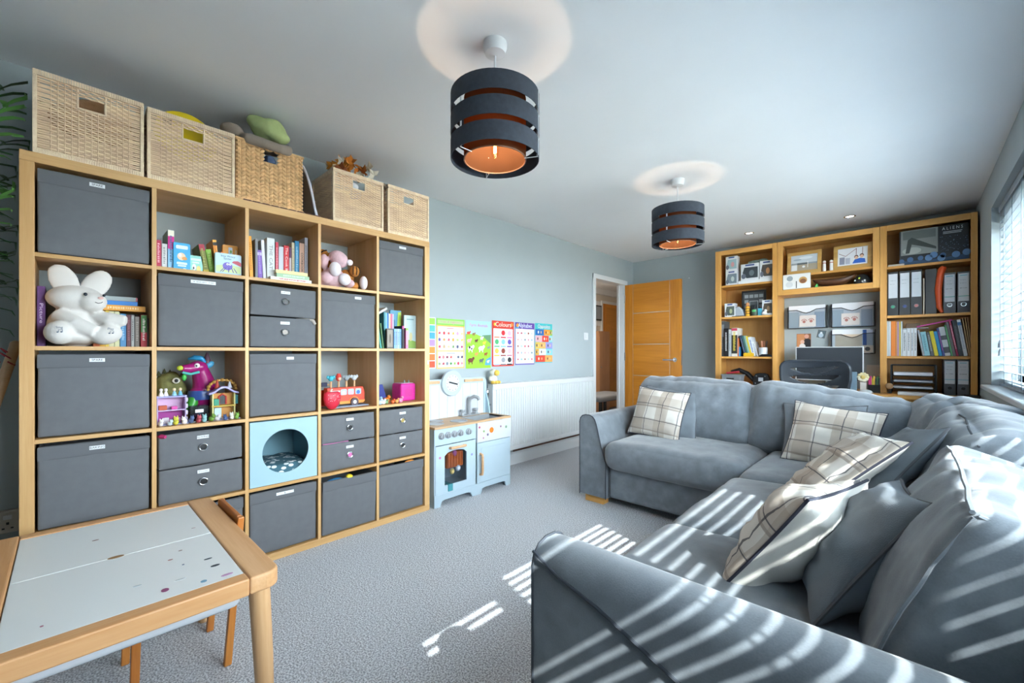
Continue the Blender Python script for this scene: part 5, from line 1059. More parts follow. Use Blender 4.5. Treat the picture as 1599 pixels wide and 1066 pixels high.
B().prism([(cdp+.004, .425), (cdp+.018, .425), (cdp+.026, .497), (cdp+.012, .497)], 'x', .022, cw-.022).ob('back_rail', ch, OPINEX, bevel=.003); B().prism([(cdp-.002, .335), (cdp+.012, .335), (cdp+.016, .385), (cdp+.003, .385)], 'x', .022, cw-.022).ob('back_rail', ch, OPINEX, bevel=.003)
B().box(-.005, cw+.005, -.005, cdp-.0, .276, .292).ob('seat', ch, OPINEX, bevel=.003)
for x in (.002, cw-.018): B().box(x, x+.014, .02, cdp-.02, .235, .275).ob('seat_rail', ch, wood('amber_pine_along', '#cf883f', '#b5692a', 'y', 12, .4))
o = B().ell((0, 0, .032), .032, 20).noise(.002, 60, 1).ob('foam_ball', None, mat('orange_foam', '#e2622a', .9, bump=(300, .6)), True); o.location = (.66, -.05, 0); tag(o, 'small orange ball on the carpet under the play table', 'ball')

# ---------------------------------------------------------------- palm and pole at the end of the shelf unit
LEAF = mat('palm_green', '#2f5a2a', .45, var=(8, .3)); LEAF2 = mat('palm_light_green', '#5f9a4a', .45, var=(8, .2))
pm = thing('potted_palm', 'dark green palm with drooping fronds beside the shelf unit', 'plant', (.50, -.37, 0))
B().lathe([(.10, 0), (.13, .02), (.155, .25), (.165, .27), (.15, .275), (.14, .24)], 28).ob('pot', pm, mat('dark_pot', '#3a3a3c', .5), True)
for k in range(5): B().tube([(.03*cos(k*1.3), .03*sin(k*1.3), .22), (.04*cos(k*1.3), .05*sin(k*1.3), .8), (.05*cos(k*1.3), .09*sin(k*1.3)+.02, 1.25)], [.012, .01, .007], 8).ob('stem', pm, mat('palm_stem', '#5a6a3a', .6), True)
def frond(p0, p1, droop, n=6, bl=.2, m=LEAF, seed=0):
    rnd = random.Random(seed); a, c_ = Vector(p0), Vector(p1); pts = [a.lerp(c_, i/10)+Vector((0, 0, droop*4*(i/10)*(1-i/10))) for i in range(11)]
    fo = B().tube(pts, [.004-.003*i/10 for i in range(11)], 5).ob('frond', pm, m, True)
    ax = (c_-a).normalized(); side = ax.cross(Vector((0, 0, 1))).normalized()
    for i in range(n):
        f = .25+.75*i/(n-1); base = a.lerp(c_, f)+Vector((0, 0, droop*4*f*(1-f)))
        for sg in (-1, 1):
            L = bl*(1-.35*abs(f-.55))*rnd.uniform(.85, 1.1); dr_ = (ax*.75+side*sg*.55+Vector((0, 0, rnd.uniform(-.05, .15)))).normalized()
            vs = []; wv = .014
            for j in range(6):
                u = j/5; p = base+dr_*L*u+Vector((0, 0, -.55*L*u*u)); hw_ = wv*(sin(pi*min(1, u*.9+.1))**.7) if j < 5 else .0006; w_ = dr_.cross(Vector((0, 0, 1))).normalized()
                p.y = min(p.y, .243 if p.z < 1.84 else .272)-.004*sg; p.x = max(p.x, -.465); p.z = min(p.z, 2.27); vs += [p-w_*hw_, p+Vector((0, 0, -.0025)), p+w_*hw_]
            B().add(vs, [(j*3+q, j*3+q+1, j*3+q+4, j*3+q+3) for j in range(5) for q in (0, 1)]).ob('leaflet', fo, m, True)
FR = [((0, .05, 1.40), (-.28, .20, 2.08), .06, LEAF), ((0, .05, 1.38), (-.18, .215, 1.98), .07, LEAF2), ((0, .05, 1.35), (-.36, .20, 1.90), .08, LEAF), ((0, .05, 1.25), (-.30, .21, 1.74), .08, LEAF), ((.0, .05, 1.2), (-.16, .215, 1.64), .08, LEAF2), ((0, .04, 1.15), (-.34, .20, 1.55), .08, LEAF), ((.0, .05, 1.1), (-.22, .21, 1.42), .08, LEAF), ((.0, .05, 1.0), (-.36, .2, 1.34), .07, LEAF),
      ((.02, -.05, 1.25), (.2, -.35, 1.7), .08, LEAF), ((.04, 0, 1.2), (.30, -.10, 1.62), .08, LEAF), ((-.02, -.04, 1.2), (-.2, -.32, 1.6), .08, LEAF)]
for k, (p0, p1, dr_, m) in enumerate(FR): frond(p0, p1, dr_, m=m, seed=k, bl=.25)
pole = thing('wooden_pole', 'pale wooden pole with a red cord leaning on the wall', 'pole', (.13, -.385, 0))
B().tube([(0, 0, .018), (-.02, .245, 1.095)], .017, 14).ell((-.02, .245, 1.098), .0175, 12).ob('shaft', pole, BEECH, True)
B().tube([(-.02+.019*cos(a), .225+.019*sin(a), 1.03+.003*a-.02*sin(a)) for a in [k*.6 for k in range(22)]], .0025, 5).tube([(-.015, .205, 1.03), (.0, .19, 1.0), (.01, .195, .985)], .0025, 5).ob('cord', pole, col('#a8303a', .8), True)

# ---------------------------------------------------------------- corner sofa
def sofa_mat():
    n = NB('blue_grey_suede', .85, .35); big = n.noise(5, 4); fine = n.noise(300, 2); mid = n.noise(16, 4)
    c = n.mix(n.op('MULTIPLY_ADD', big, 2.6, -.8), '#5a636d', '#808993'); c = n.mix(n.op('MULTIPLY_ADD', mid, 2.4, -.85), c, '#535c66'); c = n.mix(n.op('MULTIPLY', fine, .35), c, '#8e949a')
    return n.out(c, fine, .10)
SOFA = sofa_mat(); PIPE = mat('sofa_piping', '#30363f', .7)
SR = Vector((2.1, 2.5, 0)); sofa = thing('corner_sofa', 'large blue-grey suede corner sofa with scatter back cushions', 'sofa', SR)
def so(b, name, m=None, smooth=True, bevel=0, seg=3): return b.xf(Matrix.Translation(-SR)).ob(name, sofa, m or SOFA, smooth, bevel=bevel, seg=seg)
so(B().box(1.236, 3.09, 2.60, 3.50, .055, .28), 'base', smooth=False, bevel=.02); so(B().box(2.14, 3.09, .94, 2.60, .055, .28), 'base', smooth=False, bevel=.02)
so(soft((1.95, .20, .66), .06, (0, 0, 0), 24, .004, 5, M=TR((2.06, 3.42, .39))), 'back_frame'); so(soft((.16, 2.62, .64), .06, (0, 0, 0), 30, .004, 5, M=TR((3.04, 2.12, .38))), 'back_frame')
prof = [(0, .05), (0, .57), (.007, .595), (.024, .613), (.05, .622), (.085, .621), (.11, .611), (.127, .592), (.14, .56), (.158, .49), (.178, .41), (.203, .33), (.214, .30), (.214, .05)]
def arm(pf, ax, a0, a1, n=14):
    b = B(); m = len(pf); vs = []
    for i in range(n+1):
        w_ = a0+(a1-a0)*i/n; e = .012*(1 if i in (0, n) else 0)
        cx_ = sum(p for p, q in pf)/m; cz_ = sum(q for p, q in pf)/m
        for p, q in pf: vs.append((p+(cx_-p)*e, w_, q+(cz_-q)*e) if ax == 'y' else (w_, p+(cx_-p)*e, q+(cz_-q)*e))
    fs = [(i*m+k, i*m+(k+1) % m, (i+1)*m+(k+1) % m, (i+1)*m+k) for i in range(n) for k in range(m)]+[list(range(m)), list(range(n*m, n*m+m))]
    return b.add(vs, fs)
so(arm([(1.020+p, q) for p, q in prof], 'y', 2.565, 3.45), 'arm'); so(arm([(.750+p, q) for p, q in prof], 'x', 2.128, 3.09), 'arm')
so(B().tube([(1.020+p, 2.562, q) for p, q in prof], .0035, 6), 'piping', PIPE); so(B().tube([(2.126, .750+p, q) for p, q in prof], .0035, 6), 'piping', PIPE)
so(B().tube([(2.128, .749, .605), (2.2, .748, .572), (2.3, .748, .545), (2.469, .748, .48), (2.75, .748, .36), (3.05, .748, .24)], .0035, 6), 'piping', PIPE)
so(B().tube([(1.236, 2.597, .06), (1.236, 2.597, .28)], .003, 6), 'piping', PIPE)
for x, y in ((1.05, 2.59), (2.86, 3.36), (1.06, 3.36), (2.18, .80), (2.90, .80)): so(B().box(x, x+.15, y, y+.07, 0, .058), 'foot', HOAKX, False, .004)
def seat(x0, x1, y0, y1, sd, z0=.265, z1=.455, bul=.022): return so(soft((x1-x0, y1-y0, z1-z0), .075, (.012, .012, bul), 26, .007, 5, seed=sd, M=TR(((x0+x1)/2, (y0+y1)/2, (z0+z1)/2))), 'seat_cushion')
seat(1.225, 2.105, 2.515, 3.28, 1); seat(2.10, 2.92, 2.345, 3.28, 2, z1=.45); seat(2.085, 2.93, 1.562, 2.352, 3, z1=.45); seat(2.085, 2.93, .93, 1.568, 4, z1=.45)
def backc(c, size, rot, sd, wr=.012, bul=(.02, .05, .02), an=(1, 1, .6), n=44): return so(soft(size, .085, bul, n, wr, 5.5, an, sd, M=TR(c, rot)), 'back_cushion')
backc((1.60, 3.19, .64), (.80, .25, .45), (-9, 0, 0), 11, .009, an=(2.6, .6, .7)); backc((2.40, 3.17, .605), (.84, .26, .46), (-9, 6.5, -3), 12, .012, an=(2.4, .6, .7))
backc((2.955, 2.96, .625), (.28, .56, .40), (0, 14, 24), 15, .02, (.04, .02, .02), (.7, 2.6, .8))
backc((2.955, 2.24, .605), (.28, 1.00, .44), (0, 20, 1), 13, .018, (.05, .02, .03), (.7, 2.8, .8))
NM = TR((2.90, 1.345, .562), (0, 22, 0)); so(soft((.30, .70, .43), .035, (.05, .012, .03), 48, .012, 5.5, (.7, 2.4, .8), 14, M=NM), 'back_cushion')
def edge(p, M, r=.0042): so(B().tube([M @ (Vector(q)+noise.noise_vector(Vector(q)*17)*.004) for q in p], r, 6), 'piping')
edge([(-.147, -.335+.067*k, .205+.012*(1-((k-5)/5)**2)) for k in range(11)], NM); edge([(-.143-.012*(1-((k-4)/4)**2), -.342, -.20+.05*k) for k in range(9)], NM); edge([(-.14+.035*k, -.342, .205) for k in range(8)], NM)
# seams along the top edges of the right-hand cushions
def seam(p, r=.0032): so(B().tube([Vector(q)+noise.noise_vector(Vector(q)*14)*.006 for q in p], r, 6), 'seam', PIPE)
seam([(2.905, 1.77, .80), (2.90, 1.95, .824), (2.905, 2.2, .832), (2.898, 2.45, .824), (2.89, 2.68, .80)], .003)

# ---------------------------------------------------------------- scatter cushions
def plaid():
    n = NB('plaid_cotton', .9); wv = n.noise(600, 2)
    c = n.mix(n.op('MULTIPLY', n.band(n.x, .17, .01, .085), .75), '#d6d2cb', '#b5a99c'); c = n.mix(n.op('MULTIPLY', n.band(n.y, .17, .03, .085), .55), c, '#a89a8d')
    for ax in (n.x, n.y):
        c = n.mix(n.op('MULTIPLY', n.band(ax, .115, .05, .0045), .85), c, '#474750')
    c = n.mix(n.op('MULTIPLY', n.band(n.y, .17, .028, .010), .6), c, '#8d8178')
    return n.out(c, wv, .2)
PLAID = plaid(); CREAM = mat('cream_cotton', '#cbc9c4', .9, bump=(500, .2)); GREYC = mat('cushion_blue_grey', '#747c85', .9, bump=(500, .25), var=(12, .1)); GREYE = mat('cushion_flange', '#5c6066', .9)
def throw(label, M, w=.42, h=.42, t=.13, kind='plaid', seed=0, wr=.012):
    """square scatter cushion: local xy is its face, front +z"""
    r = thing('scatter_cushion', label, 'cushion', (0, 0, 0), group='scatter cushions on the sofa'); r.matrix_world = M
    n = 26
    def surf(sg):
        b = B(); vs = []
        for i in range(n+1):
            for j in range(n+1):
                u, v_ = sin((2*i/n-1)*pi/2), sin((2*j/n-1)*pi/2)
                k = (1-u*u)*(1-v_*v_); z = sg*t/2*(max(0, k)**.45)
                x = w/2*u*(1-.09*(1-v_*v_)*1.0*abs(u)); y = h/2*v_*(1-.09*(1-u*u)*abs(v_))
                q = Vector((x*9, y*16, seed*3.1+sg)); e = min(1, 5*k)
                z += wr*e*(noise.noise(q)+.5*noise.noise(q*2.2)); vs.append((x, y, z))
        return b.add(vs, [(i*(n+1)+j, (i+1)*(n+1)+j, (i+1)*(n+1)+j+1, i*(n+1)+j+1) for i in range(n) for j in range(n)])
    surf(1).ob('front', r, PLAID if kind == 'plaid' else GREYC, 'all'); surf(-1).ob('back', r, CREAM if kind == 'plaid' else GREYC, 'all')
    ed = []
    for s0 in range(4):
        for i in range(12):
            a = 2*i/12-1; u, v_ = ((a, -1), (1, a), (-a, 1), (-1, -a))[s0]; ed.append((w/2*u*(1-.09*(1-v_*v_)*abs(u)), h/2*v_*(1-.09*(1-u*u)*abs(v_)), 0))
    B().tube(ed, .0042, 6, True).ob('piping', r, mat('navy_piping', '#2a2d3c', .7) if kind == 'plaid' else GREYE, True)
    return r
def face(c, nrm, up=(0, 0, 1), roll=0.):
    z = Vector(nrm).normalized(); x = Vector(up).cross(z).normalized(); y = z.cross(x)
    return Matrix.Translation(c) @ Matrix((x, y, z)).transposed().to_4x4() @ Matrix.Rotation(radians(roll), 4, 'Z')
throw('plaid cushion propped beside the sofa arm by the radiator', face((1.435, 2.945, .625), (-.05, -.93, .38), roll=-4), .40, .37, .12, seed=1)
throw('blue-grey cushion mostly hidden behind the plaid one by the radiator arm', face((1.49, 3.02, .625), (0, -.95, .3), roll=-2), .42, .38, .09, 'grey', 2)
throw('plaid cushion on the corner seat against the backrest before the desk', face((2.45, 2.87, .605), (-.1, -.9, .42), roll=-5), .42, .36, .12, seed=3, wr=.022)
throw('blue-grey cushion peeking out behind the corner plaid cushion', face((2.40, 2.935, .60), (-.1, -.93, .36), roll=3), .40, .36, .08, 'grey', 4)
throw('plaid cushion lying back on a blue-grey one along the window side', face((2.565, 1.99, .625), (-.66, -.16, .73), roll=8), .42, .40, .13, seed=5, wr=.018)
throw('blue-grey cushion lying under the plaid one along the window side', face((2.70, 2.10, .635), (-.80, -.12, .58), roll=10), .40, .40, .11, 'grey', 6, .016)
throw('plaid cushion showing its cream back beside the arm with diagonal piping', face((2.54, 1.37, .575), (-.80, .20, .56), roll=4), .40, .35, .18, seed=7, wr=.018)
throw('blue-grey cushion squeezed between the cream-backed cushion and the window side backrest', face((2.68, 1.335, .595), (-.84, -.05, .54), roll=8), .38, .36, .15, 'grey', 8, .016)
# ---------------------------------------------------------------- study bookcase and desk
HY = 5.0; HB = 5.328; DT = .71
bc = thing('desk_bookcase', 'honey oak bookcase built in three bays above the desk', 'bookcase', (1.17, HY, DT))
def hb(name, x0, x1, y0, y1, z0, z1, m=HOAKX, bev=.002): return B().box(x0-1.17, x1-1.17, y0-HY, y1-HY, z0-DT, z1-DT).ob(name, bc, m, bevel=bev)
TOPZ = 2.189
for x0, x1 in ((1.17, 1.19), (1.75, 1.769), (1.771, 1.79), (2.54, 2.559), (2.561, 2.58), (3.13, 3.15)): hb('side_panel', x0, x1, HY+.02, HB, DT+.001 if x0 < 1.765 or x0 > 2.555 else 1.645, TOPZ-.001, HOAKZ)
for x0, x1, z0 in ((1.17, 1.23, DT), (1.725, 1.769, DT), (1.771, 1.815, 1.645), (2.512, 2.559, 1.645), (2.561, 2.607, DT), (3.112, 3.15, DT)): hb('face_stile', x0, x1, HY, HY+.02, z0+.001, TOPZ, HOAKZ)
for x0, x1 in ((1.23, 1.725), (1.815, 2.512), (2.607, 3.112)): hb('top_rail', x0+.0005, x1-.0005, HY, HY+.02, TOPZ-.05, TOPZ)
hb('lower_rail', 1.8155, 2.5115, HY, HY+.02, 1.645, 1.698)
for x0, x1 in ((1.19, 1.75), (1.79, 2.54), (2.58, 3.13)): hb('top_board', x0, x1, HY+.02, HB, TOPZ-.02, TOPZ-.001)
hb('bottom_board', 1.79, 2.54, HY+.02, HB, 1.646, 1.696)
for x0, x1, z in ((1.19, 1.75, 1.806), (1.19, 1.75, 1.456), (1.19, 1.75, 1.022), (1.79, 2.54, 1.848), (2.58, 3.13, 1.826), (2.58, 3.13, 1.392), (2.58, 3.13, 1.034)): hb('shelf', x0+.0005, x1-.0005, HY+.022, HB-.008, z-.022, z)
BACKM = wood('honey_oak_back', '#c99a5c', '#b58446', 'z', 6)
hb('back_panel', 1.19, 1.75, HB-.007, HB-.001, DT+.002, TOPZ-.021, BACKM, 0); hb('back_panel', 1.79, 2.54, HB-.007, HB-.001, 1.697, TOPZ-.021, BACKM, 0); hb('back_panel', 2.58, 3.13, HB-.007, HB-.001, DT+.002, TOPZ-.021, BACKM, 0)
dk_ = thing('desk', 'honey oak fitted desk with cupboards under the bookcase', 'desk', (1.17, 4.76, 0))
def db(name, x0, x1, y0, y1, z0, z1, m=HOAKX, par=None, bev=.002): return B().box(x0-1.17, x1-1.17, y0-4.76, y1-4.76, z0, z1).ob(name, par or dk_, m, bevel=bev)
db('worktop', 1.165, 3.158, 4.755, HB, DT-.03, DT, HOAKX, bev=.004)
for x0, x1 in ((1.18, 1.78), (2.55, 3.148)):
    db('cupboard', x0, x1, 4.80, HB, .07, DT-.031, HOAKZ); db('plinth', x0+.01, x1-.01, 4.83, HB, 0, .07, HOAKX)
    xm = (x0+x1)/2
    for a, c_ in ((x0+.02, xm-.003), (xm+.003, x1-.02)):
        d_ = db('cupboard_door', a, c_, 4.782, 4.7995, .09, DT-.05, HOAKZ); db('door_inset', a+.06, c_-.06, 4.779, 4.7815, .15, DT-.11, HOAKZ, None)
        B().ell(((c_-.03 if a < xm-.01 else a+.03)-1.17, 4.772-4.76, .45), .014, 12).ob('knob', dk_, HOAKZ, True)
# ---- left bay
def onfrom(x, z, y=5.04): return (x, y, z+.0004)
def popbox(x, z, w, h, label, wc, fig, d=.09, y=5.04, rz=0., name='figure_box'):
    t = thing(name, label, 'box', (x, y, z+.0006), rz, 'boxed collectable figures on the bookcase')
    B().box(-w/2, w/2, 0, d, 0, h).ob('carton', t, col('#d9dce0', .4), bevel=.0015)
    B().prism([(-w*.18, h*.12), (w*.44, h*.12), (w*.44, h*.78), (-w*.30, h*.78), (-w*.40, h*.45)], 'y', -.0012, -.0002).ob('window', t, col(wc, .15)); B().prism(disc2(w*.1, h*.42, w*.14, h*.18), 'y', -.002, -.001).ob('figure', t, col(fig)); 
    B().prism(rrect(w*.5, h*.09, .002, 2, 0, h*.91), 'y', -.0012, -.0002).ob('title_panel', t, col('#2f4a86')); B().prism(disc2(-w*.34, h*.25, w*.13, h*.16), 'y', -.0014, -.0002).ob('portrait', t, col('#5a6070'))
    return t
popbox(1.325, 1.806, .12, .158, 'white figure box at the bottom of the narrow bay\'s pair', '#7c8a94', '#b9c6c4'); popbox(1.325, 1.965, .118, .158, 'white figure box stacked on another in the narrow bay', '#9ab4bc', '#c88f90')
tag(B().box(-.165, .165, 0, .16, 0, .036).ob('flat_white_box', None, col('#e1e4e8', .4), bevel=.002, loc=onfrom(1.556, 1.806)), 'flat white box under two large figure boxes', 'box')
popbox(1.505, 1.8425, .175, .175, 'large figure box with a dark window on the flat white box', '#3f474d', '#5f6b72', .12, 5.045); popbox(1.662, 1.8425, .125, .185, 'large figure box with a brown figure beside the face stile', '#4a4440', '#b07a4e', .12, 5.045)
tag(B().ell((0, 0, .02), (.07, .04, .018), 16).ell((.06, 0, .026), (.05, .035, .02), 14).ell((-.05, 0, .018), (.03, .03, .018), 12).ob('model_ship', None, mat('grey_green_model', '#6f8480', .5, var=(60, .3)), True, loc=(1.555, 5.10, 2.0185)), 'grey-green model lying on top of the figure boxes', 'model')
fr = thing('picture_frame_black', 'black framed grid of small grey pictures standing on the shelf', 'framed picture', onfrom(1.522, 1.456, 5.14))
fr.name = 'framed_grid_picture'
B().box(-.118, .118, -.012, 0, 0, .02).box(-.118, .118, -.012, 0, .262, .282).box(-.118, -.098, -.012, 0, .02, .262).box(.098, .118, -.012, 0, .02, .262).ob('frame', fr, BLACK, bevel=.002); B().box(-.1, .1, -.004, -.001, .018, .264).ob('mount', fr, col('#44484c'))
for i in range(4):
    for j in range(4):
        if 0 < i < 3 and j in (0, 1, 2) and not (j == 2 and 0): 
            if j != 2 or i in (1, 2): continue
        B().box(-.09+i*.047, -.052+i*.047, -.006, -.003, .035+j*.056, .035+j*.056+.035).ob('photo', fr, col('#8f9498'))
B().box(-.042, .042, -.0065, -.003, .05, .17).ob('centre_photo', fr, col('#a9adb0')); B().box(-.036, .036, -.0072, -.006, .056, .164).ob('centre_image', fr, col('#50565a'))
popbox(1.308, 1.456, .105, .15, 'white figure box beside the silvery ornament', '#5f6a66', '#a9b08a'); popbox(1.67, 1.456, .095, .158, 'white figure box behind the little white figurine', '#5a5046', '#8a6f50')
cr = thing('silver_ornament', 'silvery crumpled ornament on a dark tray', 'ornament', onfrom(1.405, 1.456, 5.045)); B().box(-.075, .065, -.012, .045, 0, .008).ob('tray', cr, BLACK, bevel=.003); B().prism([(-.05, .008), (.05, .008), (.03, .075), (-.01, .11), (-.045, .09)], 'y', 0, .03).noise(.006, 40, 2).ob('crystal', cr, mat('silver_crumple', '#b9c2cc', .3, .3))
bt = thing('stacking_toy', 'yellow and black striped stacking tower', 'toy', onfrom(1.483, 1.456, 5.05))
for k in range(4): B().lathe([(.018, 0), (.024, .008), (.024, .018), (.018, .026)], 16, (0, 0, .026*k)).ob('ring', bt, col('#d9a21f' if k % 2 == 0 else '#d3951a', .4), True)
for k in range(3): B().lathe([(.0205, -.003), (.0205, .003)], 16, (0, 0, .026*(k+1))).ob('band', bt, BLACK, True)
B().ell((0, 0, .125), (.019, .018, .022), 14).ob('head', bt, col('#c98a5a', .5), True)
tag(B().box(-.022, .022, 0, .045, 0, .12).ob('black_carton', None, col('#22262c', .4), bevel=.002, loc=onfrom(1.525, 1.456, 5.08)), 'small black carton behind the dark green mug', 'box')
tg = thing('green_mug', 'dark mug with a green face beside a blue cup', 'mug', onfrom(1.55, 1.456, 5.045)); B().lathe([(.026, 0), (.03, .01), (.03, .07), (.027, .07), (.026, .01)], 18).ob('body', tg, col('#3a4a3c', .4), True); B().ell((0, -.026, .05), (.02, .008, .015), 12).ob('face_patch', tg, col('#4fb06a', .4), True); B().tube([(.028, 0, .055), (.045, 0, .05), (.045, 0, .025), (.028, 0, .018)], .005, 8).ob('handle', tg, col('#3a4a3c', .4), True)
tag(B().lathe([(.04, 0), (.044, .012), (.044, .12), (.04, .125)], 20).ob('blue_tub', None, col('#3a4a80', .4), True, loc=onfrom(1.595, 1.456, 5.2)), 'round dark blue tub behind the cyan box', 'tub')
tag(B().box(-.02, .02, 0, .03, 0, .075).ob('cyan_box', None, col('#58b4d0', .4), bevel=.003, loc=onfrom(1.602, 1.456, 5.04)), 'small cyan box in front of the blue tub', 'box')
tag(B().ell((0, 0, .02), (.026, .02, .02), 14).ell((.012, -.008, .045), .015, 12).ob('white_figurine', None, col('#e4e2de', .4), True, loc=onfrom(1.648, 1.456, 5.022)), 'little white figurine in front of the end figure box', 'figurine')
B5 = 'books on the narrow bay shelf'
def ub(x, z, th, h, c_, lab, y=5.05, d=.2, tilt=0., **kw): return book((x, y, z+.0006), th, h, d, c_, lab, rz=0, tilt=tilt, **kw)
ub(1.2165, 1.022, .048, .395, '#565c62', 'tall thick grey album at the end of the narrow bay', y=5.07, scr='#9aa0a6', band=(('#8b95a0', .55, .9),)); ub(1.268, 1.022, .042, .31, '#1d1e22', 'black book with pale lettering beside the grey album', scr='#c9ccd0'); ub(1.306, 1.022, .026, .298, '#b9bcc0', 'grey white book between two thick books', scr='#6f767c')
ub(1.352, 1.022, .058, .312, '#e2dfd8', 'thick white book with yellow and black lettering', band=(('#2a2a26', .1, .75), ('#c8455a', .9, .99)), scr='#d8c04a'); ub(1.389, 1.022, .012, .20, '#d8794a', 'slim coral book beside the thick white one'); ub(1.402, 1.022, .012, .105, '#3f8ac0', 'short sky blue book on the narrow bay shelf')
for x, th, h, c_, lab, s_ in ((1.462, .020, .232, '#26324a', 'navy book leaning in the narrow bay', '#8a97b0'), (1.484, .018, .228, '#3f6a68', 'teal book leaning in the narrow bay', None), (1.503, .016, .226, '#8fb0a4', 'sage green book leaning in the narrow bay', None), (1.520, .014, .222, '#e0c22e', 'yellow book leaning in the narrow bay', None), (1.545, .030, .21, '#d5dae2', 'white book with blue print leaning in the narrow bay', '#3a4f9a'), (1.580, .016, .165, '#e4e4e6', 'thin white booklet leaning in the narrow bay', '#6a7a9a')): ub(x, 1.022, th, h, c_, lab, tilt=-13 if h > .17 else -18, scr=s_, d=.17)
yb = thing('yellow_block_box', 'yellow building-block shaped box on the narrow bay shelf', 'box', onfrom(1.495, 1.022, 5.03)); B().box(-.05, .05, 0, .02, 0, .036).ob('body', yb, col('#dfae1f', .4), bevel=.003)
for x in (-.03, 0, .03): B().lathe([(.009, .036), (.009, .041)], 14, (x, .01, 0)).ob('stud', yb, col('#dfae1f', .4), True)
pp = thing('pencil_pot', 'pale grey pot of pencils on the narrow bay shelf', 'pot', onfrom(1.628, 1.022, 5.06)); B().lathe([(.036, 0), (.04, .004), (.042, .095), (.039, .095), (.037, .006)], 22).ob('pot', pp, col('#cfd3d8', .4), True)
for k, (a, c_) in enumerate(((.3, '#c07a5a'), (-.2, '#c98a6a'), (.1, '#b06a4a'), (.35, '#2a2a2c'))): B().tube([(-.015+.012*k, 0, .02), (-.015+.012*k+.05*(a-.1), .005, .165)], .0045, 7).ob('pencil', pp, col(c_), True)
tag(B().box(-.055, .06, -.012, .014, 0, .012).prism([(-.05, .012), (.055, .012), (.04, .026), (-.03, .026)], 'y', -.01, .012).ob('stapler', None, BLACK, bevel=.003, loc=onfrom(1.655, 1.022, 5.02)), 'black stapler lying beside the pencil pot', 'stapler')
gb = thing('plastic_basket', 'grey patterned plastic basket of odds and ends on the desk', 'basket', (1.375, 4.85, DT+.0006)); B().prism([(-.082, 0), (.082, 0), (.095, .12), (-.095, .12)], 'y', 0, .14).ob('body', gb, mat('grey_plastic', '#84898f', .5), bevel=.006); B().box(-.1, .1, -.006, .146, .108, .122).ob('rim', gb, mat('grey_plastic', '#84898f', .5), bevel=.003); B().box(-.045, .03, -.008, -.002, .072, .086).ob('handle_hole', gb, BLACK, bevel=.003)
for i in range(11):
    for j in range(3): B().box(-.075+i*.0145, -.067+i*.0145, -.0015, .001, .014+j*.018, .024+j*.018).ob('perforation', gb, col('#6a6f75'))
tag(B().box(-.07, .05, 0, .06, 0, .022).ob('red_wallet', None, col('#b02a34', .5), bevel=.008, loc=(1.385, 4.89, DT+.132), rot=(0, radians(-8), 0)), 'red wallet on top of the grey plastic basket', 'wallet')
tag(B().tube([(-.1, 0, .14), (-.02, -.01, .16), (.06, 0, .12), (.13, .0, .05), (.16, .0, .022)], [.02, .034, .038, .034, .02], 12, flat=.7).ob('phone_handset', None, BLACK, True, loc=(1.405, 5.11, DT+.004)), 'large black curved handset shape resting on the grey basket', 'phone')
sp_ = thing('desk_speaker', 'black rounded device with a small white screen on the desk', 'speaker', (1.61, 5.04, DT+.0006)); B().prism([(-.075, 0), (.075, 0), (.075, .08), (.055, .125), (.03, .135), (-.03, .135), (-.055, .125), (-.075, .08)], 'y', 0, .08).ob('body', sp_, BLACK, bevel=.006); B().box(-.022, .022, -.003, .0, .05, .09).ob('screen', sp_, col('#cfd3d8', .3))
for x, z in ((-.05, .03), (.05, .03), (-.04, .105), (.04, .105)): B().lathe([(.007, -.004), (.007, 0)], 12, (x, 0, z), 'y').ob('screw', sp_, CHROME, True)
for k, (x0, x1, y, z, c_, lab) in enumerate(((1.22, 1.27, 4.84, 0, '#d8d6da', 'white paper pile under the grey basket edge'), (1.47, 1.70, 4.86, 0, '#c3c3d2', 'lilac paper pile in front of the black device'))):
    tag(B().box(x0, x1, y, y+.15, DT+.0005, DT+.012).ob('paper_pile', None, col(c_, .8), bevel=.002), lab, 'papers')
# ---- middle bay
def photo_frame(x, z, w, h, label, arts, lean=8, rz=0):
    t = thing('oak_photo_frame', label, 'photo frame', (x, 5.06, z+.0035)); t.rotation_euler = Euler((radians(-lean), 0, radians(rz))); f = .032
    B().box(-w/2, w/2, -.01, .012, 0, f).box(-w/2, w/2, -.01, .012, h-f, h).box(-w/2, -w/2+f, -.01, .012, f, h-f).box(w/2-f, w/2, -.01, .012, f, h-f).ob('frame', t, wood('pale_oak_frame', '#cfa662', '#b98d48', 'x', 14), bevel=.002)
    B().box(-w/2+f, w/2-f, -.002, .004, f, h-f).ob('photo', t, col('#c4ced8', .3)); flatart(t, arts(w, h), -.0024, 'photo_print'); return t
photo_frame(1.985, 1.848, .285, .225, 'oak photo frame with a cloudy beach photograph', lambda w, h: [('#8f9aa6', R4(-.38, .38, .43, .5, w, h)), ('#a89c8a', R4(-.38, .38, .15, .43, w, h)), ('#5a6268', R4(-.2, .1, .42, .5, w, h)), ('#e2e6ea', R4(-.37, -.2, .16, .42, w, h)), ('#e8eaec', disc2(-.01*w, .32*h, .045*w, .05*h)), ('#f2f2f2', R4(.1, .115, .27, .56, w, h)), ('#dde4ec', disc2(.05*w, .72*h, .2*w, .06*h)), ('#9fb0c2', disc2(-.2*w, .65*h, .12*w, .04*h))])
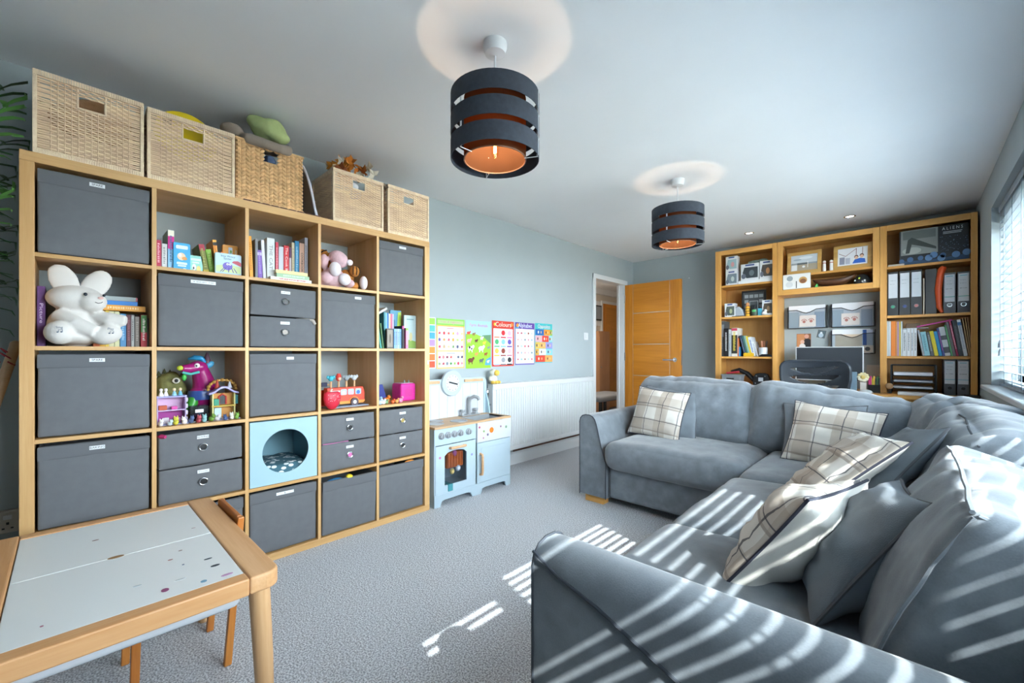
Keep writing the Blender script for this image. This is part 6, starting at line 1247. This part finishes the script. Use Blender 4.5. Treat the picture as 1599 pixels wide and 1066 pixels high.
photo_frame(2.362, 1.848, .285, .232, 'oak photo frame with two people in blue and a line drawing', lambda w, h: [('#e4e6ec', R4(-.38, .38, .15, .85, w, h)), ('#7a3040', [(-.36*w, .66*h), (-.18*w, .52*h), (-.18*w, .54*h), (-.36*w, .68*h)]), ('#7a3040', [(-.18*w, .52*h), (.1*w, .8*h), (.1*w, .82*h), (-.18*w, .54*h)]), ('#7a3040', R4(.09, .105, .55, .82, w, h)), ('#7a3040', R4(.25, .265, .55, .84, w, h)), ('#8a90a6', R4(-.34, -.2, .2, .5, w, h)), ('#b4b8c8', R4(-.18, -.06, .2, .45, w, h)), ('#2f66c4', [(.0, .2*h), (.34*w, .2*h), (.32*w, .36*h), (.2*w, .4*h), (.06*w, .36*h)]), ('#5a4038', disc2(.1*w, .46*h, .055*w, .08*h)), ('#5a4038', disc2(.24*w, .5*h, .055*w, .08*h)), ('#e0b8a0', disc2(.1*w, .43*h, .045*w, .065*h)), ('#e0b8a0', disc2(.24*w, .47*h, .045*w, .065*h))], rz=-3)
for k, x in enumerate((2.152, 2.207)):
    t = thing('peg_figurine', 'slim white peg figurine with a red collar next to the %s frame' % ('beach' if k == 0 else 'line drawing'), 'figurine', (x, 5.05, 1.8486)); B().lathe([(.013, 0), (.014, .01), (.013, .07), (.011, .078)], 14).ob('body', t, col('#e6e4e2', .4), True); B().ell((0, 0, .092), .014, 12).ob('head', t, col('#e8e2de', .4), True); B().lathe([(.0125, .076), (.0135, .08), (.0125, .084)], 14).ob('collar', t, col('#c07a7a'), True)
tag(B().ell((0, 0, .045), (.032, .025, .045), 14).ob('glass_ornament', None, mat('silver_glass', '#b4b8bc', .15, .6), True, loc=(2.225, 5.12, 1.8484)), 'silvery egg-shaped ornament behind the peg figurines', 'ornament')
kf = thing('keepsake_frame', 'white keepsake box frame with baby casts and a small photo', 'frame', (1.934, 4.992, 1.6988)); B().box(-.115, .115, 0, .026, 0, .148).ob('box', kf, col('#e3e1de', .5), bevel=.004)
for cx_, cz_, c_, r_ in ((-.055, .105, '#9aa2a8', .026), (-.06, .045, '#d0d0d0', .03), (.055, .08, '#c99a5a', .034)): B().prism(disc2(cx_, cz_, r_), 'y', -.0012, 0).ob('cast', kf, col(c_))
B().prism(disc2(.055, .072, .026, .022), 'y', -.002, -.001).ob('photo_patch', kf, col('#8a5a3a')); B().box(-.004, .004, -.001, .0, .005, .075).ob('slot', kf, col('#5a5a5a'))
bo = thing('wooden_boat', 'long dark wooden boat-shaped bowl on the middle shelf', 'bowl', (2.22, 5.09, 1.6966)); b = B(); vs = []; n = 24
for i in range(n+1):
    u = 2*i/n-1; wdt = .045*math.sqrt(max(.002, 1-u*u)); zz = .075+.03*u*u*(1 if u > 0 else .5)
    for j in range(9): a = pi*j/8; vs.append((u*.17, -wdt*cos(a), zz-(.068*math.sqrt(max(.01, 1-u*u)))*sin(a)))
b.add(vs, [(i*9+j, (i+1)*9+j, (i+1)*9+j+1, i*9+j+1) for i in range(n) for j in range(8)]); o = b.ob('hull', bo, mat('dark_teak', '#553522', .35, var=(20, .3)), True); md = o.modifiers.new('thick', 'SOLIDIFY'); md.thickness = .006
B().box(-.15, .15, -.012, .012, 0, .008).ob('stand', bo, BLACK, bevel=.002)
tag(B().ell((0, 0, .012), (.016, .014, .012), 12).ell((.006, -.004, .028), .009, 10).ob('green_frog', None, col('#4fae5a', .4), True, loc=(2.09, 5.03, 1.6968)), 'tiny green figure in front of the wooden boat', 'figurine')
sh_ = thing('studded_helmet', 'small black studded helmet with a lime badge on the middle shelf', 'helmet', (2.433, 5.08, 1.6968)); B().lathe([(.06, 0), (.064, .02), (.058, .05), (.04, .08), (.015, .095), (.001, .097)], 22).ob('dome', sh_, BLACK, True)
for a, z, c_ in ((-1.9, .05, '#b4cc3e'), (-1.2, .03, '#d9dcdf'), (-2.5, .035, '#d9dcdf'), (-1.5, .022, '#c0c4c8'), (-.8, .05, '#8f9498')): B().ell((.061*cos(a)*(1-.2*(z > .04)), .061*sin(a)*(1-.2*(z > .04)), z), .012 if c_ == '#b4cc3e' else .008, 10).ob('stud', sh_, col(c_, .3), True)
# wall pockets
MESH = glass_mat('black_mesh', '#eceff1', .02, .4); 
def pocket(x, z, w, h, label, prints):
    t = thing('wall_file_pocket', label, 'file holder', (x, YB, z), 0, 'black mesh file pockets on the wall')
    curve_ = [(-w/2, h*.80), (-w*.25, h*.80), (-w*.1, h*.70), (0, h*.66), (w*.1, h*.70), (w*.25, h*.82), (w/2, h*.84)]
    b = B(); m = len(curve_); vs = [(-w/2+.006, -.055, 0), (w/2-.006, -.055, 0)]
    poly = [(-w/2+.006, 0), (w/2-.006, 0)]+curve_[::-1]
    b.prism(poly, 'y', -.063, -.0615).ob('mesh_front', t, MESH)
    B().tube([(p, -.063, q) for p, q in curve_], .0035, 6).ob('wire_rim', t, BLACK, True); B().tube([(-w/2+.006, -.062, 0), (w/2-.006, -.062, 0)], .0035, 6).ob('wire_base', t, BLACK, True)
    for sx in (-1, 1): B().prism([(-.002, 0), (-.064, 0), (-.068, h*.8), (-.03, h*.95), (-.002, h)], 'x', sx*(w/2)-.003, sx*(w/2)+.003).ob('side_plate', t, BLACK, bevel=.002)
    B().box(-w/2, w/2, -.064, -.001, -.002, .002).ob('floor_plate', t, BLACK)
    for i, (x0, x1, z0, z1, c_, yy) in enumerate(prints): B().box(w*x0, w*x1, -yy, -yy+.0012, h*z0+.003, h*z1).ob('paper', t, col(c_, .8))
    return t
pr_ = [(-.47, .47, 0, 1.0, '#eceef4', .052), (-.46, -.2, 0, .72, '#c6d2de', .058), (.2, .45, 0, .7, '#b8c4d8', .057)]
def hands(t, w, h, x0):   # red hand and foot prints on card
    it = [('#d8d0cc', R4(x0, x0+.42, .06, .56, w, h))]
    for cx_, cz_, r_ in ((x0+.12, .28, .05), (x0+.3, .3, .05)):
        it.append(('#b07068', disc2(cx_*w, cz_*h, r_*w*.8, r_*w*.9)))
        for k in range(5): a = .5+k*.5; it.append(('#b07068', disc2((cx_+.07*cos(a))*w, cz_*h+.075*w*sin(a), .012*w, .022*w, 8)))
    flatart(t, it, -.0645, 'hand_prints')
p1_ = pocket(1.975, 1.318, .335, .235, 'black mesh wall pocket with hand and foot prints beside the oak upright', pr_); hands(p1_, .335, .235, -.18)
p2_ = pocket(2.345, 1.318, .335, .235, 'black mesh wall pocket with a large red hand print over the monitor', pr_); hands(p2_, .335, .235, -.25)
p3_ = pocket(2.345, 1.055, .335, .235, 'black mesh wall pocket with a blue strap and a badge card', [(-.47, .4, 0, 1.02, '#eceef2', .050), (-.4, .25, 0, .8, '#e6d3bc', .053), (.22, .46, .3, .98, '#c6d2e6', .056), (.24, .32, .3, .98, '#2f5aa6', .059), (.2, .47, .03, .34, '#c3bfb8', .066)]); B().prism(disc2(.115, .045, .02), 'y', -.068, -.0665).ob('badge', p3_, col('#3a3f48'))
def photo(x0, x1, z0, z1, label, arts, rot=0):
    t = thing('pinned_photo', label, 'photo', ((x0+x1)/2, YB-.001, z0)); t.rotation_euler = (0, radians(rot), 0); w, h = x1-x0, z1-z0; B().box(-w/2, w/2, -.0012, 0, 0, h).ob('sheet', t, col('#8a5a3c', .3)); flatart(t, arts(w, h), -.0014); return t
photo(1.88, 2.005, 1.105, 1.262, 'colour photo of an adult holding a baby pinned to the wall', lambda w, h: [('#c98a5a', R4(-.48, .05, .02, .98, w, h)), ('#1e1c22', [(0, 0), (w*.48, 0), (w*.48, h*.6), (w*.2, h*.72), (-.05*w, h*.5)]), ('#d8a08c', disc2(.2*w, .82*h, .16*w, .15*h)), ('#e0b4a0', disc2(-.1*w, .45*h, .15*w, .14*h)), ('#e8e4e4', disc2(-.1*w, .15*h, .22*w, .2*h))])
photo(2.05, 2.12, 1.215, 1.295, 'small tilted photo on the wall beneath the file pockets', lambda w, h: [('#5a6a72', R4(-.48, .48, .02, .98, w, h)), ('#b4c6d4', disc2(-.02*w, .35*h, .3*w, .3*h)), ('#dce2e8', disc2(-.05*w, .65*h, .14*w, .14*h))], 12)
# ---- right bay
al = thing('model_kit_box', 'large black model box with a clear window and blue egg prints', 'box', (2.897, 5.05, 1.8268)); B().box(-.209, .209, 0, .12, 0, .300).ob('carton', al, col('#23272e', .35), bevel=.002)
flatart(al, [('#8e938f', R4(-.47, .07, .28, .98, .424, .305)), ('#b4b8b2', disc2(-.13, .12, .06, .03)), ('#6a706e', R4(-.44, .04, .72, .95, .424, .305)), ('#3f4643', [(-.155, .215), (-.13, .235), (.02, .135), (.02, .115), (-.13, .175), (-.145, .1), (-.17, .1)]), ('#2f4a6a', [(-.21, .005), (.21, .005), (.21, .05), (.05, .03), (-.21, .035)])], -.0006)
for x, z, r_ in ((-.195, .035, .018), (-.14, .045, .02), (-.075, .05, .018), (-.025, .045, .024), (.005, .065, .024), (.06, .055, .018), (.05, .032, .024), (.135, .05, .024), (.195, .06, .024)): B().prism(disc2(x, z, r_, r_*1.1), 'y', -.0026, -.0014).ob('egg_print', al, col('#5f86b4' if r_ > .02 else '#44658f'))
rnd = random.Random(8); b = B()
for k in range(60): x = rnd.uniform(.04, .205); z = rnd.uniform(.09, .21); s_ = rnd.uniform(.001, .004); b.prism(disc2(x, z, s_, s_*.6, 6), 'y', -.0012, -.0004)
b.ob('spatter_print', al, col('#7d94b0'))['kind'] = 'stuff'; text('A L I E N S', .035, al, (.115, -.0012, .272), col('#d9dee4'), width=.12)
for k, z in enumerate((.245, .233)): B().box(.06, .17 if k == 0 else .165, -.001, 0, z-.0035, z+.0035).ob('subtitle_line', al, col('#aab2bc'))
tag(B().box(2.615, 2.72, 5.025, 5.044, 1.8264, 1.842).ob('loose_papers', None, col('#c9bfb4', .8), bevel=.002), 'small pile of loose papers beside the black model box', 'papers')
def binder(x, z, label, body, lab, dot, h=.318, w=.075, y=5.045, stripe=None, tilt=0, hole=None):
    t = thing('lever_arch_file', label, 'binder', (x, y, z+.0008), 0, 'lever arch files in the wide bay'); m = col(body, .45)
    B().box(-w/2, w/2, 0, .004, 0, h).box(-w/2, -w/2+.003, .004, .27, 0, h).box(w/2-.003, w/2, .004, .27, 0, h).ob('cover', t, m, bevel=.001); B().box(-w/2+.006, w/2-.006, .02, .26, .004, h-.01).ob('paper_block', t, PAGES)
    B().box(-w*.42, w*.42, -.001, .0, h*lab, h*.955).ob('spine_label', t, col('#d5d8de', .6)); q = scribble(t, -w*.25, w*.25, h*.8, -.001, .006, int(x*1000)); scribble(t, -w*.28, w*.2, h*.72, -.001, .006, int(x*1000)+1)
    if stripe: B().box(-w*.42, w*.42, -.0014, -.0009, h*(lab+.115), h*(lab+.13)).ob('label_stripe', t, col(stripe)); B().box(-w*.28, w*.28, -.0014, -.0009, h*.9, h*.92).ob('label_heading', t, col('#6fb4c4')); scribble(t, -w*.3, w*.28, h*.6, -.001, .007, int(x*997), col('#4f5a68'))
    pts = [(.0145*cos(2*pi*k/18), -.002, .0145*sin(2*pi*k/18)+h*.2) for k in range(18)]; B().tube(pts, .003, 6, True).ob('finger_ring', t, CHROME, True); B().lathe([(.0003, -.0018), (.0135, -.0015)], 16, (0, 0, h*.2), 'y', cap=False).ob('hole', t, col(dot, .5))
    return t
for x, d_, lab in ((2.646, '#3f9a78', 'green'), (2.722, '#2c3f7c', 'blue'), (2.796, '#b06a6a', 'red')): binder(x, 1.392, 'black lever arch file with a white label and %s ring centre' % lab, '#2b2d31', .40, d_, h=.385, w=.070)
tag(B().box(2.838, 2.846, 5.06, 5.28, 1.3925, 1.70).ob('card_folder', None, col('#c9bba6', .8)), 'thin buff folder standing beside the black files', 'folder')
mf = thing('magazine_file', 'plain black box file beside the orange tube', 'box file', (2.885, 5.05, 1.3926)); B().box(-.034, .034, 0, .25, 0, .382).ob('body', mf, col('#232427', .35), bevel=.002); B().lathe([(.009, -.002), (.009, 0)], 14, (-.012, 0, .19), 'y').ob('button', mf, BLACK, True)
tag(B().tube([(.012, 0, .0), (-.006, 0, .05), (-.012, 0, .2), (.0, 0, .32), (.012, 0, .365), (.02, 0, .385)], [.010, .018, .022, .022, .024, .016], 14).ob('orange_tube', None, mat('orange_plastic', '#d9521f', .4), True, loc=(2.941, 5.045, 1.399)), 'bright orange curved tube between the box file and grey binders', 'tube')
for x, d_, lab in ((2.995, '#8f9499', 'half grey'), (3.075, '#4f5459', 'dark')): binder(x, 1.392, 'grey lever arch file with teal striped label and %s ring' % lab, '#55585d', .28, d_, h=.335, w=.070, stripe='#4fb0a4')
for x, lab in ((2.996, 'next to the letter tray'), (3.073, 'by the window wall')): binder(x, DT, 'grey lever arch file on the desk %s' % lab, '#53565b', .32, '#1c1d20', h=.296, w=.070, stripe='#5fb4cc')
# row of files and books
RS = 1.034
seq = [(2.612, .016, .31, '#c9d2d4', 'pale blue-white folder at the end of the file row', None), (2.626, .010, .31, '#e4e6e8', 'white plastic folder in the file row', None), (2.648, .030, .308, '#e8862e', 'orange folder in the file row', None), (2.668, .007, .305, '#e09a5a', 'light orange folder in the file row', None), (2.679, .012, .305, '#b894b0', 'mauve folder in the file row', None), (2.691, .009, .305, '#d9b83a', 'mustard yellow folder in the file row', None), (2.702, .010, .305, '#d5dbe2', 'clear white folder in the file row', None),
       (2.722, .026, .235, '#dfe2e6', 'white spiral-bound pad beside the clear folder', '#5a6068'), (2.748, .022, .24, '#e4e6ea', 'white spiral-bound pad in the spiral pad row', '#5a6068'), (2.770, .018, .24, '#dcdfe4', 'white spiral-bound pad in the spiral pad row', '#5a6068'), (2.790, .018, .24, '#e6e8ec', 'white spiral-bound pad beside the grey plastic wallet', '#5a6068')]
for x, th, h, c_, lab, s_ in seq: book((x, 5.05, RS+.0006), th, h, .24, c_, lab, rz=0, scr=s_, name='file' if s_ is None else 'spiral_pad', group=None if s_ is None else 'white spiral pads in the file row')
for x, th, h, c_, lab, tl, s_, bnd in ((2.830, .012, .225, '#a9adb4', 'grey plastic wallet leaning in the file row', -9, None, None), (2.853, .034, .208, '#93c6d2', 'pale turquoise book leaning in the file row', -8, '#5f98a6', None), (2.883, .020, .205, '#54585c', 'dark grey book leaning in the file row', -8, '#a8acb0', None), (2.908, .024, .212, '#e6d22a', 'bright yellow book leaning in the file row', -9, None, None), (2.932, .020, .210, '#2a97d0', 'bright blue book leaning in the file row', -9, None, None), (2.951, .014, .238, '#3f4f9c', 'indigo book leaning in the file row', -9, '#c05a8a', None),
        (2.974, .034, .245, '#d0d6dc', 'grey and white patterned book leaning in the file row', -9, None, (('#53575d', .1, .3), ('#53575d', .55, .7))), (2.999, .010, .262, '#5fa870', 'green folder leaning in the file row', -9, None, None), (3.013, .016, .285, '#6a6468', 'slate folder leaning in the file row', -9, None, None), (3.030, .012, .300, '#b8305a', 'crimson folder leaning in the file row', -9, '#e8d8dc', None), (3.050, .026, .298, '#34383f', 'charcoal folder leaning in the file row', -8, '#6a7078', None), (3.076, .022, .302, '#d8dde4', 'white manual with blue heading leaning in the file row', -8, '#8fa0b8', (('#4a7fb8', .84, .93),)),
        (3.095, .006, .312, '#c9a878', 'manila envelope against the white manual', -7, None, None), (3.104, .005, .316, '#c2a070', 'manila envelope between two other manila envelopes', -6, None, None), (3.112, .005, .318, '#cbab7c', 'manila envelope against the bookcase upright by the window', -5, None, None)):
    book((x+.012, 5.05, RS+.002), th, h, .22, c_, lab, rz=0, tilt=tl, scr=s_, band=bnd, name='leaning_book')
tag(B().box(-.11, .11, 0, .02, -.006, .006).ob('pink_hole_punch', None, col('#c93f98', .4), bevel=.003, loc=(2.905, 5.05, 1.312), rot=(0, radians(-13), 0)), 'bright pink flat case lying on top of the books', 'case')
tag(B().box(2.73, 2.82, 5.06, 5.16, 1.2775, 1.318).ob('brown_box', None, col('#6a5340', .6), bevel=.003), 'small brown box on top of the spiral pads', 'box')
tag(B().box(2.712, 2.87, 5.04, 5.2, 1.2745, 1.2772).ob('paper_sheet', None, CARD), 'white sheet lying across the spiral pads', 'paper')
lt = thing('letter_tray', 'black wire three-tier letter tray full of papers', 'letter tray', (2.775, 4.99, DT+.0006))
for x in (-.14, .14):
    for y in (0, .22): B().tube([(x, y, 0), (x, y, .245)], .0055, 6).ob('upright', lt, BLACK)
B().tube([(-.14, 0, .245), (.14, 0, .245), (.14, .22, .245), (-.14, .22, .245)], .005, 6, True).ob('top_wire', lt, BLACK)
for k, z in enumerate((.04, .095, .15)):
    B().box(-.135, .135, 0, .22, z, z+.003).ob('tier', lt, BLACK); B().tube([(-.138, -.004, z+.025), (-.12, -.006, z+.004), (.12, -.006, z+.004), (.138, -.004, z+.025)], .0045, 6).ob('front_wire', lt, BLACK)
    B().box(-.125, .12, -.008+.002*k, .2, z+.004, z+(.022 if k < 2 else .034)).ob('paper_stack', lt, col(('#c6cbd6', '#b4bac6', '#dcdde4')[k], .8), bevel=.003)
tag(B().box(2.68, 2.87, 4.80, 4.97, DT+.0005, DT+.022).ob('paper_pile', None, col('#d9d9de', .8), bevel=.005), 'thick white paper pile on the desk in front of the letter tray', 'papers')
wb = thing('wooden_ball_man', 'round wooden ball ornament on a short stem', 'ornament', (2.625, 4.95, DT+.0006)); B().ell((0, 0, .062), .026, 18).ob('ball', wb, BEECH, True); B().lathe([(.016, 0), (.014, .006), (.004, .01), (.004, .04)], 14).ob('stem', wb, BLACK, True)
tag(B().box(3.06, 3.15, 4.80, 4.90, DT+.0006, DT+.024).ob('router', None, BLACK, bevel=.004), 'flat black box on the desk corner by the window wall', 'router')
tag(B().tube([(3.155, 4.752, DT), (3.158, 4.748, .5), (3.157, 4.75, .05)], .004, 6).ob('cable', None, BLACK), 'black cable hanging down the desk end', 'cable')
# ---- desk items
mo = thing('monitor', 'slim desktop monitor with dark grey screen on the desk', 'monitor', (2.185, 5.02, DT+.0006)); B().box(-.262, .262, 0, .02, .085, .41).ob('bezel', mo, col('#cfd2d6', .35), bevel=.004); B().box(-.254, .254, -.0012, 0, .094, .402).ob('screen', mo, mat('screen_glass', '#3a3e44', .25)); B().prism([(-.03, 0), (.03, 0), (.02, .09), (-.02, .09)], 'y', .025, .035).ob('stand', mo, CHROME); B().box(-.09, .09, -.04, .1, 0, .006).ob('foot', mo, CHROME, bevel=.002)
lp = thing('tablet_stand', 'blue-grey tablet leaning in front of the monitor', 'tablet', (2.345, 4.86, DT+.0006)); B().box(-.065, .065, 0, .008, 0, .185).xf(TR((0, 0, 0), (-12, 0, 0))).ob('tablet', lp, mat('slate_blue', '#6f8798', .3), bevel=.003); B().box(-.075, .07, -.07, .05, 0, .006).ob('stand', lp, CHROME, bevel=.002)
kb = thing('keyboard', 'white flat keyboard on the desk before the monitor', 'keyboard', (2.10, 4.86, DT+.0006)); B().box(-.15, .15, 0, .11, 0, .012).ob('case', kb, WHITE, bevel=.003)
for r in range(4):
    for c_ in range(12): B().box(-.142+c_*.0238, -.122+c_*.0238, .008+r*.025, .028+r*.025, .012, .016).ob('key', kb, WHITE)
tag(B().lathe([(.036, 0), (.037, .006), (.03, .02), (.016, .029), (.001, .031)], 22).xf(Matrix.Diagonal((1.35, 1, 1, 1))).ob('computer_mouse', None, WHITE, True, loc=(2.475, 4.82, DT+.0006)), 'white domed computer mouse on the desk', 'mouse')
fw = thing('paper_flower', 'cream paper flower on a white stand by the monitor', 'ornament', (2.452, 4.90, DT+.0006)); B().box(-.022, .022, -.012, .012, 0, .09).ob('stand', fw, col('#d6cdc4', .6), bevel=.003)
for k in range(10): a = 2*pi*k/10; B().ell((.025*cos(a), -.012, .135+.025*sin(a)), (.019, .008, .015), 10, (0, -a, 0)).ob('petal', fw, col('#e6d6a4' if k < 5 else '#eee6cc', .7), True)
B().ell((0, -.02, .135), (.018, .01, .018), 12).ob('centre', fw, col('#dcc070', .7), True); B().tube([(0, 0, .09), (0, -.003, .12)], .004, 6).ob('stalk', fw, WHITE)
pn = thing('pen_holder', 'black pen holder of bright highlighters next to the oak upright', 'pen holder', (2.525, 4.93, DT+.0006)); B().box(-.04, .04, -.03, -.027, 0, .07).box(-.04, .04, .027, .03, 0, .07).box(-.04, -.037, -.027, .027, 0, .07).box(.037, .04, -.027, .027, 0, .07).box(-.037, .037, -.027, .027, 0, .003).ob('holder', pn, glass_mat('black_mesh_fine', '#55595e', .05, .4))
for k, c_ in enumerate(('#d8307c', '#d8307c', '#c9c22a', '#e0b43a', '#2a2a2c', '#3f6a3a', '#2a2a2c')): x = -.03+.01*k; B().tube([(x, -.012+.004*(k % 3), .004), (x+.006*(k-3)/3, -.012+.004*(k % 3), .13+.015*(k % 2))], .006, 8).ob('pen', pn, col(c_, .4), True)
tag(B().box(2.45, 2.56, 5.318, 5.332, .80, .945).ob('wall_card', None, col('#c3bdb4', .7), bevel=.002), 'beige socket panel on the wall behind the pens', 'panel')
tag(B().lathe([(.006, 0), (.006, -.008), (.001, -.009)], 10, (.755, YB, 1.99), 'y').ob('wall_hook', None, WHITE, True), 'tiny white hook on the wall above the open door', 'hook')
# ---- desk chair
oc = thing('office_chair', 'black office chair with a slotted plastic backrest at the desk', 'chair', (2.175, 4.28, 0))
BP = mat('slate_black_plastic', '#2a3038', .35)
b = B(); HWd, z0, z1 = .235, .56, .99; nx, nz = 40, 44; vs = []; keep = {}
def bw(z): f = (z-z0)/(z1-z0); return HWd*(.80+.20*min(1, f*1.5))
def slot(x, z):
    for zc, hh_, xe, sh in ((.945, .024, .175, .03), (.872, .034, .18, .036), (.785, .034, .175, .036), (.70, .028, .16, .026), (.63, .02, .13, .02)):
        if abs(x) < xe:
            w_ = zc-sh*cos(x/xe*pi/2)+.012*x/xe; hl = hh_*(1-(abs(x)/xe)**2.5)
            if abs(z-w_) < hl: return True
    return False
nx, nz = 64, 80
for j in range(nz+1):
    for i in range(nx+1):
        z = z0+(z1-z0)*j/nz; x = bw(z)*(2*i/nx-1); rr_ = .06
        if z > z1-rr_: 
            k = (z-(z1-rr_))/rr_; x *= 1-(1-math.sqrt(max(0, 1-k*k)))*rr_/bw(z)
        vs.append((x, .05*(x/HWd)**2*-1+.05+.02*sin((z-z0)*7), z))
fs = []
for j in range(nz):
    for i in range(nx):
        q = (j*(nx+1)+i, j*(nx+1)+i+1, (j+1)*(nx+1)+i+1, (j+1)*(nx+1)+i); cx_ = sum(vs[k][0] for k in q)/4; cz_ = sum(vs[k][2] for k in q)/4
        if not slot(cx_, cz_): fs.append(q)
o = b.add(vs, fs).ob('backrest', oc, BP, True); md = o.modifiers.new('thick', 'SOLIDIFY'); md.thickness = .016
rim = [(vs[j*(nx+1)][0], vs[j*(nx+1)][1]-.006, vs[j*(nx+1)][2]) for j in range(0, nz+1, 2)]+[(vs[nz*(nx+1)+i][0], vs[nz*(nx+1)+i][1]-.006, vs[nz*(nx+1)+i][2]) for i in range(2, nx-1, 3)]+[(vs[j*(nx+1)+nx][0], vs[j*(nx+1)+nx][1]-.006, vs[j*(nx+1)+nx][2]) for j in range(nz, -1, -2)]
B().tube(rim, .014, 8).ob('back_rim', oc, BP, True)
soft((.47, .46, .09), .035, (0, 0, .01), 18, M=TR((0, .27, .47))).ob('seat', oc, BLACK, True); B().tube([(0, .04, .56), (0, .0, .5), (0, .08, .42), (0, .25, .41)], .022, 10).ob('back_bracket', oc, BLACK, True)
B().lathe([(.03, .08), (.03, .25), (.02, .25), (.02, .43)], 16, (0, .27, 0)).ob('gas_column', oc, BLACK, True)
for k in range(5):
    a = 2*pi*k/5+.3; lg = B().tube([(0, .27, .10), (.16*cos(a), .27+.16*sin(a), .095), (.28*cos(a), .27+.28*sin(a), .07)], [.024, .02, .015], 8).ob('leg', oc, BLACK, True); B().lathe([(.026, -.02), (.026, .02)], 14, (.28*cos(a), .27+.28*sin(a), .0265), 'x').ob('castor', lg, BLACK, True)
